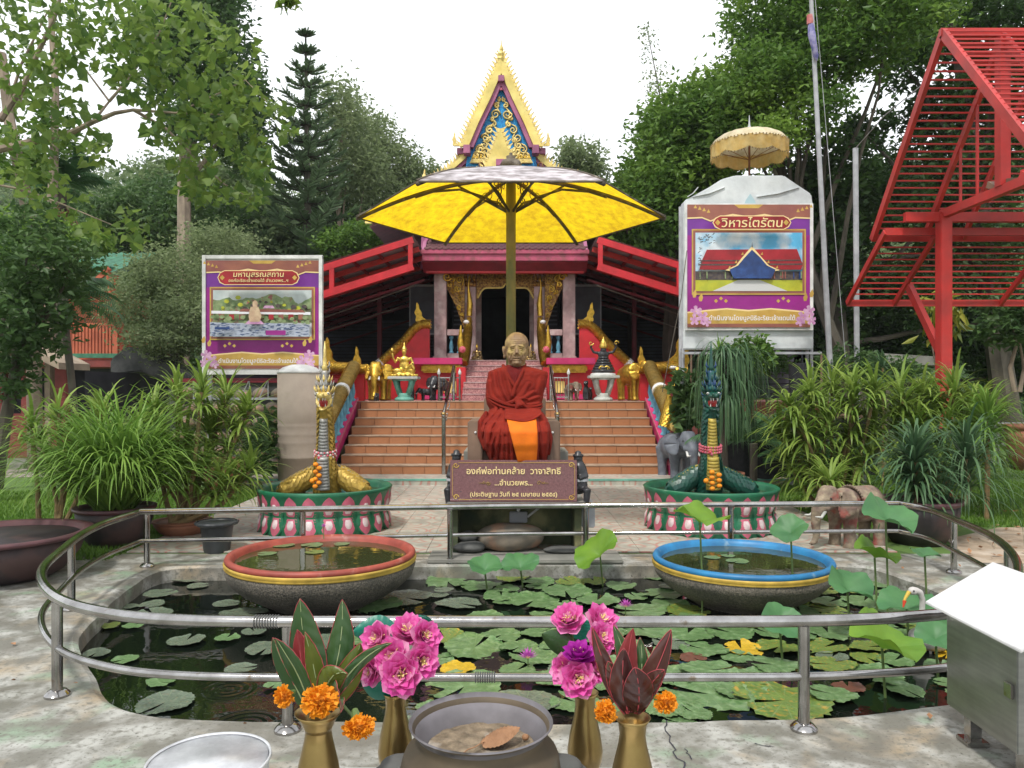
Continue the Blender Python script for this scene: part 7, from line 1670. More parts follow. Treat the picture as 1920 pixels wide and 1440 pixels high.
# ---------------------------------------------------------------- red steel pavilion frame
t = thing('pavilion_frame', 'unroofed red steel pavilion frame with many purlins at the right edge', 'pavilion', (6.42,10.1,0))
XE, XT, DK, DP = 5.64, 6.42, 10.12, 11.5; ZR, ZE = 6.26, 3.93; XW = 12.5
def rb(a, c, w_=.07, h=.10, nm='beam', m=m_redframe): return MB().bar(a, c, w_, h).build(nm, m, t)
for s in (1, -1):
    ye = DK+s*1.98
    rb((XE,DK,ZR),(XE,ye,ZE),.06,.11,'verge_rafter'); rb((XE-.04,DK,ZR-.0),(XW,DK,ZR),.06,.10,'ridge_beam') if s > 0 else None
    N = 27; base = None
    for k in range(1, N):
        u = k/N; y = DK+s*1.98*u; z = ZR+(ZE-ZR)*u+.075
        if base is None: base = tmpl(MB().box(0,XW-XE,-.011,.011,-.011,.011), 'purlin', m_redframe, t)
        o = base if (s == 1 and k == 1) else base.copy()
        if not (s == 1 and k == 1): col.objects.link(o)
        o.location = Vector((XE,y,z))-t.location
    rb((XE,ye,ZE+.03),(XW,ye,ZE+.03),.05,.10,'eave_beam')
    for x in (7.05, 8.9, 10.7): rb((x,DK,ZR-.02),(x,ye,ZE+.0),.05,.08,'rafter')
    y0 = DK+s*1.56; y1 = DK+s*2.88; z0, z1 = 3.97, 3.04                  # skirt roof
    rb((XE,y0,z0),(XW,y0,z0),.05,.11,'skirt_top_beam'); rb((XE,y1,z1),(XW,y1,z1),.06,.11,'skirt_eave_beam'); rb((XE,y0,z0),(XE,y1,z1),.05,.09,'skirt_verge')
    for k in range(1, 12):
        u = k/12; o = base.copy(); col.objects.link(o); o.location = Vector((XE,y0+(y1-y0)*u,z0+(z1-z0)*u+.06))-t.location
    for x in (6.42, 8.2, 10.0, 11.6): rb((x,y0,z0-.02),(x,y1,z1-.02),.05,.08,'skirt_rafter')
    for x in (XT, 11.2):
        yp = DK+s*1.38; MB().box(x-.085,x+.085,yp-.085,yp+.085,0,4.19).build('post', m_redframe, t, bevel=.008)
        rb((x,yp+s*.05,2.1),(x,yp+s*1.0,3.25),.08,.12,'brace'); MB().box(x-.16,x+.16,yp-.16,yp+.16,0,.02).build('base_plate', m_redframe, t)
    yb = DK+s*1.38; rb((XE+.2,yb,4.15),(XW,yb,4.15),.09,.14,'wall_beam')
for x in (XT, 11.2):
    rb((x,DK-1.42,4.20),(x,DK+1.42,4.20),.10,.12,'tie_beam'); rb((x,DK,4.25),(x,DK,ZR-.05),.13,.13,'king_post')
    for s in (1, -1): rb((x,DK,ZR-.04),(x,DK+s*1.85,ZE+.1),.06,.09,'truss_rafter'); rb((x,DK+s*.55,4.25),(x,DK+s*.55,5.55),.03,.03,'web_bar'); rb((x,DK+s*.95,4.25),(x,DK+s*.95,5.1),.03,.03,'web_bar')
b = MB(); q = Vector((XT,DK+.02,4.28)); b.prism([(-.35,0),(-.1,.05),(.1,.0),(.3,.12),(.34,.04),(.1,-.05),(-.1,-.02),(-.33,-.05)], q, (0,1,0), (0,0,1), (.12,0,0)); tag(b.build('broken_board', m_throne), 'broken scrap of brown board lying on the red tie beam', 'board')

# ---------------------------------------------------------------- buildings at the left, odds and ends at the right
t = thing('orange_house', 'orange two-storey house with green roof and balcony behind the trees', 'house', (-13.8,25,0)); kh = 25/F; hx_ = lambda px: (px-960)*kh; hz_ = lambda py: 1.6-(py-HZ)*kh
MB().box(hx_(60),hx_(228),25.2,30,hz_(690)+.0,hz_(545)).build('upper_wall', m_orangewall, t); MB().box(hx_(60),hx_(236),24.6,30,hz_(680)-.15,hz_(675)).build('floor_edge', m_redwall, t); MB().box(hx_(60),hx_(236),24.55,24.7,hz_(672),hz_(664)).build('green_edge', m_greenroof, t)
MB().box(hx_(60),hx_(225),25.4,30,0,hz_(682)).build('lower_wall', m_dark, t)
for k in range(14): x = hx_(150)+k*(hx_(230)-hx_(150))/13; MB().box(x-.03,x+.03,24.62,24.66,hz_(664),hz_(612)).build('balcony_bar', m_orangewall, t)
MB().bar((hx_(140),24.64,hz_(610)),(hx_(232),24.64,hz_(610)),.07,.08).build('balcony_rail', m_orangewall, t)
MB().box(hx_(232)-.12,hx_(232),24.6,24.72,hz_(680),hz_(520)).build('corner_post', m_orangewall, t)
ro = MB().prism([(hx_(60),hz_(505)),(hx_(236),hz_(508)),(hx_(236),hz_(514)),(hx_(60),hz_(512))], (0,24.0,0), (1,0,0), (0,0,1), (0,.3,0)).build('roof_edge', m_greenroof, t)
for k in range(14):
    x = hx_(232)-.36*k; b = MB(); b.add([(x-.17,23.9,hz_(520)),(x+.17,23.9,hz_(520)),(x+.17,27,hz_(508)+.9),(x-.17,27,hz_(508)+.9),(x,23.9,hz_(520)+.06),(x,27,hz_(508)+.96)], [(0,4,5,3),(4,1,2,5)]); b.build('roof_sheet', m_greenroof, t)
MB().bar((hx_(236),23.9,hz_(515)),(hx_(242),24.2,hz_(620)),.08,.14).build('gable_board', m_orangewall, t); MB().bar((hx_(205),24.0,hz_(540)),(hx_(236),24.0,hz_(512)),.08,.14).build('gable_board', m_orangewall, t)
t = thing('garden_hut', 'low dark hut with a beige slanting roof at the far left', 'hut', (-11,17,0)); kh = 17/F; hx_ = lambda px: (px-960)*kh; hz_ = lambda py: 1.6-(py-HZ)*kh
MB().prism([(hx_(-60),hz_(690)),(hx_(70),hz_(640)),(hx_(150),hz_(682)),(hx_(150),hz_(694)),(hx_(70),hz_(655)),(hx_(-60),hz_(705))], (0,16.2,0), (1,0,0), (0,0,1), (0,1.2,0)).build('roof', m_beigeroof, t)
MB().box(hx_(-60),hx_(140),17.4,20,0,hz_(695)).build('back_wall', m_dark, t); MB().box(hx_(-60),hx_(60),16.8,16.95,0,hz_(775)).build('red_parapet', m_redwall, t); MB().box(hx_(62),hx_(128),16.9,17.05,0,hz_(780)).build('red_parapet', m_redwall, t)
for px in (10,66,128): MB().box(hx_(px)-.12,hx_(px)+.12,16.7,16.94,0,hz_(690)).build('pillar', m_redwall, t)
MB().box(hx_(-60),hx_(130),15.4,16.75,.0,.10).build('floor_slab', m_concrete, t)
o = MB().prism([(-10.5,2.4),(-10.1,2.75),(-9.8,2.7),(-8.6,2.1),(-7.9,1.6),(-7.9,1.2),(-8.6,1.6),(-9.7,2.1),(-10.5,2.0)], (0,20,0), (1,0,0), (0,0,1), (0,1.2,0)).build('ruined_stair_wall', m_greyblock, None, bevel=.04); o.location = (.1,0,-.05); tag(o, 'dark weathered concrete stair wall sloping down behind the grassy plants', 'wall')
t = thing('retaining_wall', 'dark stone retaining wall behind the beige tank', 'wall', (-4.8,14.6,0)); r0 = random.Random(3)
MB().box(-6.6,-3.35,14.9,15.5,0,1.72).build('wall_core', m_greyblock, t); base = tmpl(MB().ell((0,0,0), (.2,.12,.13), n=10, m=7), 'stone', m_rock, t, smooth=True)
k_ = 0
for i in range(9):
    for j in range(6):
        o = base if k_ == 0 else base.copy(); k_ += 1
        if k_ > 1: col.objects.link(o)
        o.location = Vector((-6.4+i*.36+.15*(j % 2)+r0.uniform(-.04,.04), 14.88, .14+j*.27+r0.uniform(-.02,.02)))-t.location; o.rotation_euler = (0,r0.uniform(-.4,.4),0); o.scale = (r0.uniform(.8,1.15),1,r0.uniform(.85,1.15))
MB().box(-6.6,-3.35,14.85,15.55,1.72,1.80).build('red_cap', m_reddark, t)
# right side odds and ends
t = thing('stone_bench', 'pale stone garden table and bench on the lawn at the right edge', 'bench', (11,16.5,0)); kx = 16.5/F
xa = (1830-960)*kx
for z0, z1, y0, y1, a0, a1 in ((.78,.86,16.2,17,0,1.6),(.42,.50,15.5,15.9,.15,1.5)):
    MB().box(xa+a0,xa+a1,y0,y1,z0,z1).build('slab', m_offwhite, t, bevel=.02)
    for q in (.2,.9): MB().box(xa+a0+q,xa+a0+q+.18,y0+.08,y1-.08,0,z0).build('leg', m_offwhite, t, bevel=.02)
t = thing('dark_lean_to', 'dark open shelter with a grey sheet roof behind the red post', 'shelter', (10,19,0)); kx = 19/F
MB().prism([((1640-960)*kx,2.45),((1760-960)*kx,2.35),((1760-960)*kx,2.15),((1640-960)*kx,2.2)], (0,18.5,0), (1,0,0), (0,0,1), (0,2.5,0)).build('roof_sheet', m_concrete, t)
for px in (1650,1750): MB().box((px-960)*kx-.06,(px-960)*kx+.06,18.6,18.7,0,2.2).build('post', m_trunk, t)
t = thing('planting_shelf', 'low planting shelf draped in black netting below the tarpaulin booth', 'shelf', (4.3,12.6,0)); 
b = MB(); b.grid(lambda u, v: (3.3+2.6*u, 12.35+.06*math.sin(u*30)+.25*(1-v), .25+.95*v-.12*math.sin(u*3)+.03*math.sin(u*17+v*3)), 40, 10); b.build('black_netting', m_blackneon, t, smooth=2)
MB().box(3.3,5.9,12.7,13.0,1.12,1.18).build('shelf_board', m_throne, t)
for x in (3.4,4.6,5.8): MB().box(x-.03,x+.03,12.72,12.78,0,1.12).build('leg', m_pole, t)
q = at(1500,690,12.8); o = MB().tube([(q[0],12.8,1.18),(q[0],12.8,2.02)], [.17,.18], 16).build('dark_pot_stand', m_blackneon, smooth=True); o.scale = (1,1,1); tag(o, 'black wrapped drum on the planting shelf below the booth', 'drum')
# ---------------------------------------------------------------- potted plants near the pond
def pot(name, label, x, y, r, h, m, rimm=None, cat='pot', prof=None, z=0):
    t = thing(name, label, cat, (x,y,z)); pr = prof or [(.62,0),(.80,.25),(.97,.65),(1.0,.9)]
    MB().lathe([(a*r, b_*h) for a, b_ in pr], (x,y,z), 40, caps=True).build('pot_body', m, t, smooth=2)
    MB().lathe([(r*1.0,h*.88),(r*1.07,h*.92),(r*1.07,h*.99),(r*1.0,h),(r*.93,h*.98),(r*.90,h*.86),(r*.02,h*.85)], (x,y,z), 40, caps=False).build('rim', rimm or m, t, smooth=2)
    return t
t = pot('clay_basin', 'wide dark brown glazed basin with maroon rim at the left edge', -4.36, 6.6, .66, .38, m_brownglaze, m_lipclay, 'basin', [(.60,0),(.72,.12),(.90,.5),(.98,.88)])
MB().lathe([(.60,0),(.01,.0005)], (-4.36,6.6,.30), 32, caps=False).build('basin_water', m_bowlwater, t)
pot('glazed_pot', 'dark glazed pot holding the fountain of long grass at the left', -4.08, 7.95, .37, .40, m_brownglaze, m_lipclay)
pot('glazed_pot', 'large dark brown pot behind the right rail, holding strappy plants', 4.22, 8.05, .40, .46, m_brownglaze, m_lipclay)
pot('clay_pot', 'low terracotta pot at the foot of the many-stemmed screw palm', -3.62, 8.5, .30, .16, m_clay, m_clay)
pot('clay_pot', 'terracotta pot under the drooping ponytail palm', 2.98, 11.0, .30, .42, m_clay, m_clay, z=0)
pot('clay_pot', 'brown pot with a pink flower at the far right', 10.2, 15.2, .45, .9, m_clay, m_clay)
pot('clay_pot', 'terracotta pot with dark foliage beside the beige tank', -4.55, 12.2, .34, .5, m_clay, m_clay)
t = pot('plastic_pot', 'black plastic flower pot with a wavy rim behind the left rails', -2.90, 7.6, .165, .30, m_blackpl, None, prof=[(.72,0),(.75,.03),(.95,.9),(.96,.96)])
MB().lathe([(.178,.262),(.200,.274),(.204,.296),(.185,.302)], (-2.90,7.6,0), 60, lob=lambda a, z: 1+.03*math.cos(14*a), caps=False).build('wavy_rim', m_blackpl, t, smooth=2)

def big_grass(name, label, x, y, z, n, L, m, az=None):
    t = thing(name, label, 'plant', (x,y,z)); tf = []
    for k in range(9):
        a = 2*PI*k/9; q = (x+.16*math.cos(a), y+.16*math.sin(a), z)
        tf.append(dict(o=q, n=int(n/9), L=L, wd=.028, el0=.65, el1=1.5, droop=1.15, seg=9))
    strapmesh('foliage', tf, m, t, kind='stuff'); return t
big_grass('fountain_grass', 'dense fountain of long thin green leaves in the dark pot at the left', -4.08, 7.95, .36, 1250, 1.5, lf_strapg)
def stem_clump(name, label, x, y, z, tufts, D, mleaf, mstem, nl=46, L=.42, wd=.030, droop=.9, el=(-.2,1.45)):
    t = thing(name, label, 'plant', (x,y,z)); tf = []
    for i, (px, py) in enumerate(tufts):
        c = P(px, py, D+rnd.uniform(-.35,.35)); base = Vector((x+rnd.uniform(-.14,.14), y+rnd.uniform(-.1,.1), z))
        mid = base.lerp(c, .5)+Vector((rnd.uniform(-.06,.06),0,-.10)); b = MB(); pts = [base, base.lerp(mid,.5)+Vector((0,0,-.02)), mid, mid.lerp(c,.6)+Vector((0,0,-.01)), c]
        b.tube(pts, [.032,.028,.025,.022,.018], 8); b.build('stem', mstem, t, smooth=True)
        d = (c-mid).normalized()
        for q in (0,.10,.2): tf.append(dict(o=tuple(c-d*q), n=int(nl*.55), L=L*(1-.3*q), wd=wd*1.15, el0=el[0]-.3*q*3, el1=el[1]-q*3, droop=droop, seg=6))
    strapmesh('foliage', tf, mleaf, t, kind='stuff'); return t
stem_clump('screw_palm', 'many-stemmed screw palm with leafy tufts leaning right, left of the beige tank', -3.62, 8.5, .12,
           [(290,770),(335,740),(378,735),(425,745),(468,770),(400,800),(350,820),(440,830),(300,830),(470,880),(385,870),(330,880),(420,905),(262,800)], 8.6, lf_strap, m_stem, 60, .50)
stem_clump('screw_palm', 'sparse yellow-green screw palm at the far left behind the basin', -5.1, 8.6, .02, [(60,800),(110,775),(150,800),(90,860),(190,770),(140,850)], 8.7, lf_strap, m_stem, 48, .55)
stem_clump('screw_palm', 'broad clump of yellow-green screw palms right of the ponytail palm', 4.1, 9.9, .02,
           [(1480,760),(1520,735),(1560,720),(1600,730),(1640,735),(1500,800),(1550,790),(1600,790),(1640,800),(1520,850),(1580,845),(1630,850),(1480,870),(1530,895),(1590,900),(1460,810)], 9.9, lf_strap, m_stem, 60, .58, .034)
stem_clump('screw_palm', 'yellowish screw palm around the foot of the red pavilion post', 5.5, 10.3, .02, [(1690,745),(1730,740),(1760,760),(1790,735),(1830,755),(1860,780),(1720,800),(1775,810),(1820,820),(1680,800),(1745,850),(1790,860),(1840,850),(1700,860),(1770,890)], 10.2, lf_strap, m_stem, 64, .64, .036)
def tuft(name, label, c, n, L, wd, m, droop=1.0, el=(.1,1.5), seg=8, stem=None, z0=0, group=None):
    t = thing(name, label, 'plant', (c[0],c[1],z0), group)
    lv = [(0,0)] if not stem else [(0,0),(-.12,.6),(-.24,.6),(-.34,.5)]
    strapmesh('foliage', [dict(o=(c[0],c[1],max(z0,c[2]+dz)), n=int(n*(q or 1)), L=L, wd=wd*1.15, el0=el[0]-(.5 if q else 0), el1=el[1]-(.4 if q else 0), droop=droop, seg=seg) for dz, q in lv], m, t, kind='stuff')
    if stem: MB().tube([(c[0],c[1],z0),(c[0]+.01,c[1],(z0+c[2])/2),(c[0],c[1],c[2])], stem, 8).build('stem', m_stem, t, smooth=True)
    return t
q = P(1715,865,7.95); tuft('strap_plant', 'blue-green arching strap-leaved plant in the large dark pot at the right', tuple(q), 110, .66, .030, lf_strapb, 1.25, (.1,1.5), 8, .03, .38)
q = P(1812,860,8.2); tuft('strap_plant', 'long drooping strap-leaved plant trailing over the right side of the big pot', tuple(q), 110, .85, .020, lf_strapb, 1.45, (.2,1.45), 9, .03, .38)
q = P(1850,790,9.4); tuft('strap_plant', 'green strap-leaved plant behind the big pot at the right', tuple(q), 80, .70, .026, lf_strapg, 1.1, (.2,1.5), 8, .03, .0)
q = P(1555,905,8.9); tuft('strap_plant', 'low green strap-leaved plant behind the stone elephant', tuple(q), 70, .62, .030, lf_strap, .9, (.1,1.1), 8, None, .0)
# ponytail palm: long leaves hanging almost straight down
t = thing('ponytail_palm', 'ponytail palm with a curtain of drooping leaves behind the green naga', 'plant', (2.98,11.0,.4)); tf = []
for k, (px, py) in enumerate(((1352,675),(1372,668),(1392,690),(1365,720),(1345,715),(1385,735),(1362,760))):
    tf.append(dict(o=tuple(P(px,py,11.0+.1*(k % 3-1))), n=70, L=1.05, wd=.024, el0=.5, el1=1.4, droop=1.0, seg=11, curl=5.5))
strapmesh('foliage', tf, lf_strapb, t, kind='stuff')
MB().tube([(2.98,11,.4),(3.0,11,.9),(3.02,11,1.5),(3.05,11,1.95)], [.10,.06,.05,.04], 10).build('trunk', m_trunk, t, smooth=True)
tuft('strap_plant', 'spiky small dracaena tip above the ponytail palm', tuple(P(1348,662,11.6)), 34, .34, .018, lf_strapg, .4, (.5,1.5), 5, .012, 1.3)
# palm fronds
def frond(V, Fc, o, az, el, L, droop, nl=26, ll=.28, wl=.022):
    h = np.array([math.cos(az), math.sin(az), 0]); sd = np.array([-math.sin(az), math.cos(az), 0]); p = np.array(o, float)
    for k in range(nl):
        t_ = k/nl; ang = el-droop*t_*t_; d = h*math.cos(ang)+np.array([0,0,math.sin(ang)]); p = p+d*L/nl
        if k < 3: continue
        for s in (-1, 1):
            l = ll*math.sin(PI*(.15+.8*t_))*rnd.uniform(.85,1.1); dd = sd*s*.85+d*.55+np.array([0,0,-.25]); dd /= np.linalg.norm(dd); b0 = len(V); w2 = d*wl
            V += [p, p+dd*l*.5+w2*.6+np.array([0,0,.01]), p+dd*l+np.array([0,0,-l*.22]), p+dd*l*.5-w2*.6]; Fc.append([b0,b0+1,b0+2,b0+3])
    return p
def palm(name, label, base, crown, n, L, ll, m, el=(.1,1.2), droop=1.5, r=.06, az=None, mt=None, wl=.022):
    t = thing(name, label, 'palm', tuple(base)); V = []; Fc = []; b = MB()
    for k in range(n):
        a = rnd.uniform(*az) if az else 2*PI*k/n+rnd.uniform(-.2,.2); e = rnd.uniform(*el); l = L*rnd.uniform(.8,1.1); frond(V, Fc, crown, a, e, l, droop*rnd.uniform(.8,1.2), ll=ll, wl=wl)
    np_mesh('fronds', V, Fc, m, t, k=4, kind='stuff')
    MB().tube(wob(base, crown, 5, .05), r, 8).build('trunk', mt or m_trunk, t, smooth=True); return t
palm('feather_palm', 'small dark feather palm with drooping fronds right of the ponytail palm', (3.75,12.0,0), (3.75,12.0,.75), 16, 1.1, .34, lf_palm, (.2,1.2), 1.5)
palm('feather_palm', 'low feather palm beside the black netting', (4.6,11.9,0), (4.6,11.9,.5), 12, .9, .3, lf_palm, (.1,1.0), 1.5)

def bush(name, label, blobs, n, size, m, cat='bush', trunk=None, **kw):
    b0 = blobs[0]; t = thing(name, label, cat, (b0[0], b0[1], 0) if trunk is None else tuple(trunk[0][0][0]))
    foliage('foliage', blobs, n, size, m, t, kind='stuff', **kw)
    if trunk: limbs('branches', trunk, m_trunk, t)
    return t
bush('potted_bush', 'leafy round green bush standing before the bottom of the tarpaulin booth', [pblob(1405,668,42,36,12.6,.35)], 1500, .085, lf_mid, clump=6, trunk=[([P(1405,720,12.6), P(1405,690,12.6), P(1398,650,12.6)], .02, .008)])
bush('croton_bush', 'dark broad-leaved bush covering the golden naga at the foot of the right balustrade', [pblob(1284,730,22,34,13.0,.25), pblob(1290,775,26,30,13.0,.25)], 420, .19, lf_dark, clump=4)
bush('low_shrubs', 'low green shrubs growing around the foot of the flagpole', [pblob(1590,680,50,26,14.5,.5), pblob(1660,690,50,20,15,.5), pblob(1545,690,20,20,14.0,.3), pblob(1460,680,40,22,13.8,.3)], 2600, .09, lf_dark)
bush('croton_bush', 'dark leafy plant beside the beige tank, above the terracotta pot', [pblob(480,850,30,50,12.4,.3), pblob(505,820,16,60,12.9,.25)], 700, .12, lf_dark, clump=5)
tuft('bromeliad', 'small reddish-tipped rosette plant behind the screw palm clump', tuple(P(1655,690,12.5)), 46, .4, .03, lf_strapb, .5, (.1,1.3), 5, .02, .0)
# variegated tree and white-stemmed shrub behind the pavilion
t = thing('variegated_croton', 'thin-stemmed croton with hanging yellow-green leaves behind the red post', 'plant', (*P(1770,700,13.5)[:2],0))
pts = [pblob(1748,600,14,34,13.4,.2), pblob(1790,590,16,30,13.6,.2), pblob(1765,560,26,24,13.6,.25)]
V, Fc = leaf_arrays(crown_pts(pts, 90, 3, .3), .24, .3, .1, 1.2); np_mesh('foliage', V, Fc, lf_ycroton, t, kind='stuff')
limbs('stems', [([P(1792,760,13.5),P(1784,680,13.5),P(1780,580,13.5)],.025,.012),([P(1760,720,13.5),P(1748,650,13.5),P(1745,600,13.5)],.016,.008)], m_paletrunk, t)
t = thing('potted_tree', 'small tree with two wavy pale stems in the brown pot at the far right', 'tree', (10.2,15.2,.85))
limbs('trunk', [([P(1902,735,15.2),P(1894,690,15.2),P(1905,650,15.2),P(1900,610,15.2)],.05,.025),([P(1912,735,15.2),P(1920,690,15.2),P(1912,640,15.2)],.045,.02)], m_paletrunk, t)
foliage('foliage', [pblob(1885,600,50,50,15.2,.6), pblob(1930,590,40,50,15.2,.6)], 1300, .16, lf_dark, t, kind='stuff')

# ---------------------------------------------------------------- large trees
def tree(name, label, blobs, n, size, m, base=None, trunks=None, clump=16, sig=.15, mt=None, r=.25, group=None, **kw):
    b0 = blobs[0]; base = Vector(base) if base is not None else Vector((b0[0], b0[1], 0)); t = thing(name, label, 'tree', tuple(base), group)
    foliage('crown', blobs, n, size, m, t, clump=clump, sig=sig, kind='stuff', **kw)
    if trunks is None:
        trunks = []
        top = Vector(blobs[0][:3]); trunks.append((wob(base, top, 6, .05), r, r*.35))
        for b_ in blobs[1:]:
            st_ = base.lerp(top, rnd.uniform(.35,.7)); trunks.append((wob(st_, Vector(b_[:3]), 5, .12), r*.4, r*.08))
    limbs('trunk', trunks, mt or m_trunk, t); return t
# bodhi tree arching over the top left
bl = [(60,60,110,80,150),(190,40,100,60,110),(330,60,90,70,120),(430,110,60,60,60),(290,150,80,50,100),(400,190,60,50,70),(220,120,50,40,34),(40,170,50,50,34),(140,210,60,26,26),(60,260,70,30,40),(170,260,40,20,18),
      (330,240,70,40,66),(450,250,46,46,60),(480,300,30,34,40),(360,300,50,34,46),(400,360,60,26,44),(470,375,30,16,22),(520,210,30,26,22),(540,245,20,16,10),(180,290,30,22,14),(60,330,60,40,40),(250,410,30,30,14),(200,430,60,26,22),(260,440,20,20,8),(120,380,60,30,20),(350,350,30,20,14),(460,180,40,40,30),(250,70,60,50,50),(490,340,14,18,8),(120,130,60,40,30)]
t = thing('bodhi_tree', 'tree with heart-shaped leaves arching in over the top left corner', 'tree', (-7.6,10.4,0)); pts = []
for px, py, rx, ry, n_ in bl:
    for k in range(int(n_*2.3)):
        D = rnd.uniform(8.8,10.6); a = rnd.uniform(0,2*PI); r_ = rnd.random()**.5; pts.append(tuple(P(px+rx*r_*math.cos(a), py+ry*r_*math.sin(a), D)))
V, Fc = leaf_arrays(np.array(pts), .088, up=.1, hang=.55, fold=.1, heart=True); np_mesh('crown', V, Fc, lf_bodhi, t, kind='stuff')
D = 9.8; pw = lambda L_: [P(a, b_, D+.15*math.sin(i)) for i, (a, b_) in enumerate(L_)]
limbs('trunk', [([Vector((-7.6,10.4,0)), Vector((-7.5,10.4,1.4)), P(-60,520,10.3), P(-40,300,10)], .16, .10), (pw([(-40,290),(60,265),(130,250),(175,228),(215,212),(250,206),(330,212),(420,215)]),.05,.008), (pw([(0,225),(20,195),(45,160),(75,90),(100,40),(120,-30)]),.045,.02),
      (pw([(175,228),(205,190),(160,130),(100,75)]),.02,.006), (pw([(250,206),(310,240),(370,300),(420,345),(470,372)]),.022,.005), (pw([(205,190),(240,150),(300,60),(330,-20)]),.02,.006), (pw([(-40,340),(40,355),(110,380),(170,405),(230,430)]),.018,.004), (pw([(0,222),(18,190),(40,120),(90,20)]),.03,.01), (pw([(330,212),(400,180),(460,150),(500,190)]),.014,.004)], m_paletrunk, t)
tree('slender_tree', 'pale leaning trunk at the left edge behind the bodhi branches', [pblob(30,300,50,50,15,.8)], 700, .15, lf_fresh, base=(*P(62,480,15)[:2],0), trunks=[([Vector((*P(66,480,15)[:2],0)), P(60,440,15), P(40,330,15), P(18,230,15), P(2,100,15)], .14, .09), ([P(12,225,15), P(35,190,15), P(48,150,15)], .06, .04)], mt=m_paletrunk)
tree('slender_tree', 'straight pale trunk left of the palm in the left background', [pblob(100,230,30,60,17,.8)], 500, .15, lf_fresh, base=(*P(95,500,17)[:2],0), trunks=[([Vector((*P(95,480,17)[:2],0)), P(94,430,17), P(100,330,17), P(104,170,17), P(95,20,17)], .13, .06)], mt=m_paletrunk)
t = palm('sugar_palm', 'palm with a skirt of dead brown fronds in the left background', (*P(116,470,18)[:2],0), tuple(P(114,345,18)), 22, 1.0, .5, lf_palm, (-.3,1.2), 1.0, .13, wl=.04)
strapmesh('dead_fronds', [dict(o=tuple(P(115,375,18)), n=50, L=1.1, wd=.05, el0=-1.4, el1=-.9, droop=.2, seg=4)], m_dryleaf, t, kind='stuff')
# dark leafy tree and palm fronds at the left, middle height
tree('broadleaf_tree', 'dark glossy tree overhanging the garden hut at the left', [pblob(60,500,90,60,12,.9), pblob(95,570,60,60,12,.8), pblob(20,600,70,60,11.6,.8), pblob(60,420,60,40,12.4,.7), pblob(140,480,44,34,12,.6), pblob(10,700,50,40,12,.5), pblob(50,650,50,34,12,.5)], 4600, .12, lf_dark, base=(*P(-10,700,12.3)[:2],0), clump=8, r=.12)
tree('broadleaf_tree', 'brighter green tree filling the far left edge above the hut', [pblob(-20,450,70,70,14,.9), pblob(90,455,80,40,14,.9), pblob(170,455,40,24,14,.6)], 3000, .12, lf_mid, base=(*P(-40,700,14.3)[:2],0), clump=8, r=.12)
palm('areca_palm', 'dark feather palm in front of the orange house', (*P(150,720,15)[:2],0), tuple(P(120,570,15)), 18, 1.3, .5, lf_palm, (.0,1.1), 1.7, .07, wl=.03)
# big dark tree upper left
tree('tall_forest_tree', 'tall dark forest tree with dense crown left of the tall conifer', [pblob(400,110,70,120,27,2.6), pblob(350,60,70,90,27,2.5), pblob(420,230,75,70,27,2.2), pblob(370,-30,80,70,27,2.5), pblob(450,180,50,60,27,1.6), pblob(460,280,36,50,27,1.4), pblob(300,120,50,60,27,1.6), pblob(340,240,30,30,27,1)], 19000, .20, lf_dark, base=(*P(340,600,27)[:2],0), trunks=[(wob((*P(338,600,27)[:2],0), P(345,330,27), 5, .04), .30,.22), (wob(P(345,330,27), P(390,120,27), 5, .1), .2,.06), (wob(P(345,330,27), P(330,60,27), 5, .1), .16,.05), (wob(P(345,350,27), P(430,240,27), 5, .1), .12,.04)], mt=m_paletrunk)
tree('forest_tree', 'grey-green bushy tree at middle height, right behind the left banner', [pblob(330,520,70,50,22,2), pblob(280,580,60,60,22,2), pblob(360,600,60,50,21,1.5), pblob(420,470,60,40,24,2), pblob(300,640,60,30,20,1.2)], 22000, .105, lf_grey, clump=16)
tree('forest_tree', 'dark wooded clump above the left banner', [pblob(300,400,80,60,34,3), pblob(380,420,70,60,32,3), pblob(450,440,60,50,30,2.4), pblob(230,430,60,50,34,3)], 13000, .24, lf_dark, r=.3)
tree('forest_tree', 'vine-hung dark tree in the gap between the bodhi and the conifer', [pblob(340,360,60,60,38,3), pblob(430,360,50,50,40,3), pblob(490,420,50,60,36,2.6), pblob(520,460,60,40,30,2)], 12000, .26, lf_hill, r=.3)
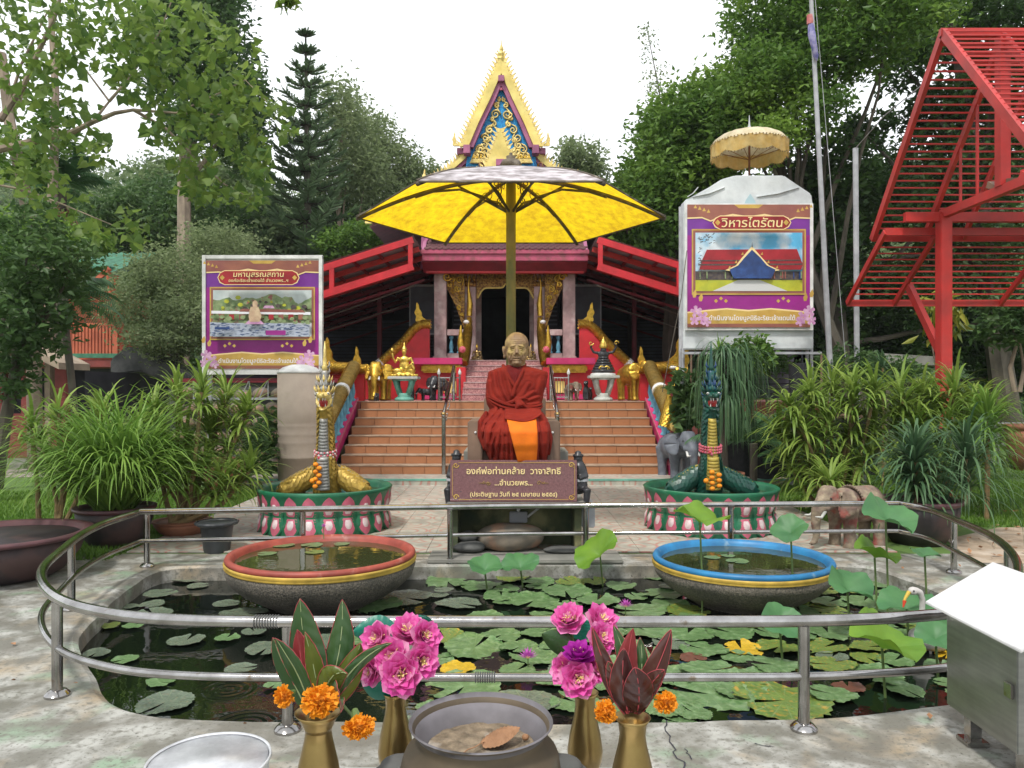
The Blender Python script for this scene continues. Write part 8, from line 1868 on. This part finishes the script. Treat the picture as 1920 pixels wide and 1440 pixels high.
# Norfolk pine
t = thing('norfolk_pine', 'tall tiered conifer with a narrow top left of the temple', 'tree', (*P(577,700,30)[:2],0)); pb = P(577,700,30); pb.z = 0; ptp = P(573,52,30); Vv = []; FF = []
limbs('trunk', [([pb, P(577,450,30), P(575,250,30), ptp], .24, .03)], m_trunk, t)
brs = []; pyv = 66; lvl = 0; segs = []
while pyv < 520:
    u = (pyv-60)/420; Rm = (10+88*min(1,u)**.8)*30/F*(1 if pyv > 110 else .9); z0 = P(577,pyv,30); nb = 6 if u < .4 else 8
    x0 = 573+4*u
    for k in range(nb):
        a = 2*PI*k/nb+lvl*.5; h = Vector((math.cos(a), math.sin(a), 0)); o = Vector((P(x0,pyv,30).x,30,z0.z)); L_ = Rm*rnd.uniform(.8,1.1)
        pts = [o, o+h*L_*.4+Vector((0,0,-.05*L_)), o+h*L_*.8+Vector((0,0,.06*L_)), o+h*L_+Vector((0,0,.24*L_))]; brs.append((pts, .03, .008)); sd = Vector((-h.y,h.x,0))
        nt_ = int(8+L_*11)
        for j in range(nt_):
            w_ = j/nt_; i = min(2, int(w_*3)); p = pts[i].lerp(pts[i+1], w_*3-i)
            for s in (-1, 0, 1):
                ln = (.18+.20*L_*(1-abs(w_-.6)))*rnd.uniform(.6,1.1); dd = (sd*s+h*.7+Vector((0,0,.35+.2*rnd.random()))).normalized(); e = p+dd*ln
                segs.append((p, e))
    pyv += 20+15*u+(16 if pyv < 240 else 0)*rnd.random(); lvl += 1
limbs('branches', brs, m_trunk, t, 4)
for p, e in segs:
    for q in range(2):
        v = Vector((rnd.gauss(0,1),rnd.gauss(0,1),rnd.gauss(0,1))).normalized()*.035; b0 = len(Vv); Vv += [p-v*.6, p+v*.6, e+v*.9, e-v*.9]; FF.append([b0,b0+1,b0+2,b0+3])
np_mesh('needles', [tuple(v) for v in Vv], FF, lf_pine, t, k=4, kind='stuff')
# feathery grey trees right of it
tree('feathery_tree', 'pale feathery tree just right of the conifer', [pblob(640,200,36,50,34,2), pblob(660,260,50,60,34,2.4), pblob(630,330,60,50,34,2.4), pblob(690,330,40,50,34,2)], 9000, .18, lf_grey, mt=m_paletrunk, sig=.2, r=.16)
tree('feathery_tree', 'thin feathery tree between the conifer and the parasol', [pblob(700,260,50,40,38,2), pblob(740,310,50,36,38,2), pblob(720,370,60,40,38,2.4), pblob(690,300,30,40,38,2)], 9000, .20, lf_grey, mt=m_paletrunk, sig=.22, r=.14, trunks=[(wob((*P(690,560,38)[:2],0), P(700,250,38), 6, .05),.16,.05),(wob((*P(655,560,38)[:2],0), P(640,300,38), 6, .05),.14,.05),(wob(P(695,420,38), P(770,290,38), 5, .1),.08,.03)])
tree('mango_tree', 'light green leafy tree left of the temple behind the red shed', [pblob(690,450,50,30,29,1.6), pblob(740,440,40,26,29,1.6), pblob(640,470,40,30,29,1.6), pblob(780,430,30,30,29,1.4)], 8000, .17, lf_fresh)
tree('forest_tree', 'grey-green forest tree low between the banner and the shed roof', [pblob(540,490,60,40,32,2.4), pblob(600,470,50,40,33,2), pblob(480,490,50,40,30,2), pblob(620,400,60,50,36,2.4)], 10000, .20, lf_dark)
tree('small_far_tree', 'small loose tree seen just right of the temple gable', [pblob(1090,300,40,24,36,1.6), pblob(1065,290,24,18,36,1.2), pblob(1115,330,30,20,36,1.4), pblob(1075,320,24,16,36,1.2)], 2600, .22, lf_grey, sig=.25, r=.12)
tree('small_far_tree', 'wispy treetop behind the left slope of the temple roof', [pblob(790,330,46,20,40,1.8), pblob(760,350,40,26,40,1.8), pblob(820,340,20,14,40,1)], 2600, .22, lf_grey, sig=.25, r=.12)
# right side
tree('spreading_tree', 'bright green dense tree right of the parasol', [pblob(1260,260,66,70,21,2.2), pblob(1230,360,60,66,21,2.2), pblob(1320,220,66,60,21,2.2), pblob(1290,330,66,60,21,2), pblob(1200,420,50,50,21,1.8), pblob(1260,430,60,50,21,1.8), pblob(1350,280,50,70,20,2), pblob(1180,350,24,40,22,1.2)], 30000, .16, lf_mid, clump=14, r=.3)
tree('spreading_tree', 'tall layered rain tree behind the tarpaulin booth', [pblob(1400,150,66,36,19,2), pblob(1470,80,80,40,19,2.2), pblob(1380,210,70,36,19,2), pblob(1450,170,80,34,18.5,2), pblob(1540,120,70,40,18,2), pblob(1440,20,80,40,19,2), pblob(1560,30,90,50,18,2.2), pblob(1500,230,70,30,18,1.8), pblob(1430,270,60,26,18,1.6), pblob(1660,60,90,50,17,2), pblob(1700,-10,100,50,17,2)], 34000, .13, lf_mid, base=(*P(1640,700,19)[:2],0), clump=14, r=.2)
tree('shade_tree', 'large dark tree filling the space behind the pole and the pavilion', [pblob(1560,330,70,60,19.5,1.6), pblob(1640,400,80,70,20,1.8), pblob(1540,450,60,70,20,1.6), pblob(1600,540,80,60,20,1.6), pblob(1740,330,90,80,21,2), pblob(1860,300,90,90,21,2), pblob(1820,470,100,80,21,2), pblob(1700,560,90,60,20.5,1.8), pblob(1890,600,80,60,21,1.8), pblob(1480,380,40,70,20,1.3)], 30000, .17, lf_deep, base=(*P(1585,700,20)[:2],0), clump=14, r=.22)
tree('shade_tree', 'dark overhanging tree above the red pavilion at the top right', [pblob(1790,40,90,50,20,2), pblob(1890,60,80,60,20,2), pblob(1880,160,80,60,20.5,2), pblob(1760,200,50,40,20.5,1.6), pblob(1700,130,40,26,20,1.4), pblob(1620,250,40,26,20,1.4)], 12000, .17, lf_deep, base=(*P(1900,700,20.5)[:2],0), r=.36)
tree('hedge_tree', 'dark lower canopy behind the flagpole and screw palms', [pblob(1500,600,50,50,22,1.4), pblob(1440,620,60,60,22,1.4), pblob(1360,560,60,80,23,1.6), pblob(1560,640,60,40,21,1.3), pblob(1660,650,60,40,21.5,1.3), pblob(1800,640,90,40,22,1.5), pblob(1320,450,40,60,23,1.5), pblob(1400,450,60,60,23,1.5), pblob(1900,700,60,40,22,1.4)], 24000, .18, lf_deep, r=.25)
tree('bamboo_wisp', 'thin see-through wispy treetop rising right of the temple', [pblob(1216,90,6,30,30,.5), pblob(1228,140,10,26,30,.6), pblob(1236,190,14,22,30,.6), pblob(1222,235,20,20,30,.7), pblob(1210,60,4,16,30,.3)], 620, .13, lf_grey, base=(*P(1250,560,30)[:2],0), trunks=[([Vector((*P(1250,560,30)[:2],0)), P(1244,300,30), P(1236,170,30), P(1212,50,30)], .06, .012)], sig=.4, clump=5)
tree('young_tree', 'leafy sapling crown beside the right shed roof', [pblob(1185,455,46,26,26,1.4), pblob(1240,470,50,26,26,1.4)], 5000, .16, lf_mid)
# hanging twig at the very top
t = thing('hanging_twig', 'leafy twig hanging into the picture at the top above the conifer', 'branch', tuple(P(548,-40,9.5))); V, Fc = leaf_arrays(np.array([tuple(P(540+rnd.gauss(0,13), 4+rnd.gauss(0,9), 9.5)) for _ in range(38)]+[tuple(P(1400+rnd.gauss(0,1), -30, 9.5))]*0), .09, heart=True, hang=.5); np_mesh('leaves', V, Fc, lf_bodhi, t)
limbs('twig', [([P(560,-60,9.5), P(548,-20,9.5), P(545,12,9.5)], .008, .003)], m_trunk, t)

# ---------------------------------------------------------------- hills and far forest
b = MB()
def hillh(x, y):
    d = (y-38)/45; px = x/y*F+960
    crest = np.interp(px, [-600,0,150,300,480,560,760,900,1100,1250,1500,1920,2500], [320,300,318,330,372,410,400,470,470,430,330,300,300])
    return max(-.5, (EYE+(HZ-crest)*78/F)*min(1, max(0, d))**.8)*(1 if d > 0 else 0) + noise.noise(Vector((x*.06,y*.06,0)))*2.2*min(1, max(0, d*3))
def hp(u, v): y = 38+60*v; x = (-1.15+2.3*u)*y; return (x, y, hillh(x, y)-.3)
b.grid(hp, 90, 30); struct(b.build('hill_terrain', mat('dark_forest_floor', (.03,.055,.025), (.05,.08,.035), rough=.95, scale=.6), smooth=2))
pts = []
r8 = np.random.default_rng(5)
for k in range(5200):
    y = 38+55*r8.random()**.8; px = r8.uniform(-250,2150); x = (px-960)*y/F; z = hillh(x, y)
    c = np.array([x, y, z+r8.uniform(.3,2.6)]); n_ = 16; pts.append(c+r8.normal(size=(n_,3))*np.array([1.15,1.15,.8]))
pts = np.concatenate(pts); V, Fc = leaf_arrays(pts, .42, .6); o = np_mesh('far_forest', V, Fc, lf_hill); o['kind'] = 'stuff'; tag(o, 'distant wooded hillside behind the garden', 'forest'); o['kind'] = 'stuff'
# scattered understorey filling the lower background
pts = []
for k in range(1500):
    y = r8.uniform(30,37); px = r8.choice([r8.uniform(-200,760), r8.uniform(1180,2100)]); x = (px-960)*y/F; pts.append(np.array([x, y, r8.uniform(.2,5.2)])+r8.normal(size=(12,3))*.7)
pts = np.concatenate(pts); V, Fc = leaf_arrays(pts, .30, .55); o = np_mesh('understorey', V, Fc, lf_dark); o['kind'] = 'stuff'; tag(o, 'dark undergrowth between the trunks at the forest edge', 'undergrowth')
# lawn blades
V = []; Fc = []
def lawn(n, x0, x1, y0, y1, h=.05):
    for k in range(n):
        x = rnd.uniform(x0,x1); y = rnd.uniform(y0,y1); a = rnd.uniform(0,6.28); hh = h*rnd.uniform(.5,1.3); w_ = .006*(1+y*.08); b0 = len(V); lx = rnd.uniform(-.03,.03)
        V.extend([(x-w_*math.cos(a),y-w_*math.sin(a),0),(x+w_*math.cos(a),y+w_*math.sin(a),0),(x+lx,y+rnd.uniform(-.03,.03),hh)]); Fc.append([b0,b0+1,b0+2])
lawn(26000, -8.5,-3.8, 7.3,12.0); lawn(30000, 3.8,8.6, 8.9,14.5); lawn(9000, 8,13, 9.5,17); lawn(5000, -4.3,-3.77, 7.2,12)
o = np_mesh('lawn_grass', V, Fc, lf_grass); o['kind'] = 'stuff'; tag(o, 'short green lawn grass either side of the forecourt', 'grass')
# fallen leaves on the soil at the right
V, Fc = leaf_arrays(np.array([(rnd.uniform(4.4,8), rnd.uniform(7.2,9.2), .015) for _ in range(160)]), .05, .6, 3, fold=.05); o = np_mesh('fallen_leaves', V, Fc, m_dryleaf); o['kind'] = 'stuff'; tag(o, 'dry fallen leaves on the sandy soil', 'leaves')

r9 = np.random.default_rng(4); pts = [(x, y, .012) for x, y in zip(r9.uniform(-4.2,4.2,60), r9.uniform(2.2,7.4,60)) if (Vector((x,y))-PC).length > polar(math.atan2(y-PC.y, x-PC.x) % (2*PI))+.06 and abs(x) > .5]
V, Fc = leaf_arrays(np.array(pts), .035, .55, 4, fold=.12, rg=r9); o = np_mesh('leaf_litter', V, Fc, m_dryleaf); o['kind'] = 'stuff'; tag(o, 'a few small dry leaf scraps scattered on the concrete', 'leaves')
# ---------------------------------------------------------------- thin humid haze over the whole garden
hm = bpy.data.materials.new('humid_air'); hm.use_nodes = True; nt = hm.node_tree; nt.nodes.clear()
ho = node(nt, 'ShaderNodeOutputMaterial'); hv = node(nt, 'ShaderNodeVolumePrincipled'); hv.inputs['Color'].default_value = (.86,.90,.92,1); hv.inputs['Density'].default_value = .0004
nt.links.new(hv.outputs[0], ho.inputs['Volume'])
hz_o = MB().box(-320,320,-40,330,-1.6,46).build('haze', hm); hz_o['kind'] = 'stuff'; hz_o['label'] = 'thin humid haze in the air over the garden'
